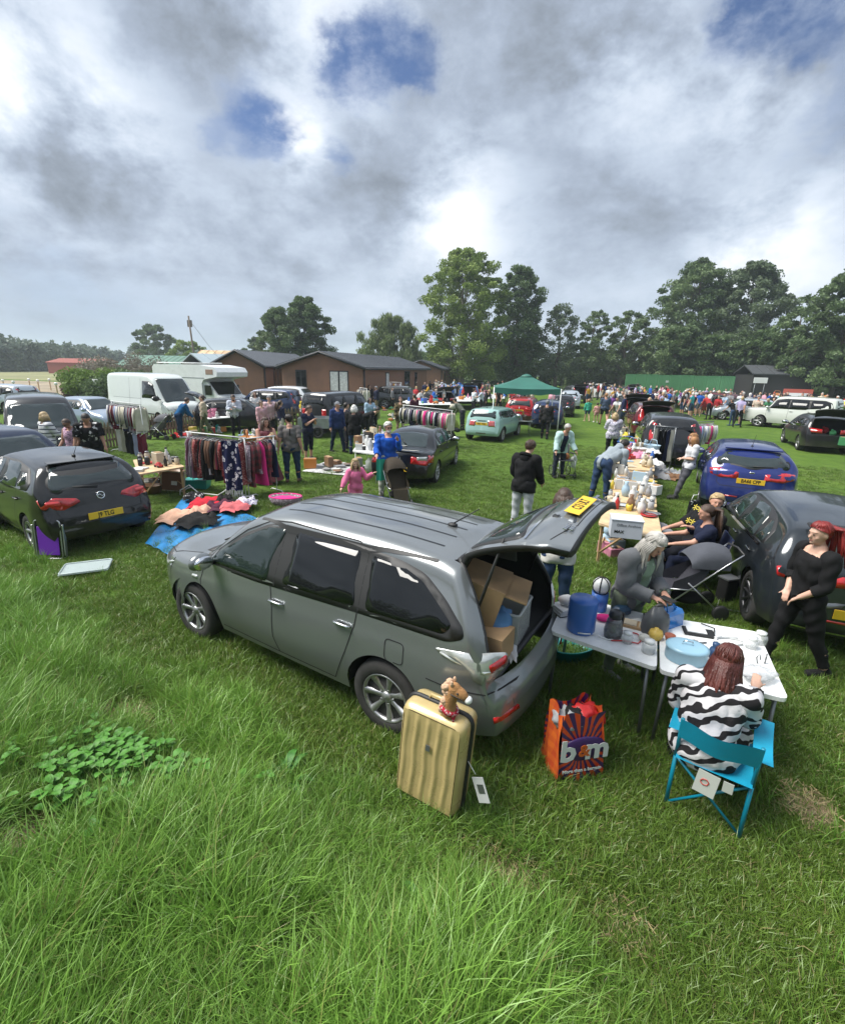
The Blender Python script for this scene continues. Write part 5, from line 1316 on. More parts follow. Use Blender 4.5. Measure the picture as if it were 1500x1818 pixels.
shed('outhouse','low red roofed outhouse in front of the far wood at left','outhouse',gp2(160,150),(14,8,2.5),radians(-10),mat('dull_red_sheet',(.30,.07,.05),rough=.7),mat('dull_red_sheet',(0,0,0)),1.0)
# green hoarding: separate panels
t = thing('hoarding','long plain green metal hoarding behind the crowd','hoarding',(0,0,0))
GRH = mat('green_hoarding_sheet',(.045,.155,.065),rough=.5,var=.18,vscale=.5)
a,b = Vector(gp2(1108,70)),Vector(gp2(1302,64));n_ = 9
pm = None
for i in range(n_):
 p,q = a.lerp(b,i/n_),a.lerp(b,(i+1)/n_);c_ = (p+q)/2;l = (q-p).length
 if pm is None:
  mb = MB().use(GRH);mb.box((0,0,1.35),(l-.04,.06,2.7));[mb.box((-l/2+.15+k*(l-.3)/7,-.04,1.35),(.10,.04,2.62)) for k in range(8)];pm = mb.mesh('panel')
 o = bpy.data.objects.new('panel',pm);o.location = c_+Vector((0,0,.05+.02*(i % 3)));o.rotation_euler = (0,0,atan2((q-p).y,(q-p).x));put(o,t)
mb = MB().use(WHITEM);c_ = a.lerp(b,.43);mb.box((c_.x,c_.y-.12,2.0),(.55,.02,.25));mb.build('notice',t)
# white board on the dark shed, red and white sign
for px,d,w,h_,z,m_,lab in ((1347,56,1.1,.5,2.5,WHITEM,'small white sign board on the front of the dark shed'),(1418,50,2.0,.9,1.5,mat('red_sign_face',(.45,.10,.07),rough=.5),'red framed sign board among the stalls on the right')):
 s_ = thing('sign',lab,'sign',gp2(px,d),radians(-20));mb = MB().use(m_);mb.box((0,0,z),(w,.06,h_),bev=.01);mb.build('board',s_)
 if 'red' in lab: mb = MB().use(WHITEM);mb.box((0,-.04,z-.05),(w*.8,.02,h_*.45));mb.build('face',s_)
 mb = MB().use(METAL);[mb.tube([(sg*w*.35,.05,0),(sg*w*.35,.05,z)],.03,5) for sg in (1,-1)];mb.build('post',s_)
s_ = thing('sign','small white roadside sign on a post by the grey track at left','sign',gp2(172,42),radians(-20));mb = MB().use(WHITEM);mb.box((0,0,1.5),(.6,.04,.6),bev=.01);mb.build('board',s_);mb = MB().use(METAL);mb.tube([(0,.03,0),(0,.03,1.6)],.03,5);mb.build('post',s_)
# telegraph pole
s_ = thing('telegraph_pole','leaning wooden telegraph pole behind the motorhome','pole',gp2(353,62));mb = MB().use(mat('weathered_pole',(.16,.13,.10),rough=.9));mb.tube([(0,0,0),(-.25,0,8.0)],[.13,.09],8);mb.box((-.2,0,7.2),(.5,.12,.7));mb.build('mast',s_)
mb = MB().use(METAL);mb.tube([(-.2,0,7.6),(1.2,1.0,5.0),(3.0,2.0,2.4)],.02,4);mb.build('stay_wire',s_)
# ---- track, road, sandy plot: level sheets
def strip_sheet(name,m_,pts,z):
 mb = MB().use(m_);mb.add([(p[0],p[1],z) for p in pts],[tuple(range(len(pts)))],False);mb.build(name,kind='structure')
ROADM = mat('grey_tarmac',(.15,.15,.15),rough=.9,var=.12,vscale=.7)
GRAV = mat('pale_gravel_track',(.27,.26,.235),rough=.95,var=.18,vscale=.8,bump=.4,bscale=10)
SAND = mat('sandy_plot',(.27,.22,.15),rough=.95,var=.3,vscale=.25)
STUB = mat('dry_field_grass',(.20,.20,.085),rough=.95,var=.25,vscale=.10)
strip_sheet('road',ROADM,[(-70,34),(-31,31),(-22,33.5),(-17,37),(-17,41),(-24,39),(-32,37),(-70,40)],.012)
strip_sheet('sandy_ground',SAND,[(-95,47),(-50,45),(-27,44),(-27,62),(-60,75),(-130,82)],.010)
strip_sheet('field',STUB,[(-260,92),(-70,80),(-45,74),(-45,160),(-300,200)],.010)
strip_sheet('gravel_track',GRAV,[G(1012,706).to_tuple(),G(1085,706).to_tuple(),G(1100,700).to_tuple(),G(1330,712).to_tuple(),G(1330,697).to_tuple(),G(1100,690).to_tuple(),G(1015,690).to_tuple()],.012)
# ---- brown picket fence
PICK = mat('weathered_fence_wood',(.17,.125,.085),rough=.9,var=.25,vscale=6)
def picket(label,a,b,gap=.16):
 a,b = Vector(a),Vector(b);L_ = (b-a).length;t = thing('picket_fence',label,'fence',tuple(a),atan2((b-a).y,(b-a).x))
 mb = MB().use(PICK);mb.add([(-.045,-.01,.05),(.045,-.01,.05),(.045,-.01,.85),(0,-.01,.97),(-.045,-.01,.85),(-.045,.012,.05),(.045,.012,.05),(.045,.012,.85),(0,.012,.97),(-.045,.012,.85)],[(0,1,2,3,4),(9,8,7,6,5),(0,5,6,1),(1,6,7,2),(2,7,8,3),(3,8,9,4),(4,9,5,0)],False);me = mb.mesh('picket')
 n_ = int(L_/gap)
 for i in range(n_):
  o = bpy.data.objects.new('picket',me);o.location = (i*gap,random.uniform(-.006,.006),random.uniform(-.02,.02));o.rotation_euler = (0,random.uniform(-.03,.03),0);put(o,t)
 for z in (.30,.72): mb = MB().use(PICK);mb.box((L_/2,.035,z),(L_,.035,.08));mb.build('rail',t)
 for i in range(int(L_/2)+1): mb = MB().use(PICK);mb.box((min(L_,i*2),.08,.5),(.08,.08,1.0));mb.build('post',t)
picket('brown wooden picket fence in front of the white van, left run',gp2(125,19.5),gp2(215,21.5))
picket('brown wooden picket fence in front of the white van, right run',gp2(250,22.5),gp2(372,25.5))
picket('brown wooden picket fence below the white crossover car',gp2(448,24.5),gp2(562,26),.18)
# ---------------------------------------------------------------- trees
def leafmat(name,ca,cb):
 if name in MATS: return MATS[name]
 m = bpy.data.materials.new(name);m.use_nodes = True;nt = m.node_tree;b = nt.nodes['Principled BSDF']
 at = N(nt,'ShaderNodeAttribute');at.attribute_name = 'lf';s = N(nt,'ShaderNodeSeparateXYZ');L(nt,at.outputs['Vector'],s.inputs[0])
 c = mixc(nt,s.outputs[0],tuple(1.4*q for q in ca),tuple(1.5*q for q in cb));c = mixc(nt,mapr(nt,s.outputs[1],.8,1,0,.5),c,tuple(1.6*x for x in cb))
 L(nt,c,b.inputs['Base Color']);b.inputs['Roughness'].default_value = .55;b.inputs['Specular IOR Level'].default_value = .3
 tr = N(nt,'ShaderNodeBsdfTranslucent');L(nt,c,tr.inputs[0]);ms = N(nt,'ShaderNodeMixShader');ms.inputs[0].default_value = .3
 L(nt,b.outputs[0],ms.inputs[1]);L(nt,tr.outputs[0],ms.inputs[2]);L(nt,ms.outputs[0],nt.nodes['Material Output'].inputs[0])
 MATS[name] = m;return m
BARK = mat('tree_bark',(.13,.105,.08),rough=.95,var=.3,vscale=3,bump=.6,bscale=12)
PALEB = mat('pale_tree_bark',(.24,.21,.17),rough=.95,var=.3,vscale=3)
def leaf_mesh(name,m,clumps,per,size,flat=.6,seed=1,droop=0.0):
 """leaf-sized quads in clumps: clumps = [(centre, radius)]"""
 r = np.random.RandomState(seed);C = [];tone = []
 for c,rad in clumps:
  n = max(6,int(per*1.8*r.uniform(.7,1.3)));p = r.normal(0,1,(n,3));p /= np.linalg.norm(p,axis=1)[:,None]+1e-9
  p *= (r.uniform(0,1,n)**.45)[:,None]*rad;p[:,2] *= flat
  if droop: p[:,2] -= droop*rad*r.uniform(0,1,n)**1.5*2
  C.append(p+np.array(c));tone.append(np.full(n,r.rand()))
 C = np.concatenate(C);T_ = np.concatenate(tone);n = len(C)
 u = r.normal(0,1,(n,3));u /= np.linalg.norm(u,axis=1)[:,None]
 w = r.normal(0,1,(n,3));v = np.cross(u,w);v /= np.linalg.norm(v,axis=1)[:,None]
 if droop: u[:,2] -= 1.6;u /= np.linalg.norm(u,axis=1)[:,None]
 s = size*.98*r.uniform(.6,1.25,n)[:,None];a = .5 if not droop else .25
 V = np.stack([C-u*s,C-v*s*a,C+u*s,C+v*s*a],1).reshape(-1,3)
 me = bpy.data.meshes.new(name);me.vertices.add(4*n);me.vertices.foreach_set('co',V.astype('f').ravel())
 me.loops.add(4*n);me.loops.foreach_set('vertex_index',np.arange(4*n,dtype='i'));me.polygons.add(n)
 me.polygons.foreach_set('loop_start',np.arange(0,4*n,4,dtype='i'));me.update(calc_edges=True);me.materials.append(m)
 A = np.stack([np.repeat(np.clip(T_*.7+r.uniform(0,.3,n),0,1),4),np.repeat(r.rand(n),4),np.zeros(4*n)],1)
 at = me.attributes.new('lf','FLOAT_VECTOR','POINT');at.data.foreach_set('vector',A.astype('f').ravel())
 return me
TREEM = {}
def tree(label,loc,H,Wd,prof,m,bark=BARK,trunk=.12,nc=110,per=95,size=.22,seed=1,rad=.11,name='tree',droop=0.0,sparse=0.0,rz=0,base=.18,group=None,key=None,lean=0):
 """prof: crown half-width fraction at heights 0..1 of the crown"""
 t = thing(name,label,'tree',loc,rz,group)
 k = key or (label,seed)
 if k in TREEM:
  tm,cm = TREEM[k]
 else:
  rg_ = random.Random(seed);mb = MB().use(bark);r0 = H*.018+.06
  n_ = 8;pts = [(lean*H*(i/n_)**1.5+.02*H*sin(i*1.3+seed)*(i/n_),.02*H*cos(i*1.7+seed)*(i/n_),H*.93*i/n_) for i in range(n_+1)]
  mb.tube(pts,[r0*(1-.9*i/n_)+.02 for i in range(n_+1)],8)
  cl = [];zb = H*base;zh = H-zb
  for i in range(nc):
   t_ = (i+rg_.random())/nc;t_ = t_**.9;ww = pchip(prof,t_)*Wd/2;a = i*2.399+rg_.uniform(-.5,.5)
   rr = ww*(rg_.random()**.42)*rg_.uniform(.85,1.08);
   if sparse and rg_.random() < sparse*t_: continue
   cx_,cy_ = rr*cos(a)+lean*H*t_**1.5,rr*sin(a);cz_ = zb+zh*t_+rg_.uniform(-.02,.02)*H
   R_ = H*rad*rg_.uniform(.55,1.15)*(1-.35*t_)*min(1.0,.5+Wd/H);cl.append(((cx_,cy_,cz_),R_))
   if i % 2 == 0 and rr > ww*.4:
    zs = max(H*.12,cz_-rr*rg_.uniform(.6,1.2));fz = min(1,zs/(H*.93))
    q = Vector(pts[min(n_,int(fz*n_))]);q.z = zs
    mb.tube([q,q.lerp(Vector((cx_,cy_,cz_)),.5)+Vector((0,0,rr*.08)),(cx_,cy_,cz_)],[r0*.24*(1-fz*.6),r0*.14*(1-fz*.6),.015],4)
  tm = mb.mesh('trunk');cm = leaf_mesh('crown',m,cl,per,size,seed=seed,droop=droop);TREEM[k] = (tm,cm)
 put(bpy.data.objects.new('trunk',tm),t);put(bpy.data.objects.new('crown',cm),t)
 return t
LF_POP = leafmat('poplar_leaves',(.085,.130,.026),(.175,.230,.058))
LF_DK = leafmat('dark_leaves',(0.041,0.070,0.027),(0.084,0.129,0.048))
LF_MID = leafmat('mid_leaves',(0.049,0.081,0.035),(0.115,0.161,0.067))
LF_WIL = leafmat('willow_leaves',(0.068,0.101,0.034),(0.147,0.189,0.070))
LF_GREY = leafmat('greyish_leaves',(0.057,0.084,0.049),(0.119,0.154,0.084))
ROUND = [(0,.55),(.25,.9),(.5,1.0),(.8,.75),(1,.28)]
COLM = [(0,.55),(.2,.9),(.5,1),(.75,.85),(.92,.55),(1,.2)]
TALL = [(0,.35),(.15,.75),(.4,1),(.7,.85),(.9,.5),(1,.12)]
def tp(px,d):
 p = AT(px,690,d);return (p.x,p.y,0)
def hpx(y,px,d):           # height that reaches image row y at distance d
 return AT(px,y,d).z
tree('tall bright poplar with a pale bare trunk behind the stalls',tp(818,72),hpx(446,815,72),12.2,[(0,.62),(.12,.95),(.4,1),(.65,.95),(.85,.72),(1,.25)],LF_POP,PALEB,nc=210,per=120,size=.20,seed=3,base=.10,rad=.085,name='poplar_tree')
tree('tall dark narrow tree directly right of the bright poplar',tp(912,78),hpx(476,912,78),8.2,COLM,LF_DK,nc=170,per=110,size=.20,seed=4,base=.05,rad=.088)
tree('dark broad bushy tree standing above the left lodge roof',tp(546,74),hpx(533,548,74),7.6,[(0,.9),(.5,1),(.8,.8),(1,.25)],LF_DK,nc=120,per=130,size=.20,seed=5,base=.05,rad=.11)
tree('dark leafy tree with loose crown left of the bushy tree above the lodge',tp(502,72),hpx(548,505,72),6.2,[(0,.8),(.5,1),(.8,.7),(1,.2)],LF_MID,nc=90,per=120,size=.20,seed=6,base=.05,rad=.12)
tree('weeping willow above the roof of the middle lodge',tp(692,78),hpx(560,692,78),9.6,[(0,.85),(.4,1),(.75,.85),(1,.3)],LF_WIL,nc=120,per=120,size=.30,seed=7,base=.22,rad=.11,droop=.8,name='willow_tree')
tree('slender airy tree with sky showing through, right of the dark narrow tree',tp(984,80),hpx(540,985,80),6.4,ROUND,LF_GREY,nc=85,per=60,size=.19,seed=8,base=.18,rad=.095,sparse=.25)
tree('airy tree with flat topped crown above the track end',tp(1043,82),hpx(556,1045,82),7.0,ROUND,LF_MID,nc=90,per=65,size=.19,seed=9,base=.15,rad=.095,sparse=.25)
tree('airy dark tree between the flat topped one and the great trees',tp(1100,82),hpx(553,1100,82),8.0,ROUND,LF_MID,nc=100,per=70,size=.19,seed=10,base=.15,rad=.095,sparse=.25)
tree('great rounded tree behind the left half of the green hoarding',tp(1208,84),hpx(468,1205,84),13.0,[(0,.8),(.4,1),(.7,.85),(.9,.5),(1,.15)],LF_MID,nc=210,per=110,size=.22,seed=11,base=.04,rad=.088)
tree('great rounded tree behind the right half of the green hoarding',tp(1300,84),hpx(472,1295,84),12.5,[(0,.85),(.45,1),(.7,.9),(.9,.5),(1,.15)],LF_GREY,nc=210,per=110,size=.22,seed=12,base=.04,rad=.088)
tree('slim ragged tree in the gap right of the great trees',tp(1396,74),hpx(542,1398,74),6.0,ROUND,LF_MID,nc=80,per=60,size=.19,seed=13,base=.12,rad=.10,sparse=.2)
tree('tall tree filling the right edge above the dark shed',tp(1476,76),hpx(482,1480,76),12.5,[(0,.9),(.4,1),(.75,.8),(.92,.45),(1,.1)],LF_MID,nc=210,per=100,size=.22,seed=14,base=.06,rad=.088)
tree('second tall tree beyond the right edge of the view',tp(1560,80),19,12.0,COLM,LF_GREY,nc=150,per=90,size=.24,seed=15,base=.06,rad=.07)
tree('small round tree low beyond the telegraph pole',tp(340,110),7.2,9.5,ROUND,LF_POP,nc=60,per=70,size=.25,seed=16,base=.05,rad=.16)
tree('round topped dark tree beyond the long barn',tp(284,150),12.0,13,ROUND,LF_DK,nc=70,per=80,size=.35,seed=17,base=.05,rad=.14)
tree('small pale tree left of the bushy tree above the lodges',tp(460,105),7.8,4.5,ROUND,LF_GREY,nc=50,per=60,size=.25,seed=18,base=.2,rad=.12)
rt = random.Random(5)
GR = 'understorey trees in the wood behind the field'
def UL(px):
 return 'behind the poplar' if px < 860 else 'behind the gazebo' if px < 990 else 'beyond the gravel track' if px < 1100 else 'behind the green hoarding' if px < 1310 else 'behind the dark shed' if px < 1430 else 'at the right edge'
def under(i,px,d,H,Wd):
 t = tree('understorey tree %s in the wood behind the field' % UL(px),tp(px,d),9.0,8.5,[(0,1),(.5,1),(.8,.8),(1,.4)],LF_DK if i % 2 else LF_MID,key=('under',i % 4),seed=30+i % 4,rz=i*1.3,group=GR,nc=75,per=90,size=.26,base=.02,rad=.15)
 t.scale = (Wd/8.5,Wd/8.5,H/9.0)
for i in range(16): under(i,845+i*46+rt.uniform(-12,12),90+rt.uniform(-4,6),6.5+rt.uniform(-1,2.0),8.5)
for i in range(7): under(i,1190+i*52,78+rt.uniform(-3,3),7.5+rt.uniform(-.5,2),8.0)
under(3,775,92,6.5,8);under(2,740,120,6.5,9)
# far wood on the left: one mass
def mass(name,label,m,segs,per,size,seed,cat='wood'):
 r = random.Random(seed);cl = []
 for (x0,y0),(x1,y1),h0,h1,n,dep in segs:
  for i in range(n):
   t = r.random();h = (h0+(h1-h0)*t)*(.75+.35*sin(t*23+seed)*.5+.25*r.random());x = x0+(x1-x0)*t+r.uniform(-1,1)*dep*.3;y = y0+(y1-y0)*t+r.uniform(-1,1)*dep
   for k in range(3): cl.append(((x,y,h*(k+.6)/3.4),h*.24))
 put(bpy.data.objects.new(name,leaf_mesh(name,m,cl,per,size,seed=seed,flat=.9)),None,label,cat,None,'stuff')
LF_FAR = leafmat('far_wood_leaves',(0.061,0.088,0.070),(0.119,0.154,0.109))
a,b,c_ = tp(-140,170),tp(60,175),tp(190,240);d_ = tp(480,300)
mass('far_wood','far dark wood along the skyline at left',LF_FAR,[(a[:2],b[:2],9.5,8.5,90,10),(b[:2],c_[:2],8,8,90,10),(c_[:2],d_[:2],9.5,8.5,130,14)],60,.75,41)
a,b = tp(560,260),tp(1000,260)
mass('far_tree_line','low far trees on the skyline between the lodges and the poplar',LF_FAR,[(a[:2],b[:2],8,9,110,10)],50,.7,42)
# bushes and hedge at left
def bush(label,px,d,H,W1,m,seed,name='bush',per=120,size=.12):
 r = random.Random(seed);cl = []
 for i in range(45):
  a = r.uniform(0,2*pi);q = sqrt(r.random())*W1/2*.8;cl.append(((q*cos(a)*1.3,q*sin(a),H*(.15+.62*r.random()*(1-(q/W1)**2*1.5))),H*.22))
 t = thing(name,label,'bush',tp(px,d));put(bpy.data.objects.new('foliage',leaf_mesh('foliage',m,cl,per,size,seed=seed,flat=.9)),t)
 mb = MB().use(BARK);[mb.tube([(0,0,0),(r.uniform(-.5,.5),r.uniform(-.5,.5),H*.6)],[.06,.02],5) for _ in range(5)];mb.build('stem',t)
LF_BR = leafmat('bright_shrub_leaves',(.070,.120,.022),(.13,.19,.045))
bush('bright green rounded bush beside the track at left',172,45,3.0,4.6,LF_BR,51)
bush('dull green hedge bush directly left of the white van',205,43,2.8,4.0,LF_MID,52)
bush('grey brown mound of brambles above the white van',218,60,4.4,8.0,leafmat('bramble_leaves',(.10,.095,.075),(.17,.155,.12)),53)
bush('bright yellow green bush behind the motorhome roof',312,52,2.9,5.5,LF_BR,54)
bush('dark hedge bush behind the white van roof',255,46,2.9,7.0,LF_DK,55)
bush('dull hedge bush behind the motorhome',365,56,2.6,6.5,LF_MID,56)
bush('brown leaved shrub by the sandy plot at left',142,46,2.2,1.8,leafmat('brown_leaves',(.07,.05,.035),(.12,.085,.06)),57)
# low posts and white tree guards of the sandy plot
for i in range(9):
 px = 12+i*15+rt.uniform(-4,4);d = rt.uniform(46,66);t = thing('marker_post','short white topped stake in the sandy plot at far left','post',tp(px,d),0,'white topped stakes in the sandy plot')
 mb = MB().use(WOOD);mb.box((0,0,.5),(.07,.07,1.0));mb.build('stake',t);mb = MB().use(WHITEM);mb.box((0,0,1.1),(.22,.22,.22),bev=.05);mb.build('cap',t)
# the belt of trees behind the photographer, seen mirrored in the car windows
mass('tree_belt','tall belt of trees and hedge behind the viewpoint mirrored in car windows',LF_MID,[((-55,4),(-20,-17),7,9,70,2),((-20,-17),(30,-17),8,9.5,90,2),((30,-17),(60,0),9,7,60,2)],70,.34,43,'trees')
# ---------------------------------------------------------------- people
SKIN = [mat('skin_fair',(.56,.34,.25),rough=.55,var=.05),mat('skin_rosy',(.50,.27,.19),rough=.55,var=.05),mat('skin_tanned',(.36,.19,.12),rough=.55,var=.05)]
HAIRC = dict(brown=(.055,.030,.018),dark=(.016,.011,.009),blond=(.40,.29,.15),grey=(.42,.40,.37),white=(.62,.61,.58),ginger=(.34,.17,.07),red=(.20,.018,.016),auburn=(.085,.020,.015))
def hairmat(k):
 n = 'hair_'+k
 if n in MATS: return MATS[n]
 m = mat(n,HAIRC[k],rough=.45,var=.3,vscale=9)
 nt = m.node_tree;b = nt.nodes['Principled BSDF'];t = N(nt,'ShaderNodeTexCoord');mp = N(nt,'ShaderNodeMapping');mp.inputs['Scale'].default_value = (60,60,6)
 L(nt,t.outputs['Object'],mp.inputs[0]);n_ = noise(nt,mp.outputs[0],1.5,3);bp = N(nt,'ShaderNodeBump');bp.inputs['Strength'].default_value = .8;bp.inputs['Distance'].default_value = .01
 L(nt,n_.outputs[0],bp.inputs['Height']);L(nt,bp.outputs[0],b.inputs['Normal']);return m
def dirv(fwd,out,sg):
 """unit vector hanging down, swung forward (x) by fwd and outward (y*sg) by out degrees"""
 f,o = radians(fwd),radians(out);return Vector((sin(f)*cos(o),sin(o)*sg,-cos(f)*cos(o)))
def skeleton(H=1.72,lean=0,twist=0,head=(0,0,0),la=(5,8,12,0),ra=(5,8,12,0),ll=(0,3,3),rl=(0,3,3),fat=1.0,sit=None,side=0,child=False):
 """joints of a standing or sitting figure facing +x. arms (forward, out, elbow bend, forearm inward turn); legs (forward, out, knee bend)"""
 s = H/1.75;J = {};hk = 1.18 if child else 1.0
 thl,shl = .44*s,.44*s
 def leg(sg,a):
  hip = Vector((0,.095*s*fat*sg,0));th = dirv(a[0],a[1],sg);kn = hip+th*thl
  sh = dirv(a[0]-a[2],a[1]*.6,sg);an = kn+sh*shl;return hip,kn,an,sh
 A = leg(1,ll);B = leg(-1,rl)
 low = min(A[2].z,B[2].z)-.075*s
 pz = -low if sit is None else sit
 P = Vector((0,0,pz));J['pel'] = P
 R = Matrix.Rotation(radians(side),3,'X') @ Matrix.Rotation(radians(twist),3,'Z') @ Matrix.Rotation(radians(lean),3,'Y')
 R = Matrix.Rotation(radians(twist),3,'Z') @ Matrix.Rotation(radians(side),3,'X') @ Matrix.Rotation(radians(lean),3,'Y')
 J['R'] = R
 J['waist'] = P+R @ Vector((0,0,.14*s));J['chest'] = P+R @ Vector((.01*s,0,.36*s));J['neck'] = P+R @ Vector((0,0,.53*s));
 hr = Euler((radians(head[2]),radians(head[0]),radians(head[1]))).to_matrix();HR = R @ Matrix.Rotation(radians(-lean*.45),3,'Y') @ Matrix.Rotation(radians(head[1]),3,'Z') @ Matrix.Rotation(radians(head[0]),3,'Y')
 J['HR'] = HR;J['nk2'] = J['neck']+HR @ Vector((.005,0,.07*s));J['head'] = J['nk2']+HR @ Vector((.015*s,0,.105*s*hk))
 for n,sg,a in (('l',1,la),('r',-1,ra)):
  shd = P+R @ Vector((0,.185*s*sg*(.5+.5*fat),.475*s));J[n+'sh'] = shd
  ud = R @ dirv(a[0],a[1],sg);el = shd+ud*.29*s
  q = dirv(a[0]+a[2],a[1],sg);fd = R @ q;
  if a[3]:
   fd = (R @ (Matrix.Rotation(radians(-a[3]*sg),3,'Z') @ q))
  wr = el+fd*.255*s;J[n+'el'] = el;J[n+'wr'] = wr;J[n+'hd'] = wr+fd*.10*s;J[n+'fd'] = fd
 for n,(hip,kn,an,sh) in (('l',A),('r',B)):
  J[n+'hip'] = hip+P;J[n+'kn'] = kn+P;J[n+'an'] = an+P
  f = Vector((1,.12 if n == 'l' else -.12,0));J[n+'toe'] = an+P+f.normalized()*.17*s+Vector((0,0,-.045*s));J[n+'heel'] = an+P-f.normalized()*.05*s+Vector((0,0,-.045*s))
  if sh.z > -.45: J[n+'toe'] = an+P+Vector((sh.x*.03,0,.0))+(Vector((0,0,1))*.14+f*.06)*s;J[n+'heel'] = an+P+sh*.05*s
 J['s'] = s;J['fat'] = fat;J['hk'] = hk
 return J
def capsule(mb,a,b,ra_,rb,n=10):
 a,b = Vector(a),Vector(b);d = b-a;L_ = d.length;
 if L_ < 1e-6: d = Vector((0,0,1));L_ = .001
 d.normalize();pts = [];rs = []
 for t in (-1,-.8,-.45): pts.append(a+d*t*ra_);rs.append(ra_*sqrt(max(0,1-t*t))+.001)
 pts.append(a);rs.append(ra_);pts.append(a.lerp(b,.5));rs.append((ra_+rb)/2);pts.append(b);rs.append(rb)
 for t in (.45,.8,1): pts.append(b+d*t*rb);rs.append(rb*sqrt(max(0,1-t*t))+.001)
 mb.tube(pts,rs,n)
def bones(J):
 s,f = J['s'],J['fat'];B = []
 def b(n,p,q,r0,r1): B.append((n,J[p] if isinstance(p,str) else p,J[q] if isinstance(q,str) else q,r0*s,r1*s))
 b('hips',J['pel']+Vector((0,.05*s,0)),J['pel']-Vector((0,.05*s,0)),.125*f,.125*f)
 b('torso','pel','waist',.130*f,.120*f);b('torso','waist','chest',.120*f,.135*f)
 R = J['R']
 for sg in (1,-1):
  B.append(('torso',J['waist']+R @ Vector((0,.055*s*sg,0)),J['chest']+R @ Vector((0,.075*s*sg,.03*s)),.10*s*f,.105*s*f))
 b('torso','chest','neck',.11*(.6+.4*f),.075);b('torso','lsh','rsh',.062,.062);b('neck','neck','nk2',.055,.050)
 for n in 'lr':
  g = .5+.5*f
  b('uarm',n+'sh',n+'el',.062*g,.046*g);b('farm',n+'el',n+'wr',.044*g,.029);b('hand',n+'wr',n+'hd',.030,.026)
  b('thigh',n+'hip',n+'kn',.098*f,.060*g);b('shin',n+'kn',n+'an',.060*g,.040);
  B.append(('shin',J[n+'kn'].lerp(J[n+'an'],.15),J[n+'kn'].lerp(J[n+'an'],.5)-Vector((.012*s,0,0)),.052*s*g,.050*s*g))
  b('foot',n+'heel',n+'toe',.038,.036);b('foot',n+'an',n+'heel',.042,.038)
 return B
def head_mb(mb,J):
 s = J['s']*J['hk'];R = J['HR'];h = J['head']
 mb.ell(h+R @ Vector((-.008*s,0,.018*s)),(.098*s,.080*s,.100*s),R,16,12)
 mb.ell(h+R @ Vector((.022*s,0,-.045*s)),(.070*s,.060*s,.072*s),R,14,10)
 capsule(mb,h+R @ Vector((.085*s,0,.020*s)),h+R @ Vector((.108*s,0,-.020*s)),.009*s,.014*s,8)      # nose
 mb.ell(h+R @ Vector((.076*s,0,-.085*s)),(.022*s,.026*s,.016*s),R,8,6)                                 # chin
 mb.ell(h+R @ Vector((.078*s,0,.036*s)),(.020*s,.048*s,.010*s),R,8,6)                                  # brow
 for sg in (1,-1):
  mb.ell(h+R @ Vector((-.005*s,.082*s*sg,-.006*s)),(.020*s,.010*s,.030*s),R,8,6)                   # ears
  mb.ell(h+R @ Vector((.058*s,.036*s*sg,-.028*s)),(.028*s,.026*s,.024*s),R,8,6)                    # cheeks
def hand_mb(mb,J,n,fine,curl=.5):
 s = J['s'];w = J[n+'wr'];d = J[n+'fd'].normalized();sg = 1 if n == 'l' else -1
 up = Vector((0,0,1));sd = d.cross(up);sd = sd.normalized() if sd.length > .2 else (J['R'] @ Vector((1,0,0))).normalized()
 nrm = sd.cross(d).normalized()
 for k in range(-1,2): capsule(mb,w+sd*k*.018*s,w+d*.075*s+sd*k*.021*s,.017*s,.015*s,8)
 if fine:
  for k,l in enumerate((.062,.078,.072,.056)):
   o = w+d*.078*s+sd*(k-1.5)*.0175*s;m1 = o+(d*cos(curl*.6)-nrm*sin(curl*.6))*l*.55*s;m2 = m1+(d*cos(curl*1.5)-nrm*sin(curl*1.5))*l*.5*s
   capsule(mb,o,m1,.0092*s,.0085*s,6);capsule(mb,m1,m2,.0085*s,.0072*s,6)
  o = w+d*.025*s+sd*.028*s;capsule(mb,o,o+(sd*.6+d*.8).normalized()*.055*s-nrm*.012*s,.011*s,.009*s,6)
 else:
  capsule(mb,w+d*.07*s,w+d*.15*s-nrm*curl*.05*s,.026*s,.015*s,8)
  o = w+d*.02*s+sd*.025*s;capsule(mb,o,o+(sd*.5+d*.9).normalized()*.06*s,.012*s,.010*s,6)
DG = None
def remesh(mb,voxel,smooth=3):
 me = mb.mesh('tmp');o = bpy.data.objects.new('tmp',me);COL.objects.link(o)
 m = o.modifiers.new('r','REMESH');m.mode = 'VOXEL';m.voxel_size = voxel
 m2 = o.modifiers.new('s','SMOOTH');m2.iterations = smooth;m2.factor = .5
 dg = bpy.context.evaluated_depsgraph_get();out = bpy.data.meshes.new_from_object(o.evaluated_get(dg))
 bpy.data.objects.remove(o);bpy.data.meshes.remove(me);return out
def nparr(me):
 v = np.empty(len(me.vertices)*3,'f');me.vertices.foreach_get('co',v);v = v.reshape(-1,3)
 f = np.empty(len(me.loops),'i');me.loops.foreach_get('vertex_index',f)
 n = np.empty(len(me.vertices)*3,'f');me.vertices.foreach_get('normal',n)
 ls = np.empty(len(me.polygons),'i');me.polygons.foreach_get('loop_start',ls);lt = np.empty(len(me.polygons),'i');me.polygons.foreach_get('loop_total',lt)
 return v,n.reshape(-1,3),[f[a:a+b] for a,b in zip(ls,lt)] if not (lt == 4).all() else f.reshape(-1,4)
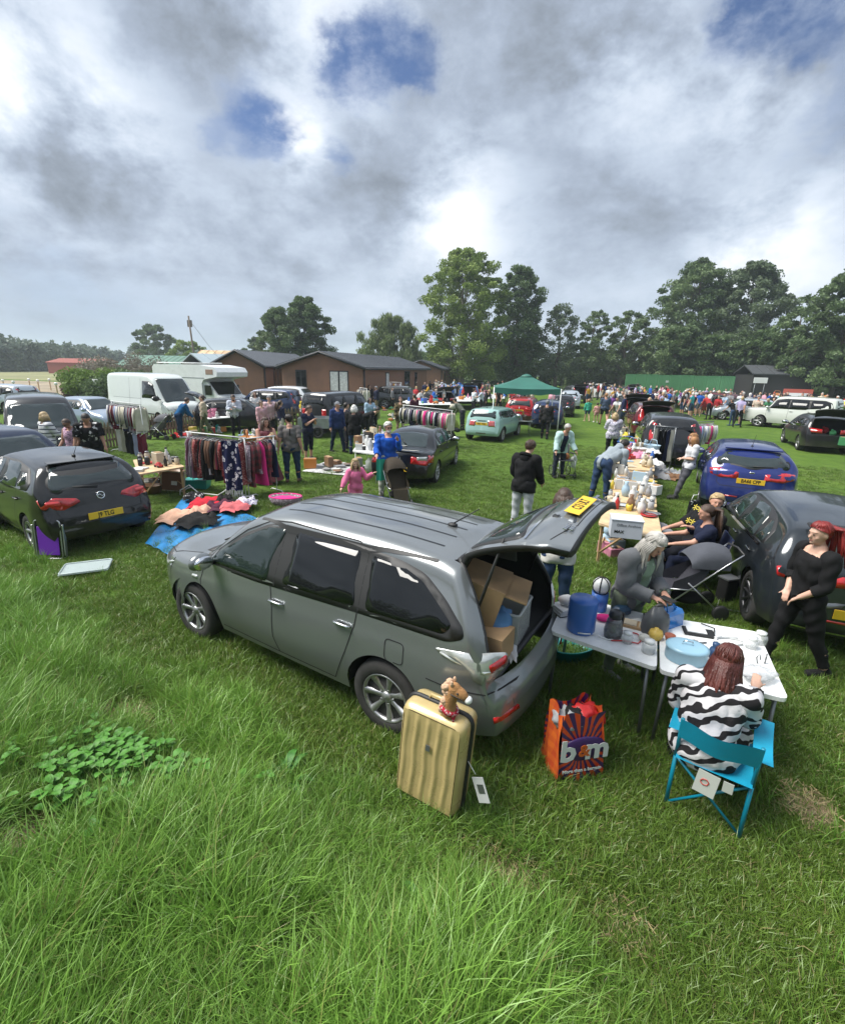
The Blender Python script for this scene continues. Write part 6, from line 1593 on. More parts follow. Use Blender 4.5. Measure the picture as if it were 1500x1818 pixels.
def assign(cents,B):
 """nearest bone and position along it for each face centre"""
 best = np.full(len(cents),1e9);idx = np.zeros(len(cents),int);tt = np.zeros(len(cents))
 for i,(n,a,b,r0,r1) in enumerate(B):
  a = np.array(a);b = np.array(b);d = b-a;L2 = (d@d)+1e-9;t = np.clip((cents-a)@d/L2,0,1)
  dist = np.linalg.norm(cents-(a+t[:,None]*d),axis=1)-(r0+(r1-r0)*t)
  m = dist < best-1e-6;best[m] = dist[m];idx[m] = i;tt[m] = t[m]
 return idx,tt
def garment(name,me_v,me_n,F,mask,off,m,parent,fold=.006,flare=None,seed=0):
 """faces of the body under a piece of clothing, moved outward, folded a little and closed to the skin at the hems"""
 fs = F[mask]
 if len(fs) == 0: return None
 used,inv = np.unique(fs,return_inverse=True);fs = inv.reshape(fs.shape);v = me_v[used].astype(float);n = me_n[used].astype(float)
 w = (1+np.sin(v[:,2]*38+np.sin(v[:,0]*21+seed)*2.2+np.sin(v[:,1]*17+seed)*2.0))*fold*.8+(1+np.sin(v[:,2]*17+v[:,1]*23+seed))*fold*.6
 base = v.copy();v2 = v+n*(off+w)[:,None] if np.ndim(off) else v+n*(off+w[:,None])
 if flare is not None: v2 = flare(v2)
 e = np.concatenate([fs[:,[0,1]],fs[:,[1,2]],fs[:,[2,3]],fs[:,[3,0]]]);es = e.copy();es.sort(axis=1)
 key = es[:,0].astype(np.int64)*10000000+es[:,1];u,ix,ct = np.unique(key,return_index=True,return_counts=True);be = e[ix[ct == 1]]
 k = len(v2);bu = np.unique(be);mp = np.full(k,-1);mp[bu] = k+np.arange(len(bu));V = np.concatenate([v2,base[bu]-n[bu]*.002])
 rim = np.stack([be[:,1],be[:,0],mp[be[:,0]],mp[be[:,1]]],1)
 AF = np.concatenate([fs,rim]);me = bpy.data.meshes.new(name);me.from_pydata(V.tolist(),[],AF.tolist());me.materials.append(m)
 me.polygons.foreach_set('use_smooth',[True]*len(AF));me.update()
 return put(bpy.data.objects.new(name,me),parent)
def hair_mb(J,style,m,seed=0,fine=False):
 s = J['s']*J['hk'];R = J['HR'];h = J['head'];mb = MB().use(m);rg_ = random.Random(seed)
 def cap(scale=1.10,front=.45,low=-.1):
  # skull cap: cut away over the face
  def fn(u,v):
   ph = 2*pi*v;th = pi*.5*1.02*u*(1.22+.40*(-cos(ph)))*(1 if True else 1);th = min(th,pi*.80)
   if cos(ph) > .0: th = min(th,.95+.55*(1-cos(ph)))
   d = Vector((sin(th)*cos(ph),sin(th)*sin(ph),cos(th)));k = scale*(1+.025*sin(ph*9+seed)*sin(th*5))
   edge = .93 if u > .97 else 1
   return h+R @ Vector((d.x*.104*s*k*edge-.010*s,d.y*.086*s*k*edge,d.z*.104*s*k+.020*s))
  mb.grid(fn,8,24)
 if style == 'bald': cap(1.02);return mb
 if style == 'cap':
  cap(1.06);return mb
 cap(1.10 if style != 'curly' else 1.22)
 if fine:
  for k in range(56):
   a = 2*pi*k/56;lim = .95 if cos(a) > 0 else 1.75;j = rg_.uniform(-.12,.12);q = []
   for t in (.06,.35,.7,1.0):
    th = lim*t;aa = a+j*t+.10*sin(k*1.7)*t;d = Vector((sin(th)*cos(aa),sin(th)*sin(aa),cos(th)));q.append(h+R @ Vector((d.x*.116*s-.010*s,d.y*.097*s,d.z*.116*s+.020*s)))
   mb.tube(q,[.004*s,.009*s,.009*s,.003*s],5)
 if style in ('long','longback'):
  for k in range(44):
   a = pi*(.30+1.40*(k%26+.5+k//26*.5)/26);x,y = cos(a)*.098,sin(a)*.090;l = (.30 if style == 'long' else .36)*rg_.uniform(.6,1.15)
   p0 = h+R @ Vector((x*s*.9,y*s*.9,.05*s));p1 = h+R @ Vector((x*s*1.1,y*s*1.12,-.06*s));
   bk = max(0,-cos(a));hang = J['R'] @ Vector((0,0,-1)) if bk > 0 else Vector((0,0,-1));hang = (hang*.8+Vector((-.15,0,-.2))).normalized() if bk > .25 else Vector((0,0,-1));p2 = p1+hang*l*.5*s+Vector((-.05*s*bk,y*s*.25+rg_.uniform(-.01,.01),0));p3 = p2+hang*l*.5*s+Vector((-.015*s+rg_.uniform(-.02,.02),rg_.uniform(-.03,.03),0))
   mb.tube([p0,p1,p2,p3],[.018*s,.020*s,.015*s,.002],6,flat=.6)
 if style == 'bob' or style == 'shaggy':
  for k in range(24):
   a = pi*(.28+1.44*(k+.5)/24);x,y = cos(a)*.10,sin(a)*.092;l = .10 if style == 'bob' else .16*rg_.uniform(.7,1.2)
   p0 = h+R @ Vector((x*s*.9,y*s*.9,.05*s));p1 = h+R @ Vector((x*s*1.12,y*s*1.15,-.04*s));mb.tube([p0,p1,p1+R @ Vector((x*.15*s,y*.2*s,-l*s))+Vector((rg_.uniform(-.02,.02),0,0))],[.022*s,.026*s,.010*s],6)
 if style == 'pony':
  for k in range(9):
   o = R @ Vector((-.10*s,(k-3)*.010*s,.05*s));p0 = h+o;p1 = p0+R @ Vector((-.07*s,(k-3)*.012*s,.0));p2 = p1+Vector((rg_.uniform(-.05,.0),(k-3)*.010*s,-.19*s));p3 = p2+Vector((rg_.uniform(-.04,.03),(k-3)*.006*s,-.20*s))
   mb.tube([p0,p1,p2,p3],[.018*s,.024*s,.022*s,.005],6)
 if style == 'bun': mb.ell(h+R @ Vector((-.09*s,0,.10*s)),.045*s,None,10,8)
 return mb
def person(label,loc,face,top=(.1,.1,.1),bot=(.05,.06,.1),shoe=(.02,.02,.02),hair='brown',style='short',skin=0,sleeve=1.0,trouser=1.0,voxel=.016,fine=False,topm=None,botm=None,toplen=0.0,
           acc=(),curl=.5,hood=False,cat='person',skirt=None,face_detail=True,ground=True,cardigan=None,loose=.014,neckline=.55,**pose):
 """loc: ground point, face: heading in degrees"""
 loc = Vector(loc);root = thing('person',label,cat,(loc.x,loc.y,(gz(loc.x,loc.y) if ground else loc.z)),radians(face))
 J = skeleton(**pose);B = bones(J);s = J['s'];mb = MB().use(SKIN[skin])
 for n,a,b,r0,r1 in B:
  if n != 'hand': capsule(mb,a,b,r0,r1,12)
 for n in 'lr': hand_mb(mb,J,n,fine,curl)
 head_mb(mb,J)
 B2 = B+[('head',J['head']+J['HR'] @ Vector((0,0,-.07*s)),J['head']+J['HR'] @ Vector((0,0,.05*s)),.075*s,.09*s)]
 me = remesh(mb,voxel*max(.7,min(1,s)),3 if voxel > .012 else 4)
 me.materials.clear();me.materials.append(SKIN[skin]);me.name = 'body'
 me.polygons.foreach_set('use_smooth',[True]*len(me.polygons))
 v,n,F = nparr(me)
 if not isinstance(F,np.ndarray):
  F = np.array([list(f)+[f[-1]]*(4-len(f)) for f in F if len(f) <= 4])
 cents = v[F].mean(axis=1);idx,t = assign(cents,B2);nm = np.array([b[0] for b in B2])[idx]
 body = put(bpy.data.objects.new('body',me),root)
 # hip/torso split
 topmask = (nm == 'torso') | ((nm == 'uarm') & (t < (sleeve*2 if sleeve < .5 else 2))) | ((nm == 'farm') & (t < (sleeve-.5)*2.1 if sleeve >= .5 else False))
 if sleeve <= 0: topmask = (nm == 'torso')
 Rt = np.array(J['R']);rel = (cents-np.array(J['pel']))@Rt;up = rel[:,2];
 neckcut = (np.abs(rel[:,1]) < neckline*.14*s) & (up > .47*s)
 topmask &= ~neckcut
 topmask |= (nm == 'hips') & (up > -toplen-.02)
 if toplen > .02: topmask |= ((nm == 'thigh') | (nm == 'hips')) & (up > -toplen)
 botmask = (nm == 'hips') | ((nm == 'torso') & (up < .04*s)) | ((nm == 'thigh') & (t < (trouser*2 if trouser < .5 else 2))) | ((nm == 'shin') & (t < (trouser-.5)*2 if trouser >= .5 else False))
 shoemask = (nm == 'foot')
 tm = topm or cloth(top);bm_ = botm or cloth(bot)
 garment('trousers' if trouser > .5 else 'shorts',v,n,F,botmask,.006*s,bm_,root,fold=.006)
 if skirt is None or True:
  garment('top',v,n,F,topmask,loose*s,tm,root,fold=.006,seed=len(label))
 if cardigan is not None:
  cm = topmask.copy() | (nm == 'farm');cm |= ((nm == 'hips') & (up > -.14)) ;front = (rel[:,0] > .06*s) & (np.abs(rel[:,1]) < .075*s) & ((nm == 'torso') | (nm == 'hips'))
  garment('cardigan',v,n,F,cm & ~front,.034*s,cloth(cardigan),root,fold=.006)
 [garment('shoe',v,n,F,shoemask & (cents[:,1]*sg > np.median(cents[shoemask,1])*sg),.008*s,cloth(shoe),root,fold=0) for sg in (1,-1)]
 if skirt is not None:
  z0,flare_,m_ = skirt;mb = MB().use(m_);c0 = J['pel']+Vector((0,0,.16*s));H_ = c0.z-z0
  def fn(u,w_):
   a = 2*pi*w_;r_ = (.15+(flare_-.15)*u**1.2)*s*(1+.06*sin(9*a)*u+.04*sin(5*a+1)*u);return Vector((c0.x*(1-u)+r_*cos(a)*.92+.0*u,c0.y+r_*sin(a)*1.08,c0.z-H_*u))
  mb.grid(fn,14,40);mb.build('skirt',root)
 hm = hairmat(hair)
 if style == 'cap':
  mb = hair_mb(J,'cap',cloth(pose.get('capc',(.2,.2,.22))) if False else cloth((.20,.21,.23)));R = J['HR'];h = J['head'];ss = s
  mb.ell(h+R @ Vector((.105*ss,0,.055*ss)),(.062*ss,.062*ss,.010*ss),R,12,6);mb.build('hat',root)
  hair_mb(J,'bald',hm).build('hair',root)
 elif style != 'none': hair_mb(J,style,hm,len(label),voxel < .0135).build('hair',root)
 if face_detail:
  R = J['HR'];h = J['head'];k = s*J['hk'];mb = MB().use(mat('eye_dark',(.03,.022,.018),rough=.3))
  for sg in (1,-1): mb.ell(h+R @ Vector((.0905*k,.030*k*sg,.012*k)),(.006*k,.012*k,.006*k),R,8,5)
  mb.build('eyes',root);mb = MB().use(mat('lips',(.36,.12,.10),rough=.5));mb.ell(h+R @ Vector((.089*k,0,-.057*k)),(.008*k,.022*k,.006*k),R,8,5);mb.build('mouth',root)
 if hood:
  mb = MB().use(tm);R = J['R'];nk = J['neck'];pts = [nk+R @ Vector((-.055*s+.075*s*cos(a),.085*s*sin(a),.02*s-.03*s*cos(a))) for a in [i*pi/6 for i in range(12)]]
  mb.tube(pts,.034*s,8,closed=True);mb.ell(nk+R @ Vector((-.10*s,0,-.03*s)),(.05*s,.09*s,.09*s),R);mb.build('hood',root)
 for fn in acc: fn(root,J)
 return root,J
def glasses(root,J):
 R,h,k = J['HR'],J['head'],J['s']*J['hk'];mb = MB().use(INK)
 for sg in (1,-1): mb.box(h+R @ Vector((.100*k,.032*k*sg,.012*k)),(.008*k,.048*k,.032*k),R,bev=.003);mb.tube([h+R @ Vector((.100*k,.055*k*sg,.018*k)),h+R @ Vector((0,.084*k*sg,.012*k))],.003*k,4)
 mb.build('sunglasses',root)
def beard(col):
 def f(root,J):
  R,h,k = J['HR'],J['head'],J['s']*J['hk'];mb = MB().use(hairmat(col));mb.ell(h+R @ Vector((.052*k,0,-.075*k)),(.050*k,.058*k,.042*k),R,12,8);mb.ell(h+R @ Vector((.098*k,0,-.040*k)),(.008*k,.028*k,.009*k),R,8,5);mb.build('beard',root)
 return f
def backprint(txt,col,sz=.2):
 def f(root,J):
  o = text_obj('printed_number',txt,sz*J['s'],cloth(col),root,J['chest']+J['R'] @ Vector((-.158*J['s']*max(1,J['fat']),0,.03)),(0,0,0));R = J['R'] @ Matrix(((0,0,-1),(-1,0,0),(0,1,0)))
  o.matrix_local = Matrix.Translation(J['chest']+J['R'] @ Vector((-.160*J['s']*max(1,J['fat']),-.03,.03))) @ R.to_4x4()
 return f
# ---------------------------------------------------------------- who stands where
def ST(px,py,H):
 p = G(px,py,H);return (p.x,p.y,0)
NAVY = (.010,.014,.035);JEAN = (.030,.055,.115);BLACK = (.010,.010,.011);WHITE_ = (.62,.62,.63);LGREY = (.36,.37,.38)
FLORAL_N = pattern('navy_white_floral','floral',(.008,.012,.05),(.65,.65,.68),9)
FLORAL_L = pattern('lilac_white_floral','floral',(.60,.58,.66),(.10,.08,.22),22)
FLORAL_B = pattern('black_white_floral','blot',(.012,.012,.014),(.60,.60,.60),9,thr=.62)
FLORAL_P = pattern('pink_lilac_print','floral',(.50,.33,.42),(.12,.07,.15),26)
STRIPE_W = pattern('white_navy_stripes','stripes',(.62,.62,.64),(.02,.03,.07),62,thr=.72)
ZEBRA = pattern('zebra_print','zebra',(.62,.60,.62),(.020,.018,.020),4.4,thr=.58)
CAMO = pattern('camouflage_print','blot',(.10,.075,.035),(.03,.03,.02),7,c3=(.22,.17,.09))
CHECK_R = pattern('red_check','check',(.30,.04,.05),(.03,.015,.02),60)
GRTEE = pattern('green_print_tee','blot',(.20,.27,.20),(.42,.48,.42),14,thr=.60)
GREYK = (.14,.145,.15)
# 1 right-hand woman in black
person('woman in black with long red ponytail walking past the dark car at the right edge',G(1396,1188),178,BLACK,BLACK,(.012,.012,.012),'red','pony',voxel=.010,fine=True,sleeve=.72,neckline=.9,H=1.64,fat=1.06,ll=(-14,3,10),rl=(14,3,4),la=(4,8,42,58),ra=(6,8,44,60),head=(8,6,0),trouser=.95)
# 2 grey-haired woman behind the tables
def tote(root,J):
 mb = MB().use(mat('blue_shiny_bag',(.01,.17,.50),rough=.25,coat=.5));c = J['lhd']+Vector((0,.05,-.30));mb.box(c,(.16,.34,.36),taper=.85,bev=.03);[mb.tube([c+Vector((0,sg*.10,.17)),J['lhd']+Vector((0,sg*.02,0)),c+Vector((.02,sg*.06,.17))],.008,5) for sg in (1,-1)]
 b = mb.build('carrier_bag');b.parent = None;b.matrix_world = Matrix.Translation(root.location) @ Matrix.Rotation(root.rotation_euler[2],4,'Z');b['label'] = 'bright blue carrier bag hanging from the arm of the grey haired woman';b['category'] = 'bag'
 mb = MB().use(mat('grey_plastic_bag',(.07,.075,.08),rough=.4));mb.ell(J['lhd']+Vector((.02,-.16,-.24)),(.10,.14,.20),None,14,10,lambda d: 1+.10*sin(d.x*9)*sin(d.y*7));b = mb.build('plastic_bag');b.matrix_world = Matrix.Translation(root.location) @ Matrix.Rotation(root.rotation_euler[2],4,'Z');b['label'] = 'dark grey plastic bag hanging in front of the grey haired woman';b['category'] = 'bag'
 mb = MB().use(INK);mb.box(J['rhd'].lerp(J['lhd'],.5)+Vector((.02,0,.015)),(.14,.075,.012),bev=.004);b = mb.build('phone');b.matrix_world = Matrix.Translation(root.location) @ Matrix.Rotation(root.rotation_euler[2],4,'Z');b['label'] = 'black phone in a case held by the grey haired woman';b['category'] = 'phone'
person('grey haired woman in grey cardigan looking down at her hands behind the white tables',ST(1136,932,1.62),-62,(.2,.3,.2),(.12,.15,.11),(.3,.3,.3),'grey','long',1,voxel=.011,fine=True,topm=GRTEE,cardigan=(.13,.135,.145),H=1.62,fat=.98,lean=8,head=(34,0,0),la=(18,6,72,36),ra=(18,8,72,36),acc=(tote,))
# 3 behind the tailgate
person('woman in jeans and cream jumper standing behind the raised tailgate',ST(1003,872,1.68),75,(.55,.54,.50),JEAN,BLACK,'brown','bob',voxel=.014,H=1.68,toplen=.10,la=(30,5,60,20),ra=(30,5,60,20),head=(20,0,0))
# 4
person('young man in black hooded jacket and pale grey joggers standing on the open grass',ST(936,783,1.78),52,BLACK,(.42,.44,.46),(.5,.5,.5),'brown','short',voxel=.013,H=1.78,hood=True,loose=.028,toplen=.12,lean=4,head=(28,0,0),la=(10,10,40,25),ra=(22,8,30,20),fat=1.05)
# 5 + wheelchair later
person('elderly woman in pale mint cardigan pushing a wheelchair',ST(1000,750,1.60),-80,(.015,.02,.05),(.02,.025,.04),BLACK,'grey','short',1,voxel=.014,H=1.62,lean=22,head=(12,25,0),la=(30,14,30,0),ra=(30,14,30,0),cardigan=(.42,.58,.56),toplen=.1)
# 6
person('man in grey hooded top and jeans bending over the goods table',G(1062,893),28,(.27,.31,.34),JEAN,(.12,.12,.12),'dark','short',1,voxel=.013,H=1.80,hood=True,loose=.022,fat=1.12,lean=62,ll=(-6,4,2),rl=(4,4,2),la=(70,6,12,10),ra=(55,4,15,0),head=(10,0,0),acc=(beard('dark'),))
# 7
person('fair haired boy in white T-shirt and grey trousers leaning by the blue hatchback',G(1212,886),172,(.56,.57,.60),(.085,.085,.10),(.05,.05,.05),'ginger','shaggy',voxel=.013,H=1.62,sleeve=.42,lean=-4,ll=(18,2,2),rl=(10,2,0),la=(4,6,78,50),ra=(2,6,78,50),head=(14,5,0),toplen=.08)
# 11 blue jumper man
person('white haired man with sunglasses and beard in bright blue jumper behind a pushchair',ST(688,751,1.78),-75,(.012,.085,.42),(.40,.40,.36),(.1,.08,.06),'white','short',1,voxel=.013,H=1.78,fat=1.22,la=(38,6,105,35),ra=(24,14,48,6),head=(6,12,0),toplen=.08,acc=(glasses,beard('white')))
# 12 pink girl
person('small girl in pink jacket holding one arm up beside the grey car roof',ST(630,818,1.18),-62,(.66,.16,.30),(.55,.12,.25),(.6,.6,.6),'blond','longback',voxel=.011,H=1.18,child=True,loose=.03,toplen=.16,la=(30,30,105,0),ra=(8,32,22,0),head=(8,-10,0))
# 13
person('man in grey T-shirt with a black 1 on the back, hands clasped behind him',G(520,856),96,(.135,.125,.12),(.020,.042,.085),(.10,.07,.045),'dark','short',1,voxel=.013,H=1.76,fat=1.22,sleeve=.44,toplen=.10,la=(-22,8,32,-35),ra=(-22,8,32,-35),head=(6,35,0),acc=(backprint('1',(.008,.008,.008),.26),),ll=(2,2,2),rl=(6,3,2))
# 14
person('man in navy T-shirt and three quarter trousers with folded arms',G(549,816),-25,NAVY,(.008,.011,.022),(.05,.05,.06),'brown','short',1,voxel=.014,H=1.78,fat=1.12,sleeve=.44,trouser=.72,la=(28,6,92,62),ra=(28,6,92,62),head=(28,0,0))
# 15 + baby
MAROON = mat('dusty_maroon_dress',(.17,.045,.055),rough=.8,var=.3,vscale=14)
woman,WJ = person('woman in long dusty maroon dress carrying a toddler on her arm',G(478,858),-58,(.19,.05,.06),(.17,.045,.055),(.45,.4,.35),'brown','long',1,voxel=.013,H=1.70,fat=1.1,sleeve=0,neckline=1.1,topm=MAROON,skirt=(.10,.36,MAROON),la=(40,8,78,40),ra=(30,6,88,55),head=(8,10,0))
bp_ = woman.matrix_basis @ (WJ['chest']+Vector((.24,.10,-.30)))
person('blond toddler in pale pink clothes held by the woman in the maroon dress',(bp_.x,bp_.y,bp_.z-.18),150,(.62,.52,.53),(.60,.58,.56),(.5,.5,.5),'blond','shaggy',voxel=.011,ground=False,H=.86,child=True,sit=.14,ll=(60,20,55),rl=(60,20,55),la=(60,10,30,0),ra=(50,10,30,0),fat=1.15)
# 17-19
person('man in navy tracksuit and grey baseball cap standing by the bric-a-brac table',G(600,802),-48,(.022,.04,.12),(.015,.025,.05),BLACK,'grey','cap',1,voxel=.014,H=1.80,hood=True,loose=.024,toplen=.1,rl=(-12,4,2),ll=(14,4,4),la=(2,8,14,0),ra=(0,10,10,0),head=(10,10,0))
person('white haired person in long black coat with hands in pockets',G(630,806),78,BLACK,JEAN,BLACK,'white','bob',voxel=.015,H=1.70,fat=1.15,loose=.035,toplen=.24,la=(8,16,40,20),ra=(8,16,40,20))
person('dark dressed person standing behind the black coat near the bric-a-brac table',ST(614,716,1.7),20,(.02,.02,.028),(.02,.02,.03),BLACK,'dark','short',voxel=.02,H=1.70,face_detail=False)
V2 = .021
person('woman in pale denim jacket standing behind the lilac girl',ST(656,706,1.65),-60,(.30,.42,.52),(.05,.05,.06),BLACK,'dark','bob',voxel=V2,H=1.65,la=(30,8,80,40),ra=(10,8,20,0),loose=.025)
person('small girl in lilac jacket standing on the grass',ST(663,717,1.18),-75,(.46,.36,.62),(.3,.3,.35),BLACK,'brown','long',voxel=.018,H=1.18,child=True,loose=.03,la=(20,12,60,30),ra=(20,12,60,30))
person('woman in camouflage coat dress by the clothes rail',ST(711,706,1.68),-80,(.1,.08,.04),(.3,.2,.15),BLACK,'auburn','bun',voxel=V2,H=1.68,fat=1.1,topm=CAMO,loose=.035,toplen=.34)
person('man in maroon shirt and navy trousers turned away by the clothes rail',ST(736,700,1.76),130,(.075,.018,.035),NAVY,BLACK,'brown','short',voxel=V2,H=1.76)
person('woman in green top crouching between the clothes rail and mint car',G(812,776),165,(.17,.21,.045),(.05,.05,.06),BLACK,'brown','short',1,voxel=V2,H=1.65,sit=.36,lean=28,ll=(92,14,125),rl=(92,14,125),la=(50,10,40,10),ra=(50,10,40,10),sleeve=.4)
person('dark haired person in grey green top bending near the lamp',ST(822,712,1.45),150,(.13,.14,.11),(.04,.04,.05),BLACK,'dark','short',voxel=V2,H=1.72,lean=45,la=(60,8,20,0),ra=(60,8,20,0))
# 23-26 left group
person('man in pale pink tracksuit jacket and cap behind the clothes rail',ST(477,703,1.80),-55,(.60,.40,.42),(.03,.03,.035),BLACK,'brown','cap',voxel=.018,H=1.80,cardigan=(.62,.44,.46),la=(10,12,20,0),ra=(10,12,20,0))
person('young woman in pink top beside the man in the pink jacket',ST(463,712,1.62),-40,(.58,.34,.38),(.55,.34,.38),BLACK,'brown','bun',voxel=V2,H=1.62)
person('woman in white cardigan looking at the toys by the pushchair row',ST(452,696,1.68),-70,(.60,.60,.60),(.1,.1,.12),BLACK,'brown','long',voxel=V2,H=1.68,la=(30,6,70,30),ra=(30,6,70,30))
person('girl with ponytail in navy top and pale shorts walking away',ST(497,712,1.62),45,(.018,.022,.05),(.45,.42,.36),BLACK,'brown','pony',voxel=V2,H=1.62,trouser=.34,rl=(-12,3,10))
person('bearded man in pale grey open jacket looking down at his hands',G(421,777),-78,(.50,.51,.54),BLACK,BLACK,'brown','short',1,voxel=.018,H=1.80,cardigan=(.42,.45,.52),la=(25,8,85,45),ra=(25,8,70,40),head=(30,0,0),acc=(beard('brown'),))
person('woman in white top and beige cardigan walking past the stroller',G(366,774),205,(.60,.60,.60),(.10,.115,.06),(.1,.1,.1),'brown','bun',voxel=.018,H=1.70,cardigan=(.46,.38,.28),rl=(16,2,8),ll=(-14,2,12))
person('person in blue top and navy trousers stooping at the black car boot',G(322,777),40,(.010,.085,.21),(.010,.03,.07),(.6,.6,.6),'brown','short',1,voxel=.018,H=1.72,fat=1.15,lean=34,la=(50,10,20,0),ra=(50,10,20,0),head=(10,0,0))
# 27-28 behind the black hatchback
person('blond woman in white and navy striped hooded top, back turned',ST(76,733,1.66),60,WHITE_,(.05,.06,.03),BLACK,'blond','bob',voxel=.015,H=1.66,fat=1.15,topm=STRIPE_W,hood=False,loose=.025,toplen=.1,la=(25,10,50,20),ra=(25,10,50,20))
person('woman with sunglasses on her head in pink print vest top',ST(122,743,1.62),-100,(.5,.3,.4),(.2,.2,.25),BLACK,'brown','short',2,voxel=.015,H=1.62,fat=1.15,sleeve=0,topm=FLORAL_P,head=(28,0,0),la=(12,10,30,10),ra=(12,10,30,10),acc=(glasses,))
person('man in black T-shirt with white floral print and green cap bending forward',ST(153,736,1.72),-60,BLACK,BLACK,BLACK,'dark','short',2,voxel=.015,H=1.82,fat=1.25,sleeve=.45,topm=FLORAL_B,lean=18,la=(30,10,18,0),ra=(20,14,20,0),head=(28,0,0))
person('long haired child standing by the black hatchback roof',ST(143,767,1.25),85,(.3,.28,.22),JEAN,BLACK,'brown','longback',voxel=.016,H=1.25,child=True)
# 29-33 the avenue
person('man in black jacket and flat cap walking beside the mint car',G(966,779),70,(.022,.021,.022),BLACK,BLACK,'grey','cap',1,voxel=.016,H=1.74,fat=1.1,loose=.035,toplen=.18,rl=(-14,3,12),ll=(14,3,4),la=(-8,8,14,0),ra=(10,8,18,0))
person('boy in bright green hooded top walking up the grass',G(1041,748),88,(.05,.38,.26),(.03,.06,.10),(.4,.3,.2),'ginger','short',voxel=.018,H=1.32,child=True,hood=True,trouser=.36,loose=.025,rl=(-12,3,10),ll=(10,3,2))
person('small girl in pink walking between the boy and the man',G(1057,750),85,(.58,.30,.28),(.58,.30,.32),(.6,.6,.6),'brown','bun',voxel=.018,H=1.15,child=True,trouser=.34,ll=(10,3,2),la=(10,12,10,0))
person('man in blue grey T-shirt and black shorts walking with two children',G(1070,754),80,(.060,.085,.135),BLACK,BLACK,'ginger','short',1,voxel=.017,H=1.82,fat=1.15,sleeve=.45,trouser=.38,toplen=.08,rl=(-16,3,25),ll=(14,3,2))
person('man in white T-shirt and sand shorts walking on the gravel',G(1046,702),88,WHITE_,(.36,.27,.17),BLACK,'dark','short',1,voxel=.03,H=1.78,sleeve=.45,trouser=.38,face_detail=False,rl=(-14,3,14),ll=(12,3,2))
person('elderly woman in lilac floral blouse seen from behind at the table end',ST(1093,734,1.60),80,(.5,.5,.6),BLACK,BLACK,'blond','bob',voxel=.016,H=1.60,fat=1.2,topm=FLORAL_L,toplen=.14,loose=.03,la=(30,8,60,30),ra=(30,8,60,30),sleeve=.7)
person('man in black T-shirt and trousers with blue cap at the end of the tables',ST(1138,693,1.80),80,BLACK,BLACK,BLACK,'dark','cap',2,voxel=.018,H=1.80,fat=1.2,sleeve=.45,la=(10,12,40,20),ra=(4,14,14,0))
person('woman in white top and olive trousers turning towards the goods',ST(1116,702,1.66),180,WHITE_,(.115,.12,.075),BLACK,'brown','long',voxel=.018,H=1.66,la=(40,8,60,10),ra=(30,8,50,10),sleeve=.7)
person('stout man in grey green gilet and cap by the maroon estate',ST(1177,706,1.70),190,(.10,.105,.09),(.08,.08,.08),BLACK,'grey','cap',1,voxel=.018,H=1.70,fat=1.35,loose=.03,toplen=.1,la=(10,10,30,20),ra=(10,10,30,20))
person('woman in faded denim jacket stooping beside the open maroon boot',ST(1163,712,1.5),200,(.16,.25,.36),(.12,.18,.28),BLACK,'brown','long',voxel=.02,H=1.66,lean=30,la=(50,8,20,0),ra=(50,8,20,0))
person('broad person all in navy walking among the shoppers near the tables',G(1091,728),85,(.018,.018,.03),(.018,.018,.03),BLACK,'dark','short',voxel=.02,H=1.74,fat=1.25,loose=.035)
person('woman in cream T-shirt and jeans walking on the right of the field',G(1338,750),-120,(.52,.42,.34),(.02,.035,.06),(.6,.6,.6),'brown','bun',1,voxel=.018,H=1.66,fat=1.25,sleeve=.44,la=(30,8,80,40),ra=(10,8,14,0),rl=(-12,3,4),ll=(12,3,4),toplen=.08)
person('man in black T-shirt and denim shorts by the cutlery table',G(1383,750),60,(.012,.014,.02),(.06,.09,.15),BLACK,'brown','short',1,voxel=.018,H=1.80,fat=1.15,sleeve=.45,trouser=.40,la=(20,8,60,30),ra=(20,8,60,30))
person('girl in dark jacket and pale jeans looking at her phone on the far grass',G(1296,734),-60,(.05,.055,.04),(.22,.32,.45),(.6,.6,.6),'dark','long',voxel=.024,H=1.64,la=(25,6,90,40),ra=(25,6,90,40),face_detail=False)
person('person in dark green coat standing next to the girl with the phone',G(1310,732),-100,(.045,.045,.035),(.04,.04,.04),BLACK,'dark','short',voxel=.024,H=1.74,loose=.035,toplen=.15,face_detail=False)
person('man in turquoise shirt near the hoarding end',ST(1302,676,1.78),150,(.04,.40,.42),(.05,.05,.06),BLACK,'dark','short',1,voxel=.03,H=1.78,face_detail=False)
person('person in black standing beside the wide open boot on the right',ST(1470,700,1.75),200,BLACK,BLACK,BLACK,'dark','short',voxel=.024,H=1.75,face_detail=False)
person('man in navy jacket and pale cap behind the coats on the four by four',ST(668,686,1.75),200,NAVY,(.15,.12,.08),BLACK,'grey','cap',1,voxel=.024,H=1.75,fat=1.15,loose=.03,toplen=.1,face_detail=False)
person('dark haired seller in black behind the stall beside the four by four',ST(656,684,1.68),-60,BLACK,BLACK,BLACK,'dark','short',voxel=.026,H=1.68,face_detail=False)
person('person in black stooping over the table with white plastic bag',ST(648,728,1.2),-20,BLACK,BLACK,BLACK,'dark','short',voxel=.02,H=1.70,lean=70,la=(60,8,20,0),ra=(60,8,20,0))
person('person in white T-shirt and black trousers by the middle stalls, left one of two',ST(856,690,1.72),160,(.50,.55,.66),(.02,.02,.02),BLACK,'dark','bun',voxel=.026,H=1.72,sleeve=.44,la=(40,8,40,0),face_detail=False)
person('person in pale blue shirt and black trousers by the middle stalls, right one of two',ST(842,690,1.70),30,(.55,.60,.66),(.02,.02,.02),BLACK,'brown','bun',voxel=.026,H=1.70,face_detail=False)
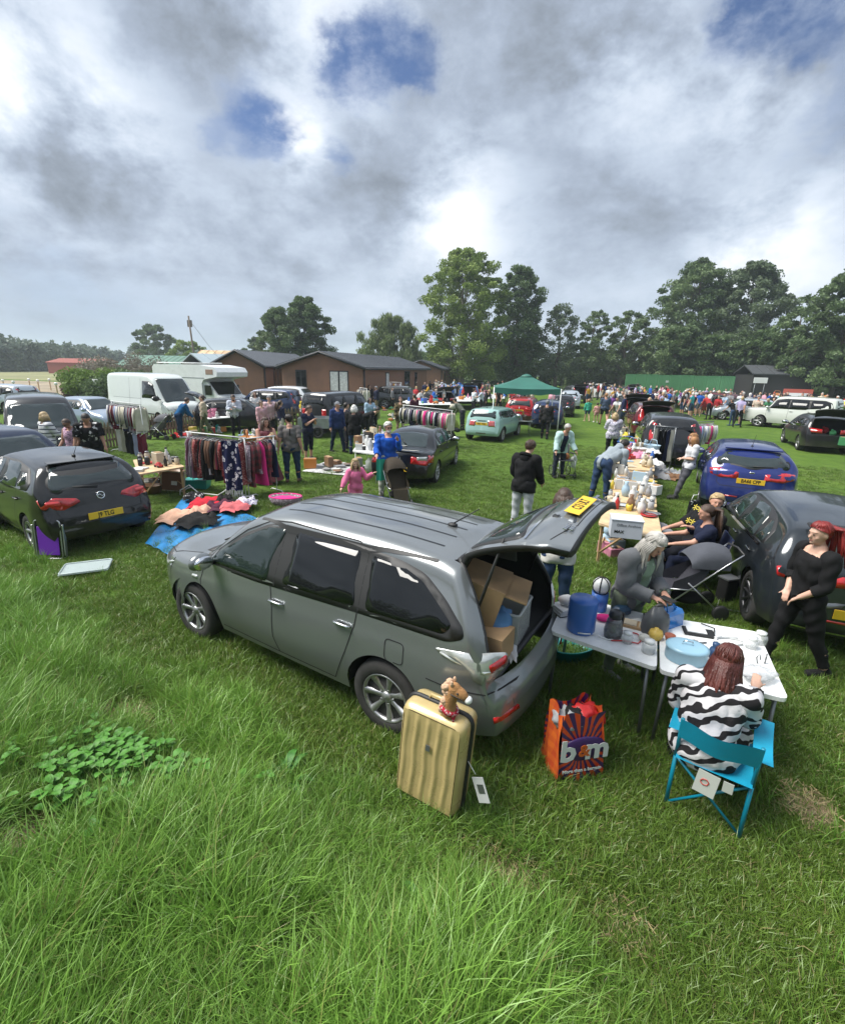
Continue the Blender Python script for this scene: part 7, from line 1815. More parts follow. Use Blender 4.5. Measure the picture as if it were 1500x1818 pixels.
person('woman in grey vest and jeans standing at the toy stall',ST(797,686,1.70),-120,(.40,.40,.38),(.03,.07,.09),BLACK,'blond','bun',voxel=.026,H=1.70,sleeve=.1,face_detail=False)
person('person in black leaning forward behind the gazebo stall',ST(862,695,1.45),-60,(.03,.03,.035),(.03,.03,.035),BLACK,'blond','short',voxel=.026,H=1.72,lean=40,la=(50,8,10,0),ra=(50,8,10,0),face_detail=False)
person('red faced seller in dark top sitting under the green gazebo',ST(929,690,1.30),-80,(.05,.05,.06),(.05,.05,.06),BLACK,'brown','short',1,voxel=.026,H=1.75,sit=.5,ll=(85,8,85),rl=(85,8,85),face_detail=False)
# ---- the crowd
POOL = []
def pool_body(i):
 r = random.Random(100+i);poses = [dict(),dict(rl=(-15,3,14),ll=(14,3,3)),dict(lean=22,la=(50,8,20,0),ra=(45,8,20,0)),dict(la=(25,8,85,35),ra=(25,8,85,35)),dict(rl=(12,3,4),ll=(-12,3,12),la=(20,8,20,0),ra=(-15,8,20,0)),dict(fat=1.25),dict(la=(10,16,60,40),ra=(5,6,10,0)),dict(fat=1.15,lean=45,la=(60,8,10,0),ra=(60,8,10,0)),dict(H=1.25,child=True,rl=(10,3,3)),dict(twist=15,la=(35,10,60,10))]
 kw = dict(H=1.70);kw.update(poses[i]);J = skeleton(**kw);B = bones(J);mb = MB().use(SKIN[0])
 for n,a,b,r0,r1 in B:
  if n != 'hand': capsule(mb,a,b,r0*1.1,r1*1.1,8)
 for n in 'lr': capsule(mb,J[n+'wr'],J[n+'hd'],.04,.035,6)
 mb.ell(J['head'],(.105,.088,.125),J['HR'],10,8);me = remesh(mb,.040,2)
 B2 = B+[('head',J['head'],J['head']+Vector((0,0,.03)),.09,.1)]
 v,n,F = nparr(me);F = F if isinstance(F,np.ndarray) else np.array([list(f)[:4] for f in F]);c = v[F].mean(axis=1);idx,t = assign(c,B2);nm = np.array([b[0] for b in B2])[idx]
 sl = 2 if i % 2 else .5;m = np.zeros(len(F),'i');m[(nm == 'torso') | ((nm == 'uarm') & (t < sl)) | ((nm == 'farm') & (sl > 1))] = 1
 tr = 2 if i % 3 else .0;m[(nm == 'hips') | (nm == 'thigh') | ((nm == 'shin') & (t < tr))] = 2;m[nm == 'foot'] = 2
 m[(nm == 'head')] = 0
 rel = (c-np.array(J['head']))@np.array(J['HR']);m[(nm == 'head') & ((rel[:,2] > .055) | (rel[:,0] < -.01))] = 3
 me.materials.clear();[me.materials.append(q) for q in (SKIN[0],INK,INK,INK)]
 me.polygons.foreach_set('material_index',m);me.polygons.foreach_set('use_smooth',[True]*len(me.polygons));me.name = 'person'
 return me
POOL = [pool_body(i) for i in range(10)]
TOPC = [('white',(.60,.60,.60)),('black',(.012,.012,.013)),('navy',(.015,.02,.06)),('grey',(.22,.22,.23)),('pink',(.55,.28,.34)),('red',(.36,.03,.035)),('pale blue',(.33,.43,.55)),('cream',(.50,.44,.34)),('purple',(.15,.05,.20)),('green',(.06,.20,.10)),('mustard',(.50,.28,.03)),('lilac',(.38,.33,.52)),('royal blue',(.02,.09,.36)),('turquoise',(.05,.34,.36))]
TW = [9,9,6,6,4,3,4,4,2,2,1,2,2,1]
BOTC = [('black trousers',(.012,.012,.014)),('jeans',(.035,.06,.12)),('grey trousers',(.14,.14,.15)),('beige trousers',(.34,.27,.19))]
def crowd(n,x0,x1,d0,d1,where,seed,avoid=()):
 r = random.Random(seed)
 for _ in range(n):
  px = r.uniform(x0,x1);d = r.uniform(d0,d1);p = tp(px,d);tn,tc_ = r.choices(TOPC,TW)[0];bn,bc = r.choice(BOTC);hk,hw = r.choices([('brown','brown'),('dark','dark'),('blond','fair'),('grey','grey'),('white','white')],[5,4,3,2,1])[0]
  i = r.randrange(10);o = bpy.data.objects.new('person',POOL[i]);o.location = p;o.rotation_euler = (0,0,r.uniform(0,2*pi));s = r.uniform(.93,1.07);o.scale = (s,s,s)
  put(o,None,'%s %s in %s top, %s, %s' % (hw+' haired','child' if i == 8 else 'shopper',tn,bn,where),'person','shoppers '+where)
  ms = (SKIN[r.randrange(2)],cloth(tc_),cloth(bc),hairmat(hk))
  for k,m_ in enumerate(ms): o.material_slots[k].link = 'OBJECT';o.material_slots[k].material = m_
crowd(48,1080,1190,33,50,'right of the gravel track',1)
crowd(42,1190,1300,38,56,'before the green hoarding',2)
crowd(26,1060,1190,50,62,'before the wood',3)
crowd(22,1300,1400,34,50,'left of the white off-roader',4)
crowd(20,1400,1500,36,52,'behind the white off-roader',5)
crowd(40,745,900,40,62,'below the poplar',6)
crowd(10,880,985,33,48,'behind the green gazebo',7)
crowd(9,1030,1060,48,64,'on the gravel track',8)
crowd(8,690,800,34,41,'at the stalls before the lodges',9)
crowd(7,1100,1180,27,33,'near the open car boots',10)
# ---------------------------------------------------------------- tables, rails and goods
TABLEW = mat('white_plastic_tabletop',(.78,.79,.78),rough=.45,var=.05,vscale=12)
def slab_table(label,cs,z,topm,legm,rz=None,leg_r=.014,th=.035,trestle=False,group=None):
 """a table whose top has the four corner points cs (counter-clockwise)"""
 cs = [Vector((c[0],c[1],0)) for c in cs];c0 = sum(cs,Vector())/4;t = thing('folding_table',label,'table',tuple(c0),0,group)
 P = rnd_poly([((c-c0).x,(c-c0).y) for c in cs],.05,3);n = len(P);mb = MB().use(topm);mb.smooth = False
 mb.add([(x,y,z) for x,y in P]+[(x,y,z-th) for x,y in P],[tuple(range(n)),tuple(range(n,2*n))[::-1]]+[(i,i+n,(i+1) % n+n,(i+1) % n) for i in range(n)]);top_ = mb.build('tabletop',t)
 if top_.data.polygons[0].normal.z < 0: top_.data.flip_normals()
 L_ = [(c-c0)*.86 for c in cs]
 for c in L_:
  mb = MB().use(legm)
  if trestle: mb.box((c.x,c.y,z/2-.02),(.045,.03,z-.04))
  else: mb.tube([(c.x,c.y,z-th),(c.x*1.05,c.y*1.05,0)],leg_r,6)
  mb.build('leg',t)
 for a,b in ((0,3),(1,2)):
  mb = MB().use(legm);p,q = L_[a],L_[b];mb.tube([(p.x,p.y,z-.10 if not trestle else .25),(q.x,q.y,z-.10 if not trestle else .25)],leg_r*.8,5);mb.build('brace',t)
 for a,b in ((0,1),(3,2)):
  p,q = L_[a],L_[b]
  if trestle: mb = MB().use(legm);mb.tube([(p.x,p.y,.2),(p.lerp(q,.5).x,p.lerp(q,.5).y,z-.05)],.018,4);mb.build('strut',t)
 return t
KC = [('white',(.60,.60,.58)),('red',(.42,.03,.03)),('blue',(.03,.12,.40)),('pale blue',(.35,.48,.58)),('brown',(.20,.11,.06)),('cream',(.52,.45,.33)),('pink',(.58,.22,.32)),('green',(.07,.28,.12)),('yellow',(.62,.48,.06)),('black',(.015,.015,.016)),('grey',(.28,.28,.29)),('orange',(.55,.20,.04)),('teal',(.03,.28,.28)),('silver',(.45,.46,.48))]
ITM = {}
def item_mesh(kind,cn,col,v):
 k = (kind,cn,v)
 if k in ITM: return ITM[k]
 r = random.Random(hash((kind,v)) % 1000 if False else (len(kind)*37+v*11));m = plastic(col) if kind not in ('garment','soft toy') else cloth(col);mb = MB().use(m)
 if kind == 'box': a,b,c = r.uniform(.10,.26),r.uniform(.08,.2),r.uniform(.05,.2);mb.box((0,0,c/2),(a,b,c),bev=.006);mb.use(CARD).box((0,0,c+.003),(a*.8,b*.7,.006))
 elif kind == 'book': [mb.box((.004*i,.003*i,.012+.024*i),(.15,.21,.022),bev=.002) for i in range(1+v % 3)]
 elif kind == 'jar': h = r.uniform(.09,.18);mb.lathe([(.001,0),(.035,0),(.042,h*.2),(.042,h*.75),(.028,h*.85),(.028,h*.88)],n=12);mb.use(METAL).lathe([(.031,h*.88),(.031,h),(.001,h)],n=12)
 elif kind == 'mug': mb.lathe([(.001,.004),(.036,0),(.041,.09),(.036,.09),(.032,.012),(.001,.012)],n=14);mb.tube([(.038,0,.075),(.068,0,.065),(.066,0,.03),(.036,0,.022)],.006,5)
 elif kind == 'plate': mb.lathe([(.001,.006),(.06,.004),(.11,.018),(.115,.022),(.06,.010),(.001,.010)],n=18)
 elif kind == 'vase': mb.lathe([(.001,0),(.04,0),(.065,.08),(.05,.15),(.022,.19),(.032,.235),(.026,.235),(.016,.19),(.001,.19)],n=14)
 elif kind == 'bottle': mb.lathe([(.001,0),(.033,0),(.035,.13),(.014,.17),(.014,.20)],n=12);mb.use(INK).lathe([(.016,.20),(.016,.225),(.001,.225)],n=10)
 elif kind == 'basket': mb.lathe([(.001,.01),(.13,0),(.17,.16),(.18,.165),(.16,.16),(.12,.02),(.001,.02)],n=16,sx=1.2);mb.tube([(-.2,0,.15),(-.12,0,.30),(.12,0,.30),(.2,0,.15)],.010,5)
 elif kind == 'soft toy': mb.ell((0,0,.08),(.07,.06,.09),None,10,8);mb.ell((.02,0,.20),.055,None,10,8);[mb.ell((.0,s*.042,.25),.02,None,6,5) for s in (1,-1)];[mb.ell((.07,s*.05,.04),(.05,.025,.025),None,6,5) for s in (1,-1)];[mb.ell((.04,s*.08,.12),(.025,.04,.02),None,6,5) for s in (1,-1)]
 elif kind == 'toy car': mb.box((0,0,.04),(.20,.09,.05),bev=.015);mb.box((-.01,0,.08),(.11,.08,.045),bev=.015,taper=.8);mb.use(INK);[mb.lathe([(.001,-.012),(.025,-.012),(.025,.012),(.001,.012)],c=(x,y,.025),n=10,axis='Y') for x in (.06,-.06) for y in (.045,-.045)]
 else:
  sd = v*1.7
  def fn(a,b):
   k_ = .62+.38*sstep(.0,.35,a) if abs(b-.5) > .25 else 1;x,y = (a-.5)*.5,(b-.5)*.38*k_;e = 1-max(abs(a-.5),abs(b-.5))*2;return Vector((x*(1+.05*sin(b*7+sd)),y*(1+.07*sin(a*6+sd)),.008+.075*min(1,e*3)*(1+.55*sin(a*13+sd+b*4)*sin(b*10+sd*2)+.25*sin(a*29+b*11))+.012*sin(a*23+b*17+sd)))
  mb.grid(fn,14,12);mb.grid(lambda a,b: Vector((.12*(a-.5)*2-.1,.30*(b-.5)*2+.05*sin(a*5),.012+.03*sin(a*pi)*(1+.3*sin(b*14+sd)))),5,12)
 ITM[k] = mb.mesh(kind.replace(' ','_'));return ITM[k]
PATCH = {}
def goods(where,cs,z,n,kinds,seed,cols=None,sc=1.0,group=None,jit=.9):
 """n separate articles laid out over the quadrilateral cs"""
 r = random.Random(seed);cs = [Vector((c[0],c[1])) for c in cs];nn = max(1,int(sqrt(n*1.3)));out = []
 cells = [(i,j) for i in range(nn) for j in range(int(n/nn)+1)];r.shuffle(cells);mj = int(n/nn)+1
 for i,j in cells[:n]:
  u,v = (i+.5+jit*(r.random()-.5))/nn,(j+.5+jit*(r.random()-.5))/mj;a = cs[0].lerp(cs[1],u);b = cs[3].lerp(cs[2],u);p = a.lerp(b,.05+.9*v)
  kind = r.choice(kinds);cn,col = r.choice(cols or KC);vr = r.randrange(4)
  o = bpy.data.objects.new(kind.replace(' ','_'),item_mesh(kind,cn,col,vr));o.location = (p.x,p.y,z+(gz(p.x,p.y) if z < .1 else 0));o.rotation_euler = (0,0,r.uniform(0,2*pi));s = sc*r.uniform(.8,1.15);o.scale = (s,s,s)
  size = 'small' if s < sc*.93 else 'large' if s > sc*1.05 else 'plain'
  put(o,None,'%s %s %s %s' % (size,cn,kind,where),kind,group or ('goods '+where));out.append(o)
 return out
ALLK = ['box','book','jar','mug','plate','vase','bottle','soft toy','toy car','garment','basket'];CHINA = ['jar','mug','plate','vase','bottle','box']
def quad(*pts,z=0): return [G(px,py,z) for px,py in pts]
# garments on hangers
GM = {}
def hang_mesh(kind,m,v,ln):
 k = (kind,m.name,v,round(ln,2))
 if k in GM: return GM[k]
 mb = MB().use(m);sd = v*1.3;w = .40
 if kind == 'trousers':
  mb.grid(lambda a,b: Vector(((b-.5)*.20*(1+.2*a),.022*cos(b*2*pi)*(1+a)+.012*sin(a*9+sd),-.05-ln*a)),12,10);mb.grid(lambda a,b: Vector(((b-.5)*.19,.03+.014*sin(b*12+sd),-.05-ln*.93*a)),8,6)
 else:
  def prof(a): return (w*(.35+.65*min(1,a*7)))*(1 if kind == 'shirt' else (1-.18*sin(min(1,a*2.2)*pi)+.25*max(0,a-.4)))
  mb.grid(lambda a,b: Vector((prof(a)/2*cos(b*2*pi),(.030+.035*a)*sin(b*2*pi)*(1+.25*sin(b*16+sd))+.012*sin(a*8+sd+b*3),-.04-.05*abs(cos(b*2*pi))*(1-min(1,a*4))-ln*a)),12,22)
  if kind != 'dress':
   for s in (1,-1): mb.tube([(s*w*.42,0,-.10),(s*w*.56,.01,-.30),(s*w*.54,.03,-.10-ln*.75)],[.055,.045,.035],8,flat=.55)
 mb.use(METAL).tube([(-.19,0,-.09),(0,0,-.03),(.19,0,-.09)],.006,4);mb.tube([(0,0,-.03),(0,0,.01),(.015,0,.03),(0,0,.045)],.004,4)
 GM[k] = mb.mesh('hanging_'+kind);return GM[k]
def rail(label,a,b,h,mats,where,kinds=('shirt',),ln=(.6,.8),dens=.075,seed=1,frame=WHITEM,feet=True):
 a,b = Vector(a),Vector(b);L_ = (b-a).length;ang = atan2((b-a).y,(b-a).x);z0 = gz(a.x,a.y);t = thing('clothes_rail',label,'clothes rail',(a.x,a.y,z0),ang)
 mb = MB().use(frame);mb.tube([(-.05,0,h),(L_+.05,0,h)],.014,6);mb.build('rail',t)
 for x in (0,L_):
  mb = MB().use(frame);mb.tube([(x,0,0.03),(x,0,h)],.014,6);mb.build('upright',t);mb = MB().use(frame);mb.tube([(x,-.28,.02),(x,-.2,.06),(x,.2,.06),(x,.28,.02)],.014,6);mb.build('foot',t)
 r = random.Random(seed);x = .08;k = 0;un = Vector((cos(ang),sin(ang),0));tot = int((L_-.1)/dens)
 while x < L_-.04:
  nm,m = mats[r.randrange(len(mats))];kd = r.choice(kinds);l = r.choice([ln[0],(ln[0]+ln[1])/2,ln[1]]);v = r.randrange(3);me = hang_mesh(kd,m,v,l)
  o = bpy.data.objects.new('hanging_'+kd,me);p = a+un*x;o.location = (p.x,p.y,z0+h-.03);o.rotation_euler = (0,0,ang+pi/2+r.uniform(-.25,.25))
  q = x/L_;pos = 'near its left end' if q < .3 else 'near its right end' if q > .7 else 'near its middle'
  put(o,None,'%s %s hanging %s %s' % (nm,kd,where,pos),kd,'clothes '+where);x += dens*r.uniform(.75,1.25);k += 1
 return t
def cm(n,c): return (n,cloth(c))
BLK,NV,WT,RDS,GYS = cm('black',(.012,.012,.014)),cm('navy',(.012,.018,.05)),cm('white',(.58,.58,.58)),cm('dark red',(.14,.02,.035)),cm('grey',(.20,.20,.215))
PLM,CRM,LBL,BRN,PNK = cm('plum',(.12,.05,.08)),cm('cream',(.50,.47,.38)),cm('pale blue',(.36,.42,.60)),cm('brown',(.12,.065,.04)),cm('hot pink',(.66,.04,.22))
CHK = ('red check',pattern('red_check2','check',(.22,.05,.06),(.07,.05,.05),42));FLW = ('grey floral',pattern('grey_floral','floral',(.22,.17,.20),(.5,.42,.46),22));FLR = ('red floral',pattern('red_floral','floral',(.24,.05,.05),(.42,.25,.22),24))
rail('white rail packed with dresses and blouses beyond the blue tarpaulin',G(345,868),G(443,885),1.42,[BLK,PLM,FLR,FLW,BRN,BLK,FLR,GYS,RDS],'on the rail beyond the blue tarpaulin',('dress','shirt','dress'),(.70,1.0),.062,3)
rail('short white airer with long patterned clothes next to the dress rail',G(437,884),G(492,873),1.38,[CHK,NV,CHK,FLW,PNK],'on the airer beside the dress rail',('dress','shirt'),(.75,1.05),.085,9)
# the long navy and white scarf with tassels
mb = MB().use(FLORAL_N);p = G(418,892);n_ = Vector((cos(.15),sin(.15),0))
mb.grid(lambda a,b: Vector(((b-.5)*.42*(1+.1*sin(a*4)),.035*sin(b*11+a*3),1.40-1.12*a)),16,14);o = mb.build('scarf',None,label='long navy scarf with white flowers and tassels hanging from the airer',cat='scarf');o.location = p;o.rotation_euler = (0,0,-.15)
mb = MB().use(WT[1]);[mb.tube([(-.2+i*.028,.03*sin(i),.30),(-.2+i*.028+.01*sin(i*3),.0,.18),(-.2+i*.028-.012*sin(i),.02,.06)],[.006,.010,.008],4) for i in range(15)];mb.build('tassel',o,kind='stuff')
rail('tall rail with jackets and shirts standing left of the stroller',G(212,800),G(262,812),1.72,[NV,NV,CM1] if False else [NV,RDS,CRM,LBL,WT,GYS,CRM],'on the tall rail left of the stroller',('shirt',),(.70,.85),.07,5)
for i,(nm,m) in enumerate([WT,CRM,BLK,BLK,LBL,RDS,RDS]):
 o = bpy.data.objects.new('hanging_trousers',hang_mesh('trousers',m,i % 3,.75));p = Vector(G(218,802)).lerp(Vector(G(262,814)),i/6);o.location = (p.x,p.y,.84);o.rotation_euler = (0,0,1.4);put(o,None,nm+' trousers on the lower bar of the tall rail, counted from left: '+['first','second','third','fourth','fifth','sixth','seventh'][i],'trousers','trousers on the tall rail')
rail('long white rail of blouses behind the black saloon',G(716,778),G(800,795),1.45,[BLK,WT,PNK,FLW,NV,GYS,CRM,BLK],'on the rail behind the black saloon',('shirt',),(.6,.8),.07,6)
rail('silver rail of folded trousers at the end of the goods tables',G(1150,838),G(1186,843),1.45,[BLK,GYS,CRM,BLK,NV,NV,BRN],'on the silver rail by the goods tables',('trousers',),(.95,1.05),.085,7,frame=METAL)
rail('second silver rail with pale shirts behind the boy in white',G(1196,828),G(1252,822),1.45,[WT,LBL,BLK,PNK,WT,CRM],'on the silver rail behind the boy',('shirt',),(.6,.75),.075,8,frame=METAL)
rail('white rail of coats beside the black four by four',G(640,738),G(652,742),1.75,[GYS,CRM,BLK],'on the short rail by the four by four',('shirt',),(.8,.95),.12,11)
rail('tall white rail of patterned clothes in front of the middle lodge',G(692,722),G(712,723),1.9,[FLW,WT,cm('mustard',(.42,.22,.03))],'on the tall rail before the lodge',('dress',),(.9,1.1),.16,12)
# ---- the two white tables
T1 = quad((977,1120),(1166,1186),(1167,1095),(1006,1056),z=.74);T2 = quad((1172,1190),(1400,1242),(1346,1122),(1170,1094),z=.74)
slab_table('left of the two white folding tables beside the grey car boot',T1,.74,TABLEW,METAL,leg_r=.016);slab_table('right of the two white folding tables, in front of the seated woman',T2,.74,TABLEW,METAL,leg_r=.016)
def prop(name,label,cat,px,py,z,mb,rz=0.0,loc=None):
 t = mb.build(name,None,label=label,cat=cat);t.location = loc or G(px,py,z);t.rotation_euler = (0,0,rz);return t
BLUEB = plastic((.045,.14,.46),rough=.3);Z = .742
mb = MB().use(BLUEB);mb.lathe([(.001,0),(.115,0),(.125,.02),(.125,.30),(.118,.315),(.001,.325)],n=30);mb.use(WHITEM).tube([(-.06,-.11,.03),(0,-.14,.04),(.05,-.12,.03)],.006,5);prop('steriliser','tall bright blue lidded tub at the left end of the tables','tub',1030,1118,Z,mb)
mb = MB().use(BLUEB);mb.lathe([(.001,0),(.075,0),(.08,.19),(.074,.19),(.07,.02),(.001,.02)],n=24);prop('blue_tub','smaller blue tub behind the tall blue tub','tub',1062,1082,Z,mb)
mb = MB().use(WHITEM);mb.ell((0,0,0),(.085,.085,.085));mb.use(INK);[mb.tube([(.087*cos(a)*sin(b),.087*sin(a)*sin(b),.087*cos(b)) for b in [i*pi/10 for i in range(11)]],.006,4) for a in (0,1.05,2.1,3.14,4.2,5.25)];prop('ball','white ball with black bands on the smaller blue tub','ball',0,0,0,mb,loc=Vector(G(1062,1082,Z))+Vector((0,0,.26)))
mb = MB().use(WHITEM);[mb.box((.004*i,.006*(i % 2),.012+.024*i),(.24,.19,.02),R=rot3(0,0,.05*i),bev=.003) for i in range(3)];mb.use(INK).box((0,0,.003),(.25,.2,.006));prop('book','stack of white papers and books left of the tall blue tub','books',1004,1086,Z,mb,.3)
mb = MB().use(WT[1]);mb.ell((0,0,.05),(.08,.07,.05),None,12,8,lambda d: 1+.2*sin(d.x*9)*sin(d.y*8));prop('cloth','crumpled white cloth on the stack of papers','cloth',0,0,0,mb,loc=Vector(G(1004,1086,Z))+Vector((0,0,.075)))
SMOKE = mat('smoky_clear_plastic',(.10,.11,.12),rough=.08,alpha=.75,spec=.8)
mb = MB().use(SMOKE);mb.lathe([(.001,0),(.075,0),(.082,.06),(.065,.16),(.05,.19)],n=20);mb.use(plastic((.02,.022,.026))).lathe([(.055,.19),(.06,.21),(.05,.25),(.03,.26),(.001,.26)],n=16);mb.tube([(.05,0,.23),(.10,0,.21),(.09,0,.10),(.07,0,.08)],.012,6);prop('jug','smoky clear jug with black lid on the left table','jug',1087,1130,Z,mb,.4)
mb = MB().use(plastic((.55,.04,.04)));mb.tube([(-.16,-.06,.01),(-.05,-.07,.015),(.06,-.10,.01),(.13,-.03,.012),(.12,.06,.01),(.03,.11,.01)],.006,5);prop('cable','red flex curling round the pots on the left table','cable',1112,1133,Z,mb)
mb = MB().use(WHITEM);mb.tube([(-.18,.12,.01),(-.12,.0,.02),(-.02,-.07,.01),(.10,-.06,.01)],.006,5);prop('cable','white flex leading from the tall blue tub','cable',1078,1130,Z,mb)
CLR = mat('clear_plastic',(.62,.64,.64),rough=.12,alpha=.45,spec=.8)
for px,py,s,lab in ((1112,1140,1.0,'clear glass pot with white lid inside the red flex'),(1150,1158,1.15,'clear round glass jar at the right end of the left table'),(1333,1150,1.0,'clear plastic bottle pair left one at the back of the right table'),(1348,1142,1.1,'clear plastic bottle pair right one at the back of the right table')):
 mb = MB().use(CLR);mb.lathe([(.001,0),(.045*s,0),(.05*s,.05*s),(.045*s,.07*s),(.03*s,.08*s)],n=18);mb.use(WHITEM).lathe([(.035*s,.08*s),(.037*s,.10*s),(.001,.105*s)],n=16);prop('pot',lab,'pot',px,py,Z,mb)
mb = MB().use(plastic((.58,.40,.08)));mb.lathe([(.001,0),(.05,0),(.062,.04),(.05,.075),(.02,.085),(.018,.10),(.001,.10)],n=20);prop('teapot','small mustard yellow lidded pot by the table joint','pot',1163,1133,Z,mb)
mb = MB().use(CARD);mb.box((0,0,.012),(.26,.14,.024));mb.use(plastic((.5,.44,.34)));[mb.box((x,0,.028),(.11,.11,.01)) for x in (-.065,.065)];prop('tray','flat cardboard tray behind the glass pots','tray',1132,1113,Z,mb,-.5)
mb = MB().use(INK);mb.box((0,0,.012),(.10,.17,.02),bev=.006);mb.use(plastic((.45,.33,.2)));[mb.box((x,y,.024),(.035,.045,.006)) for x in (-.02,.02) for y in (-.05,0,.05)];prop('palette','make-up palette with brown pans at the back of the left table','palette',1153,1100,Z,mb,-.3)
mb = MB().use(plastic((.55,.53,.47)));mb.ell((0,0,.035),(.05,.04,.035));prop('soap_dish','small cream soap dish in front of the yellow pot','dish',1142,1138,Z,mb)
mb = MB().use(plastic((.015,.045,.09)));mb.box((0,0,.05),(.18,.12,.10),bev=.03);prop('speaker','navy rounded case behind the smoky jug','case',1102,1092,Z,mb,.4)
mb = MB().use(PNK[1]);mb.ell((0,0,.03),(.09,.06,.03),None,12,8,lambda d: 1+.25*sin(d.x*8)*sin(d.y*9));prop('cloth','crumpled pink cloth between the blue tub and the jug','cloth',1073,1102,Z,mb)
PB = plastic((.30,.50,.62),rough=.3)
mb = MB().use(PB);mb.lathe([(.001,0),(.135,0),(.14,.01),(.14,.10),(.145,.105),(.145,.12),(.12,.13),(.001,.135)],n=36,sx=1.12,sy=.92);mb.use(CHROME).tube([(-.04,0,.13),(-.03,0,.165),(.03,0,.165),(.04,0,.13)],.006,6);prop('pan','pale blue oval lidded roasting pan on the right table','pan',1216,1170,Z,mb,-.35)
mb = MB().use(plastic((.30,.09,.05)));mb.lathe([(.001,0),(.03,0),(.045,.06),(.04,.06),(.001,.01)],n=16);prop('plant_pot','small rust coloured pot beside the pale blue pan','pot',1188,1138,Z,mb)
mb = MB().use(INK);mb.box((0,0,.035),(.07,.10,.07),bev=.006);prop('black_box','small black box near the table joint on the right table','box',1177,1112,Z,mb,-.4)
mb = MB().use(INK);mb.box((0,0,.008),(.26,.15,.016),bev=.006);mb.use(WHITEM).box((-.02,.01,.02),(.16,.10,.008));mb.use(INK).tube([(.12,0,.02),(.15,.1,.02),(.05,.16,.02)],.006,4);prop('clipboard','black folder with white cards at the back of the right table','folder',1240,1124,Z,mb,-.3)
mb = MB().use(METAL);mb.tube([(.05*cos(a*.7)+a*.01,.02*sin(a*.7),.006) for a in range(9)],.008,5);prop('watch','steel wristwatch between the pan and the black folder','watch',1228,1140,Z,mb)
mb = MB().use(METAL);mb.tube([(.05*cos(a*1.1),.025*sin(a*1.7),.006) for a in range(14)],.004,4);prop('necklace','thin silver chain near the black box','necklace',1195,1108,Z,mb)
mb = MB().use(plastic((.03,.07,.16)));mb.lathe([(.001,0),(.034,0),(.045,.05),(.036,.09),(.022,.10),(.026,.12),(.026,.14),(.001,.145)],n=18);prop('bottle','dark blue flask right of the pale blue pan','flask',1266,1168,Z,mb)
TAN = plastic((.50,.42,.22))
for px,py,s,lab in ((1290,1166,1.0,'beige pot with a wooden ball in it, left of the two beige pots'),(1300,1184,1.1,'beige pot nearer the seated woman, right of the two beige pots')):
 mb = MB().use(TAN);mb.lathe([(.001,0),(.032*s,0),(.042*s,.07*s),(.038*s,.07*s),(.001,.02)],n=18);mb.use(plastic((.46,.30,.13))).ell((0,0,.085*s),.026*s,None,10,8);prop('pot',lab,'pot',px,py,Z,mb)
mb = MB().use(WHITEM);[mb.tube([(.12*cos(a)+.02*sin(a*5),.06*sin(a),.01+.01*(k % 2)) for a in [k*.6+i*.5 for i in range(7)]],.009,5) for k in range(5)];prop('necklace','tangle of white shells and beads behind the beige pots','beads',1293,1140,Z,mb)
CLB = mat('crinkled_clear_bag',(.58,.60,.62),rough=.15,alpha=.55,bump=.9,bscale=25)
mb = MB().use(CLB);mb.ell((0,0,.045),(.13,.09,.05),None,20,12,lambda d: 1+.12*sin(d.x*14+d.z*5)+.10*sin(d.y*17));prop('plastic_bag','crinkled clear bag of silver jewellery on the right table','bag',1342,1205,Z,mb)
mb = MB().use(METAL);[mb.tube([(s*.03,0,.0),(s*.04,.01,.05),(s*.03,0,.09),(s*.02,-.01,.04)],.006,5) for s in (1,-1)];prop('earring','pair of tall silver earrings behind the clear bag','earrings',1351,1178,Z,mb)
mb = MB().use(mat('brown_leather',(.16,.06,.03),rough=.5));mb.box((0,0,.012),(.15,.07,.022),bev=.008);prop('wallet','brown leather case behind the seated woman head','case',1283,1205,Z,mb,-.45)
# teal basin
mb = MB().use(plastic((.02,.30,.32),rough=.3));mb.lathe([(.001,.01),(.24,0),(.31,.20),(.34,.21),(.34,.195),(.29,.18),(.23,.02),(.001,.02)],n=28,sx=1.0,sy=.75);prop('basin','turquoise plastic bath under the left end of the tables','basin',1010,1165,0,mb,.5)
mb = MB().use(plastic((.42,.62,.12)));mb.ell((0,0,.2),(.16,.12,.10),None,14,8,lambda d: 1+.1*sin(d.x*12));prop('beach_toy','lime green netted toys inside the turquoise bath','toys',972,1120,0,mb)
# carrier bag
OR = pattern('orange_check_bag','check',(.62,.13,.02),(.50,.07,.02),75);c0,c1 = Vector(G(943,1390)),Vector(G(985,1396));c2 = Vector(G(1052,1385));rzb = atan2((c2-c1).y,(c2-c1).x);wb_ = (c2-c1).length*1.12
def burst(name):
 m = bpy.data.materials.new(name);m.use_nodes = True;nt = m.node_tree;b = nt.nodes['Principled BSDF'];b.inputs['Roughness'].default_value = .3;b.inputs['Coat Weight'].default_value = .4
 t = N(nt,'ShaderNodeTexCoord');s = N(nt,'ShaderNodeSeparateXYZ');L(nt,t.outputs['Object'],s.inputs[0]);an = mth(nt,'ARCTAN2',mth(nt,'SUBTRACT',s.outputs[2],.27),mth(nt,'SUBTRACT',s.outputs[0],wb_*.5))
 L(nt,mixc(nt,mapr(nt,mth(nt,'SINE',mth(nt,'MULTIPLY',an,24)),-.1,.1),(.60,.06,.02),(.045,.015,.10)),b.inputs['Base Color']);n = noise(nt,t.outputs['Object'],9,3);bp = N(nt,'ShaderNodeBump');bp.inputs['Strength'].default_value = .5;bp.inputs['Distance'].default_value = .03;L(nt,n.outputs[0],bp.inputs['Height']);L(nt,bp.outputs[0],b.inputs['Normal']);return m
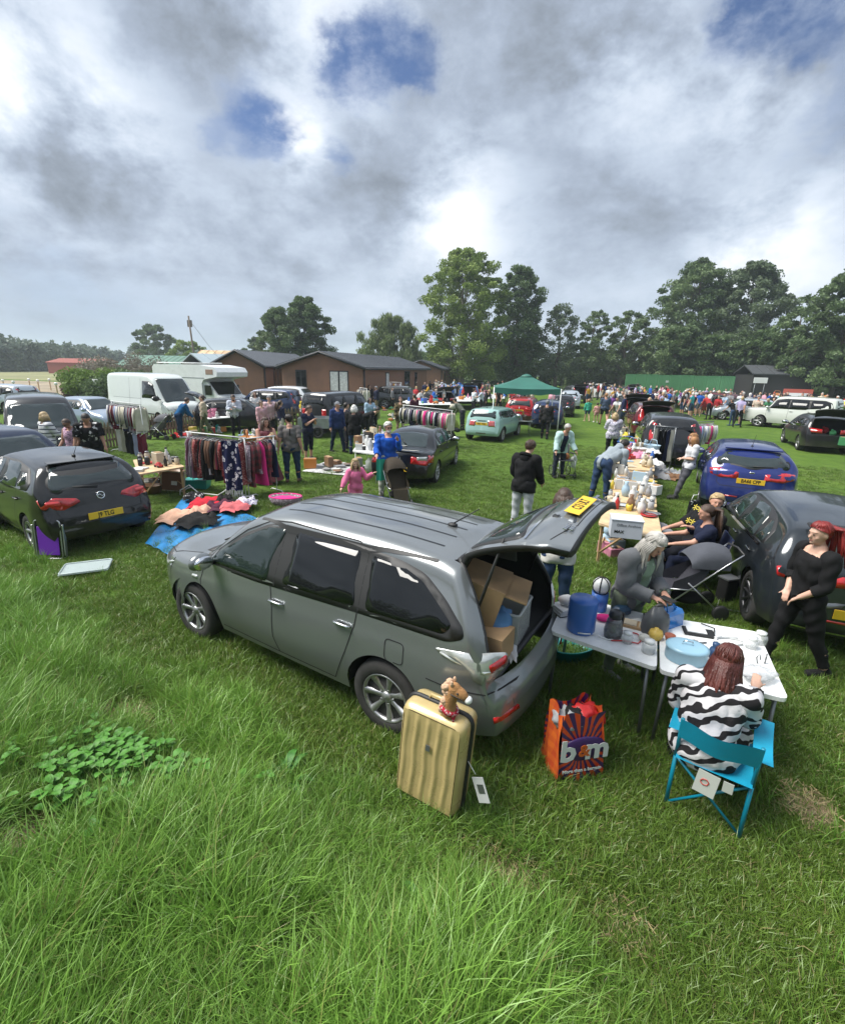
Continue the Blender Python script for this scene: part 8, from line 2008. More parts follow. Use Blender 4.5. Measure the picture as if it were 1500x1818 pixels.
t = thing('shopping_bag','orange and purple sunburst shopping bag with white lettering on the grass','bag',tuple(c1),rzb);t.scale = (1.1,1.1,1.1);dpt = .25;hb = .53
def side_(p,q,m,nm):
 mb = MB().use(m);mb.grid(lambda a,b: (lambda v: Vector((v.x+(wb_/2-v.x)*.16*a+.010*sin(b*8+a*5),v.y+(dpt/2-v.y)*.26*a+.012*sin(b*9+a*7),hb*a*(1+.05*sin(b*7)))))(Vector(p).lerp(Vector(q),b)),10,12);return mb.build(nm,t)
BU = burst('sunburst_print');side_((0,0,0),(wb_,0,0),BU,'front');side_((wb_,dpt,0),(0,dpt,0),BU,'back');side_((0,dpt,0),(0,0,0),OR,'side');side_((wb_,0,0),(wb_,dpt,0),OR,'side')
mb = MB().use(INK);mb.box((wb_*.52,-.0105,.27),(.30,.004,.17),bev=.0015);mb.use(mat('deep_purple_print',(.045,.015,.10),rough=.3));
pat = MB().use(mat('deep_purple_print',(0,0,0)));pat.ell((wb_*.54,.016,.27),(.17,.020,.100),None,20,8);pat.build('logo_patch',t)
WTX = plastic((.70,.70,.70));lo = text_obj('logo','b m',.235,WTX,t,(wb_*.54,-.006,.275),(pi/2,0,0),bold=.008);text_obj('logo_ampersand','&',.13,mat('orange_print',(.62,.12,.02)),t,(wb_*.52,-.008,.27),(pi/2,0,0),bold=.004)
text_obj('slogan','More than a bargain',.036,WTX,t,(wb_*.52,-.010,.115),(pi/2,0,0),bold=.0015)
for i,(m_,p_,nm) in enumerate(((cloth((.30,.31,.32)),(.14,.13,.50),'grey crumpled packet'),(plastic((.45,.02,.02)),(.28,.13,.51),'red plastic wrapper'),(BLK[1],(.22,.12,.50),'black cloth'))):
 mb = MB().use(m_);mb.ell((0,0,-.02),(.12,.09,.07),None,20,14,lambda d: 1+.30*sin(d.x*7+i*2)*sin(d.z*6+i)+.22*abs(sin(d.y*9+d.x*5))-.1);o = mb.build('bag_contents',None,label=nm+' sticking out of the sunburst shopping bag',cat='packet');o.location = c1+Matrix.Rotation(rzb,3,'Z') @ Vector(p_);o.rotation_euler = (.3*i,.2,rzb)
# suitcase
GOLD = mat('champagne_gold_shell',(.50,.385,.175),rough=.32,metal=.18,coat=.4,var=.06,vscale=8)
a,b = Vector(G(712,1400)),Vector(G(808,1450));rs = atan2((b-a).y,(b-a).x);wS = .47;t = thing('suitcase','large gold hard shell suitcase standing on the grass by the rear wheel','suitcase',tuple(a),rs);t.scale = (1.02,1,1.07);t.rotation_euler = (radians(-5),radians(2),rs)
def shell(y0,sg,nm):
 mb = MB().use(GOLD);P = rnd_poly([(0,.06),(wS,.06),(wS,.76),(0,.76)],.07,5);n = len(P);V = [];rings = ((0,1.0,0),(.06,1.0,0),(.095,.97,0),(.115,.90,0))
 for d,k,_ in rings: V += [((x-wS/2)*k+wS/2,y0+sg*d,(z-.41)*k+.41) for x,z in P]
 F = [(r_*n+i,r_*n+(i+1) % n,(r_+1)*n+(i+1) % n,(r_+1)*n+i) for r_ in range(len(rings)-1) for i in range(n)];mb.add(V,F)
 def face(a_,b_):
  x,z = wS/2+(a_-.5)*wS*.88,.41+(b_-.5)*.70*.88;return Vector((x,y0+sg*(.114+.011*max(0,sin(a_*2*pi*5.0+.35*sin(b_*13)))*min(1,12*min(a_,1-a_,b_,1-b_))),z))
 mb.grid(face,50,24);mb.build(nm,t)
shell(0,-1,'front_shell');shell(.03,1,'rear_shell')
mb = MB().use(BLACKPL);P = rnd_poly([(0,.06),(wS,.06),(wS,.76),(0,.76)],.07,5);mb.tube([(x,.015,z) for x,z in P],.020,6,closed=True);mb.build('zip',t);mb = MB().use(GOLD);mb.tube([(wS/2-.09,.015,.765),(wS/2-.08,.015,.80),(wS/2+.08,.015,.80),(wS/2+.09,.015,.765)],.012,6);mb.build('carry_handle',t)
for x in (.06,wS-.06):
 for y in (-.07,.10): mb = MB().use(BLACKPL);mb.lathe([(.001,-.012),(.026,-.012),(.026,.012),(.001,.012)],c=(x,y,.026),n=12,axis='Y');mb.box((x,y,.055),(.03,.02,.03));mb.build('castor',t)
mb = MB().use(METAL);mb.box((wS/2,-.128,.52),(.03,.006,.04));mb.build('badge',t);mb = MB().use(plastic((.62,.62,.62)));mb.box((wS+.13,-.02,.32),(.08,.004,.17),R=rot3(0,-.45,0));mb.use(METAL).box((wS+.13,-.023,.33),(.045,.003,.06),R=rot3(0,-.45,0));mb.use(WHITEM).tube([(wS+.01,0,.46),(wS+.08,-.02,.41)],.003,4);mb.build('luggage_tag',t)
# toy pony head on the case
TANF = mat('tan_plush',(.38,.19,.075),rough=.95,bump=.8,bscale=90);CRF = mat('cream_plush_mane',(.58,.38,.25),rough=.95,bump=1.0,bscale=70)
top0 = a+Matrix.Rotation(rs,3,'Z') @ Vector((.36,.02,.84));t = thing('toy_horse','tan plush toy horse head with red scarf sitting on the gold suitcase','soft toy',tuple(top0),rs+.1)
mb = MB().use(TANF);mb.tube([(0,0,-.03),(0,0,.06),(.015,0,.13),(.03,0,.17)],[.05,.046,.042,.04],12);mb.ell((.06,0,.155),(.075,.040,.042),rot3(0,.45,0),14,10);mb.ell((.03,0,.175),(.045,.042,.045));me = remesh(mb,.007,3);me.materials.clear();me.materials.append(TANF);me.polygons.foreach_set('use_smooth',[True]*len(me.polygons));me.name = 'head';put(bpy.data.objects.new('head',me),t)
mb = MB().use(WHITEM);mb.ell((.128,0,.120),(.026,.030,.026));mb.build('muzzle',t);mb = MB().use(BLACKPL);mb.tube([(.10,.036,.13),(.105,0,.165),(.10,-.036,.13),(.02,-.046,.16)],.004,4);[mb.ell((.065,s*.036,.17),.007) for s in (1,-1)];mb.build('bridle',t)
mb = MB().use(CRF);rq = random.Random(4);[mb.ell((-.035+rq.uniform(-.02,.01)+z*.12,rq.uniform(-.025,.025),z),rq.uniform(.018,.028),None,8,6) for z in [.0+.008*i for i in range(27)]];[mb.ell((.02,s*.028,.225),(.012,.010,.022)) for s in (1,-1)];mb.build('mane',t)
mb = MB().use(pattern('red_bandana','floral',(.40,.02,.04),(.6,.5,.5),60));mb.tube([(.05*cos(a_),.05*sin(a_),.015-.02*cos(a_)) for a_ in [i*pi/6 for i in range(12)]],.018,6,closed=True);mb.add([(.02,-.05,.02),(.06,-.02,.01),(.05,-.05,-.06)],[(0,1,2)]);mb.build('neckerchief',t)
# ---------------------------------------------------------------- chairs, prams, gazebo, the rest of the stalls
CY = mat('cyan_canvas',(.005,.28,.44),rough=.55,bump=.2,bscale=60,var=.08);CYT = mat('cyan_tube',(.004,.20,.30),rough=.3,coat=.3)
ca,cb = Vector(G(1188,1432)),Vector(G(1302,1486));cm_ = (ca+cb)/2;dd = (cb-ca).normalized();ang = atan2(dd.y,dd.x)+pi/2
t = thing('camping_chair','bright cyan folding camping chair under the woman in zebra print','chair',tuple(cm_),ang)      # x forward, y left
W_ = .225
def tb(nm,pts,r,m=CYT,par=None):
 mb = MB().use(m);mb.tube(pts,r,7);return mb.build(nm,par or t)
for s in (1,-1):
 tb('leg',[(0,s*W_,0),(.03,s*W_,.46)],.014);tb('leg',[(.46,s*W_,0),(.42,s*W_,.46)],.014);tb('back_post',[(.03,s*W_,.40),(-.03,s*W_,.77)],.013);tb('arm_post',[(.42,s*W_,.44),(.42,s*W_,.64)],.012)
 mb = MB().use(CY);mb.grid(lambda a,b: Vector((.0+.46*a,s*(W_+.0)+(b-.5)*.11+s*.02,.645-.03*sin(a*pi)+.02*a)),8,4);mb.build('armrest',t)
tb('cross_brace',[(0,W_,.03),(.03,-W_,.42)],.010);tb('cross_brace',[(0,-W_,.03),(.03,W_,.42)],.010);tb('cross_brace',[(.03,W_,.42),(.45,W_,.03)],.010);tb('cross_brace',[(.03,-W_,.42),(.45,-W_,.03)],.010)
mb = MB().use(CY);mb.grid(lambda a,b: Vector((-.03+.47*a,(b-.5)*2*W_,.45-.05*sin(a*pi)*sin(b*pi))),8,8);mb.build('seat',t)
mb = MB().use(CY);mb.grid(lambda a,b: Vector((-.045-.05*sin(b*pi)+.04*a,(b-.5)*2*W_*1.04,.77-.17*a+.01*sin(b*9))),6,14);mb.grid(lambda a,b: Vector((-.050-.05*sin(b*pi)+.04*a,(b-.5)*2*W_*1.04,.77-.17*a+.01*sin(b*9))),6,14);mb.build('backrest',t)
mb = MB().use(plastic((.50,.52,.48)));mb.box((-.05,.02,.36),(.004,.13,.17),R=rot3(.1,.1,0));mb.box((-.052,-.10,.40),(.004,.06,.08));mb.use(mat('red_print',(.45,.05,.04))).tube([(-.054,.03+.025*cos(k),.37+.025*sin(k)) for k in range(7)],.004,4);mb.build('washing_label',t)
sp = t.matrix_basis @ Vector((.13,.085,0))
woman,J = person('woman with auburn hair in zebra print top seated with her back to us',(sp.x,sp.y,0),math.degrees(ang)-4,(.6,.6,.6),BLACK,BLACK,'auburn','long',voxel=.010,fine=True,topm=ZEBRA,loose=.022,toplen=.22,sleeve=1.0,ground=False,H=1.60,fat=1.14,sit=.49,lean=18,ll=(84,10,80),rl=(84,12,80),la=(34,10,60,30),ra=(48,8,100,20),head=(24,-14,0))
# pushchairs and wheelchair
BG = cloth((.075,.08,.095));ALU = mat('aluminium_tube',(.45,.46,.48),rough=.3,metal=.9)
def buggy(label,loc,ang,hoodm,seatm,s=1.0,hood=True,frame=ALU,name='pushchair'):
 t = thing(name,label,'pushchair',loc,ang);t.scale = (s,s,s)
 for y in (.23,-.23):
  for nm,pts,r in (('frame_tube',[(-.50,y,.98),(-.30,y,.80),(.42,y,.10)],.012),('frame_tube',[(.12,y,.52),(-.36,y,.10)],.012),('frame_tube',[(-.05,y,.42),(.34,y,.42)],.010)):
   mb = MB().use(frame);mb.tube(pts,r,6);mb.build(nm,t)
  for x,r in ((.42,.09),(-.36,.11)):
   mb = MB().use(BLACKPL);mb.lathe([(.001,-.02),(r*.6,-.02),(r,-.015),(r,.015),(r*.6,.02),(.001,.02)],c=(x,y,r),n=18,axis='Y');mb.build('wheel',t)
 mb = MB().use(BLACKPL);mb.tube([(-.50,.23,.98),(-.52,0,1.0),(-.50,-.23,.98)],.016,6);mb.build('handlebar',t)
 mb = MB().use(seatm);mb.grid(lambda a,b: Vector((.34-.50*a if a < .5 else .09-.42*(a-.5)*2*.75,(b-.5)*.42,.40-.03*sin(b*pi) if a < .5 else .40+.50*(a-.5)*2-.03*sin(b*pi))),12,8);mb.grid(lambda a,b: Vector((.34+.10*a,(b-.5)*.34,.40-.25*a)),4,6);mb.build('seat',t)
 for y in (.21,-.21): mb = MB().use(seatm);mb.add([(.32,y,.40),(.30,y,.52),(-.10,y,.74),(-.20,y,.88),(.0,y,.42)],[(0,1,2,3,4)]);mb.build('side_panel',t)
 if hood: mb = MB().use(hoodm);mb.grid(lambda a,b: Vector((-.14+.34*cos(1.75*a+.35)*1.0-.06,.235*cos(b*pi)*1.0,.74+.30*sin(1.75*a+.35)*sin(b*pi)**.6)),8,14);mb.build('hood',t)
 mb = MB().use(BLK[1]);mb.ell((.02,0,.22),(.22,.18,.08),None,12,8);mb.build('basket',t);return t
buggy('grey and black pushchair with two children coats between the tables and dark car',(3.5,5.72,0),radians(172),BG,cloth((.04,.042,.05)),.92)
buggy('dark brown pushchair held by the man in the blue jumper',tuple(G(703,893)),radians(-70),cloth((.05,.04,.03)),cloth((.055,.045,.03)),1.0,True)
buggy('grey hooded pram with blue bag beside the black car boot',tuple(G(289,780)),radians(170),cloth((.13,.13,.14)),cloth((.15,.15,.17)),1.0)
mb = MB().use(mat('green_towel',(.03,.38,.27),rough=.9));mb.grid(lambda a,b: Vector(((b-.5)*.20,.02*sin(b*9),1.0-.5*a)),8,8);p = G(676,890);prop('towel','green and white towel hanging from the pushchair handle','towel',0,0,0,mb,.3,loc=(p.x,p.y,0))
mb = MB().use(cloth((.01,.09,.45)));mb.ell((0,0,0),(.20,.16,.14),None,14,10,lambda d: 1+.12*sin(d.x*9)*sin(d.z*8));p = G(300,778);prop('bag','royal blue bag resting on the grey pram','bag',0,0,0,mb,0,loc=(p.x,p.y,.78))
t = thing('wheelchair','empty grey wheelchair pushed by the elderly woman in mint cardigan','wheelchair',tuple(G(998,846)),radians(-82));GC = cloth((.17,.165,.17))
for y in (.24,-.24):
 for pts in ([(-.30,y,.95),(-.25,y,.90),(-.22,y,.30)],[(-.22,y,.50),(.24,y,.50),(.30,y,.12)],[(-.22,y,.68),(.16,y,.68),(.18,y,.50)],[(-.22,y,.30),(.26,y,.30)]): mb = MB().use(ALU);mb.tube(pts,.012,6);mb.build('frame_tube',t)
 for x,r in ((-.24,.16),(.24,.09)): mb = MB().use(BLACKPL);mb.tube([(x+r*.9*cos(a),y*1.12,r+r*.9*sin(a)) for a in [i*pi/8 for i in range(16)]],.014,6,closed=True);mb.use(ALU);[mb.tube([(x,y*1.12,r),(x+r*.9*cos(a),y*1.12,r+r*.9*sin(a))],.004,3) for a in [i*pi/3 for i in range(6)]];mb.build('wheel',t)
 mb = MB().use(BLACKPL);mb.box((.0,y,.70),(.28,.05,.03),bev=.01);mb.build('armrest',t);mb = MB().use(BLACKPL);mb.box((.36,y*.55,.12),(.14,.16,.015));mb.build('footplate',t)
for y in (1,-1): mb = MB().use(ALU);mb.tube([(.0,y*.22,.12),(.0,-y*.22,.48)],.010,5);mb.build('cross_bar',t)
mb = MB().use(GC);mb.box((0,0,.51),(.42,.44,.03),bev=.01);mb.build('seat',t);mb = MB().use(GC);mb.box((-.23,0,.73),(.03,.44,.40),bev=.01);mb.build('backrest',t)
p = t.matrix_basis @ Vector((-.02,.06,.60));mb = MB().use(mat('orange_leather',(.42,.15,.03),rough=.5));mb.ell((0,0,0),(.12,.13,.10),None,12,8,lambda d: 1+.1*sin(d.x*7));prop('handbag','orange handbag lying on the wheelchair seat','bag',0,0,0,mb,0,loc=p)
p = t.matrix_basis @ Vector((-.05,.33,.45));mb = MB().use(CLB);mb.ell((0,0,0),(.10,.08,.18),None,12,10,lambda d: 1+.15*sin(d.x*9)*sin(d.z*7));prop('plastic_bag','pale green carrier bag hanging from the wheelchair arm','bag',0,0,0,mb,0,loc=p)
# seated pair between the goods tables and the dark car
def camp(label,loc,ang,m=BLK[1]):
 t = thing('camping_chair',label,'chair',loc,ang)
 for y in (.26,-.26):
  for pts in ([(.22,y,0),(-.20,y,.42)],[(-.22,y,0),(.20,y,.42)],[(-.20,y,.40),(-.28,y,.85)]): mb = MB().use(BLACKPL);mb.tube(pts,.011,5);mb.build('leg',t)
  mb = MB().use(m);mb.box((0,y,.62),(.42,.06,.02));mb.build('armrest',t)
 mb = MB().use(m);mb.box((0,0,.41),(.44,.50,.02));mb.build('seat',t);mb = MB().use(m);mb.box((-.25,0,.66),(.02,.50,.40),R=rot3(0,-.18,0));mb.build('backrest',t)
q = ST(1246,886,1.22);camp('black camping chair under the fair bearded man in black',(q[0]+.05,q[1],0),radians(190))
person('fair bearded man in black T-shirt with yellow print lounging in a chair',q,190,BLACK,(.008,.009,.014),(.55,.53,.48),'blond','short',1,voxel=.012,fine=True,ground=False,H=1.80,fat=1.3,sleeve=.46,toplen=.06,sit=.50,lean=-22,ll=(88,8,20),rl=(88,10,35),la=(35,12,50,20),ra=(20,12,40,20),head=(10,60,0),acc=(beard('ginger'),lambda r,J: text_obj('chest_print','***\n***',.22,mat('yellow_print',(.62,.50,.06)),r,J['chest']+J['R'] @ Vector((.20,0,-.05)),(0,0,0)).__setattr__('matrix_local',Matrix.Translation(J['chest']+J['R'] @ Vector((.205,0,.0))) @ (J['R'] @ Matrix(((0,0,1),(1,0,0),(0,1,0)))).to_4x4())))
q = (4.02,6.42,0);camp('dark camping chair beside the pushchair and the car door',q,radians(160),NV[1])
person('person with brown ponytail seen from behind sitting beside the pushchair',q,165,NAVY,NAVY,BLACK,'brown','pony',1,voxel=.014,ground=False,H=1.66,sit=.48,sleeve=.4,ll=(85,8,80),rl=(85,8,80),la=(50,10,30,10),ra=(50,10,30,10),head=(10,0,0))
mb = MB().use(BLK[1]);mb.box((0,0,.17),(.20,.16,.34),bev=.01);mb.use(METAL).box((0,0,.345),(.22,.17,.02));mb.use(WHITEM).tube([(-.1,0,.02),(-.3,-.15,.01),(-.1,-.32,.01),(.15,-.25,.01)],.005,4);prop('speaker','black upright speaker on the grass beside the dark car wheel','speaker',1286,1066,0,mb,.3)
# trestle tables with the long spread of goods
TA,TB_,TC_ = quad((1062,928),(1178,962),(1166,905),(1080,890),z=.72),quad((1078,888),(1166,900),(1160,842),(1094,838),z=.72),quad((1090,832),(1162,836),(1158,790),(1100,786),z=.72)
slab_table('nearest pine trestle table carrying the white archive box',TA,.72,PLY,WOOD,trestle=True);slab_table('middle pine trestle table crowded with glassware',TB_,.72,PLY,WOOD,trestle=True);slab_table('furthest pine trestle table of the row with bags and toys',TC_,.72,PLY,WOOD,trestle=True)
bx = G(1108,950,.72);t = thing('archive_box','white cardboard archive box at the near end of the trestle tables','box',(bx.x,bx.y,.722),-.28);BXW = mat('white_card',(.52,.54,.60),rough=.8,var=.05);mb = MB().use(BXW);mb.box((0,0,.13),(.42,.32,.26));mb.build('carton',t);mb = MB().use(BXW);mb.box((0,0,.265),(.435,.335,.012));mb.build('lid',t)
text_obj('printed_text','Office Archive',.055,mat('grey_print',(.12,.12,.13)),t,(.02,-.162,.19),(pi/2,0,0));text_obj('printed_text','MAX',.06,INK,t,(-.10,-.162,.09),(pi/2,0,0),bold=.002)
goods('on the near trestle table behind the archive box',[TA[3].lerp(TA[0],.35),TA[2].lerp(TA[1],.35),TA[2],TA[3]],.722,16,CHINA,21,[KC[0],KC[5],KC[4],KC[10],KC[8],KC[1],KC[13]],1.1)
goods('on the middle trestle table',TB_,.722,46,CHINA+['plate','plate'],22,[KC[0],KC[0],KC[5],KC[13],KC[10],KC[3],KC[0],KC[8],KC[4]],1.1)
goods('on the furthest trestle table',TC_,.722,30,['box','basket','garment','soft toy','vase','book'],23,[KC[3],KC[6],KC[2],KC[1],KC[0],KC[0],KC[5]],1.15)
goods('on the grass under the trousers rail',quad((1140,848),(1196,852),(1192,832),(1142,830)),.015,9,['garment'],24,[KC[10],KC[0],KC[4],KC[10]],1.3)
goods('on the grass under the near trestle table',quad((1068,1000),(1098,1000),(1096,960),(1072,955)),.015,9,['box','soft toy','jar'],25,[KC[6],KC[4],KC[1],KC[3]],1.5)
mb = MB().use(GYS[1]);mb.grid(lambda a,b: Vector(((a-.5)*.55,(b-.5)*.6,.03+.05*sin(a*9+b*4)*sin(b*7)+.04*(1-abs(a-.5)*2))),14,14);prop('garment','pale grey garment draped over a seat right of the archive box','garment',1158,940,.45,mb)
mb = MB().use(FLORAL_B);mb.box((0,0,.19),(.30,.08,.38),taper=.9,bev=.02);mb.use(WHITEM).tube([(-.1,0,.38),(-.06,0,.5),(.06,0,.5),(.1,0,.38)],.008,5);prop('tote_bag','black and white printed tote bag standing behind the bearded man','bag',1228,918,0,mb,.3)
# left stalls
slab_table('low pine trestle table with paint tins behind the black hatchback',quad((246,842),(328,828),(300,812),(236,816),z=.70),.70,PLY,WOOD,trestle=True)
goods('on the pine table by the black hatchback',quad((246,840),(325,827),(300,813),(238,817),z=.70),.702,18,['jar','box','book','bottle','toy car'],26,[KC[9],KC[5],KC[1],KC[0],KC[13]],1.35)
goods('under the pine table by the black hatchback',quad((262,880),(322,872),(312,852),(262,858)),.015,9,['box','book','toy car','basket'],27,[KC[1],KC[9],KC[0],KC[4]],1.4)
mb = MB().use(mat('cork_board',(.17,.085,.045),rough=.9));mb.box((0,0,.24),(.62,.02,.46));mb.use(CRM[1]);[mb.box(c,s) for c,s in (((0,0,.475),(.66,.03,.03)),((0,0,.005),(.66,.03,.03)),((.32,0,.24),(.03,.03,.5)),((-.32,0,.24),(.03,.03,.5)))];mb.use(WHITEM).box((.05,-.013,.2),(.16,.004,.1));o = prop('pin_board','brown pin board leaning under the rail of dresses','board',306,872,0,mb,-.2);o.rotation_euler = (-.25,0,-.2)
mb = MB().use(plastic((.02,.33,.29)));mb.box((0,0,.12),(.5,.34,.24),taper=1.12);prop('storage_tub','teal plastic tub under the rail of dresses','tub',352,866,0,mb,.1)
mb = MB().use(WHITEM);mb.tube([(-.62,0,0),(-.6,0,.12),(-.4,.05,.24),(-.2,.05,.05),(.3,-.05,.03),(.42,0,.10),(.55,.1,.22),(.7,.05,.16),(.72,0,0)],.016,6);prop('airer_leg','bent white tubular foot of the airer lying on the grass','frame',366,880,0,mb)
TQ = [G(258,968),G(330,1005),G(462,925),G(330,882)];TQ = [Vector((p.x,p.y)) for p in TQ]
TARP = mat('blue_tarpaulin',(.020,.20,.46),rough=.4,bump=.6,bscale=7,var=.1)
mb = MB().use(TARP);mb.grid(lambda a,b: Vector((*TQ[0].lerp(TQ[1],b).lerp(TQ[3].lerp(TQ[2],b),a),.02+.035*abs(sin(a*9+b*5))*abs(sin(b*13+a*3))+.02*sin(a*25)*sin(b*21)+.015)),34,30);mb.build('tarpaulin',None,label='crumpled bright blue tarpaulin spread with clothes beside the grey car bonnet',cat='tarpaulin')
for i,(px,py,nm,m,s,r) in enumerate(((318,925,'beige',cloth((.56,.34,.24)),1.5,.2),(356,916,'peach',cloth((.60,.36,.26)),1.0,1.1),(372,902,'scarlet',cloth((.46,.02,.035)),1.6,.1),(392,908,'dark plum',cloth((.07,.02,.04)),1.3,.5),(352,935,'black',BLK[1],1.5,.1),(345,893,'black and white patterned',FLORAL_B,.9,.4),(418,912,'coral pink',cloth((.52,.13,.14)),1.2,.3),(400,900,'black',BLK[1],.9,1.9),(438,905,'white patterned',FLORAL_L,.9,.2))):
 o = bpy.data.objects.new('garment',item_mesh('garment',nm,(.2,.2,.2),i % 4).copy());o.data.materials[0] = m;p = G(px,py);o.location = (p.x,p.y,.07+.01*i);o.rotation_euler = (0,0,r);o.scale = (s,s,1.1);put(o,None,nm+' garment lying '+('at the near edge of' if py > 920 else 'at the back of' if py < 904 else 'in the middle of')+' the blue tarpaulin','garment')
t = thing('pet_bed','patterned oval basket lined with hot pink plush on the grass','basket',tuple(G(508,897)),-.1);mb = MB().use(FLW[1]);mb.lathe([(.001,.01),(.26,0),(.34,.20),(.30,.22),(.26,.06),(.001,.04)],n=24,sx=1.15,sy=.75);mb.build('basket',t);mb = MB().use(PNK[1]);mb.ell((0,0,.13),(.33,.20,.08),None,18,8,lambda d: 1+.08*sin(d.x*14));mb.tube([(.36*cos(a),.24*sin(a),.21) for a in [i*pi/9 for i in range(18)]],.018,6,closed=True);mb.build('lining',t)
# purple folded chair and plastic lid
t = thing('folding_chair','folded aluminium chair with purple fabric standing on the grass','chair',tuple(G(90,992)),.02);t.rotation_euler = (-.12,0,.03)
for y,h_,w_ in ((0,.62,.40),(.05,.58,.46)):
 mb = MB().use(ALU);mb.tube(rnd_poly([(-w_/2,0),(w_/2,0),(w_/2,h_),(-w_/2,h_)],.06,3) and [(x,y,z) for x,z in rnd_poly([(-w_/2,0),(w_/2,0),(w_/2,h_),(-w_/2,h_)],.06,3)],.013,6,closed=True);mb.build('frame',t)
mb = MB().use(mat('purple_fabric',(.16,.02,.42),rough=.6,bump=.2,bscale=60));mb.box((0,-.005,.29),(.32,.012,.46),bev=.005);mb.build('seat',t);mb = MB().use(ALU);[mb.box((s*.235,.02,.30),(.02,.05,.5),bev=.006) for s in (1,-1)];mb.build('armrest',t)
mb = MB().use(mat('cloudy_plastic_lid',(.50,.58,.58),rough=.25,alpha=.7,spec=.7));mb.box((0,0,.02),(.62,.44,.02),bev=.008);mb.tube([(x,y,.035) for x,y in rnd_poly([(-.30,-.21),(.30,-.21),(.30,.21),(-.30,.21)],.04,3)],.012,5,closed=True);p = G(155,1015);prop('plastic_tray','clear plastic storage box lid lying on the grass near the purple chair','lid',0,0,0,mb,.42,loc=(p.x,p.y,gz(p.x,p.y)+.05))
# things on the middle grass
Q = [Vector((p.x,p.y)) for p in quad((536,838),(618,846),(650,828),(584,818))];mb = MB().use(mat('newsprint_blanket',(.50,.50,.50),rough=.8,var=.3,vscale=5));mb.grid(lambda a,b: Vector((*Q[0].lerp(Q[1],b).lerp(Q[3].lerp(Q[2],b),a),.03+.02*sin(a*9)*sin(b*8))),10,14);mb.build('blanket',None,label='pale crumpled blanket of magazines and frames on the grass',cat='blanket')
goods('on the pale blanket',Q,.05,16,['book','book','box','plate'],28,[KC[0],KC[10],KC[11],KC[9],KC[4]],1.4)
QT = quad((626,800),(668,806),(690,772),(650,768),z=.85);slab_table('small white folding table of bric-a-brac behind the man in blue',QT,.85,TABLEW,WHITEM);goods('on the bric-a-brac table',QT,.852,30,CHINA+['soft toy'],29,[KC[0],KC[0],KC[4],KC[9],KC[5],KC[13]],1.2)
mb = MB().use(CLB);mb.ell((0,0,.2),(.24,.2,.24),None,18,12,lambda d: 1+.15*sin(d.x*8)*sin(d.z*9));prop('plastic_bag','white carrier bag slumped beside the black saloon bumper','bag',662,838,0,mb)
for i,(a,n_,kd,cl,lab,z,s) in enumerate((((388,766),12,['soft toy'],[KC[6],KC[6],KC[0]],'pink toy table behind the dress rail',.7,1.3),((438,762),10,['soft toy','box'],[KC[11],KC[8],KC[0],KC[6]],'low toy table beside the pink jacket man',.6,1.2))):
 x,y = a;q_ = quad((x-26,y-22),(x+26,y-26),(x+30,y-34),(x-18,y-34),z=z);slab_table('folding table, the '+lab,q_,z,TABLEW,WHITEM);goods('on the '+lab,q_,z+.002,n_,kd,30+i,cl,s)
goods('on the grass beside the black car boot',quad((305,778),(400,776),(398,766),(310,766)),.015,12,['box','soft toy','garment'],33,None,1.5)
goods('on the grass before the four by four',quad((660,732),(735,728),(730,716),(655,720)),.015,26,ALLK,34,None,1.8)
goods('on the grass before the lodges',quad((735,726),(800,720),(795,706),(725,710)),.015,40,ALLK,35,None,2.0)
for i,(x,y,w,h_,z) in enumerate(((760,712,40,6,.7),(828,706,34,6,.7),(560,726,30,6,.6),(1115,712,20,5,.7),(1210,706,20,5,.7),(1345,718,34,7,.7),(1425,718,46,8,.75),(1470,712,40,7,.75),(1395,700,30,4,.75),(870,702,26,5,.7),(1160,700,24,4,.7),(1250,702,30,4,.7))):
 q_ = quad((x-w,y+h_),(x+w,y+h_),(x+w,y-h_*.3),(x-w,y-h_*.3),z=z);wh = ['left of the lodge stalls','below the poplar','beside the box trailer','left of the open boots','near the maroon boot','left of the white off-roader','in front of the white off-roader','at the right edge','behind the white off-roader','left of the gazebo','in the far crowd','before the hoarding'][i]
 slab_table('folding stall table '+wh,q_,z,TABLEW,METAL,leg_r=.02);goods('on the stall table '+wh,q_,z+.002,16,ALLK,40+i,None,1.8)
Q = [Vector((p.x,p.y)) for p in quad((1388,762),(1440,768),(1452,757),(1400,753))];mb = MB().use(WT[1]);mb.grid(lambda a,b: Vector((*Q[0].lerp(Q[1],b).lerp(Q[3].lerp(Q[2],b),a),.03+.03*abs(sin(a*9))*abs(sin(b*8)))),10,14);mb.build('blanket',None,label='white sheet with black clothes on the grass at right',cat='blanket');goods('on the white sheet at right',Q,.05,7,['garment'],60,[KC[9],KC[0]],1.6)
for k_,(q_,n_,lab) in enumerate(((((1098,776),(1140,782),(1138,764),(1100,762)),16,'on the grass beyond the floral blouse'),(((1382,742),(1430,744),(1428,734),(1384,732)),14,'under the long table at right'),(((690,748),(740,744),(736,736),(692,738)),14,'on the grass left of the blouse rail'),(((1310,730),(1380,732),(1376,722),(1312,720)),22,'on the grass among the right stalls'),(((1185,722),(1260,726),(1255,714),(1190,712)),20,'on the gravel by the open boots'),(((430,792),(455,794),(455,780),(432,780)),8,'on the grass behind the dress rail'),(((560,742),(640,744),(636,734),(562,733)),18,'on the grass by the box trailer'),(((1060,716),(1120,720),(1118,708),(1062,706)),16,'beside the gravel track'))): goods(lab,quad(*q_),.015,n_,ALLK,70+k_,None,1.7)
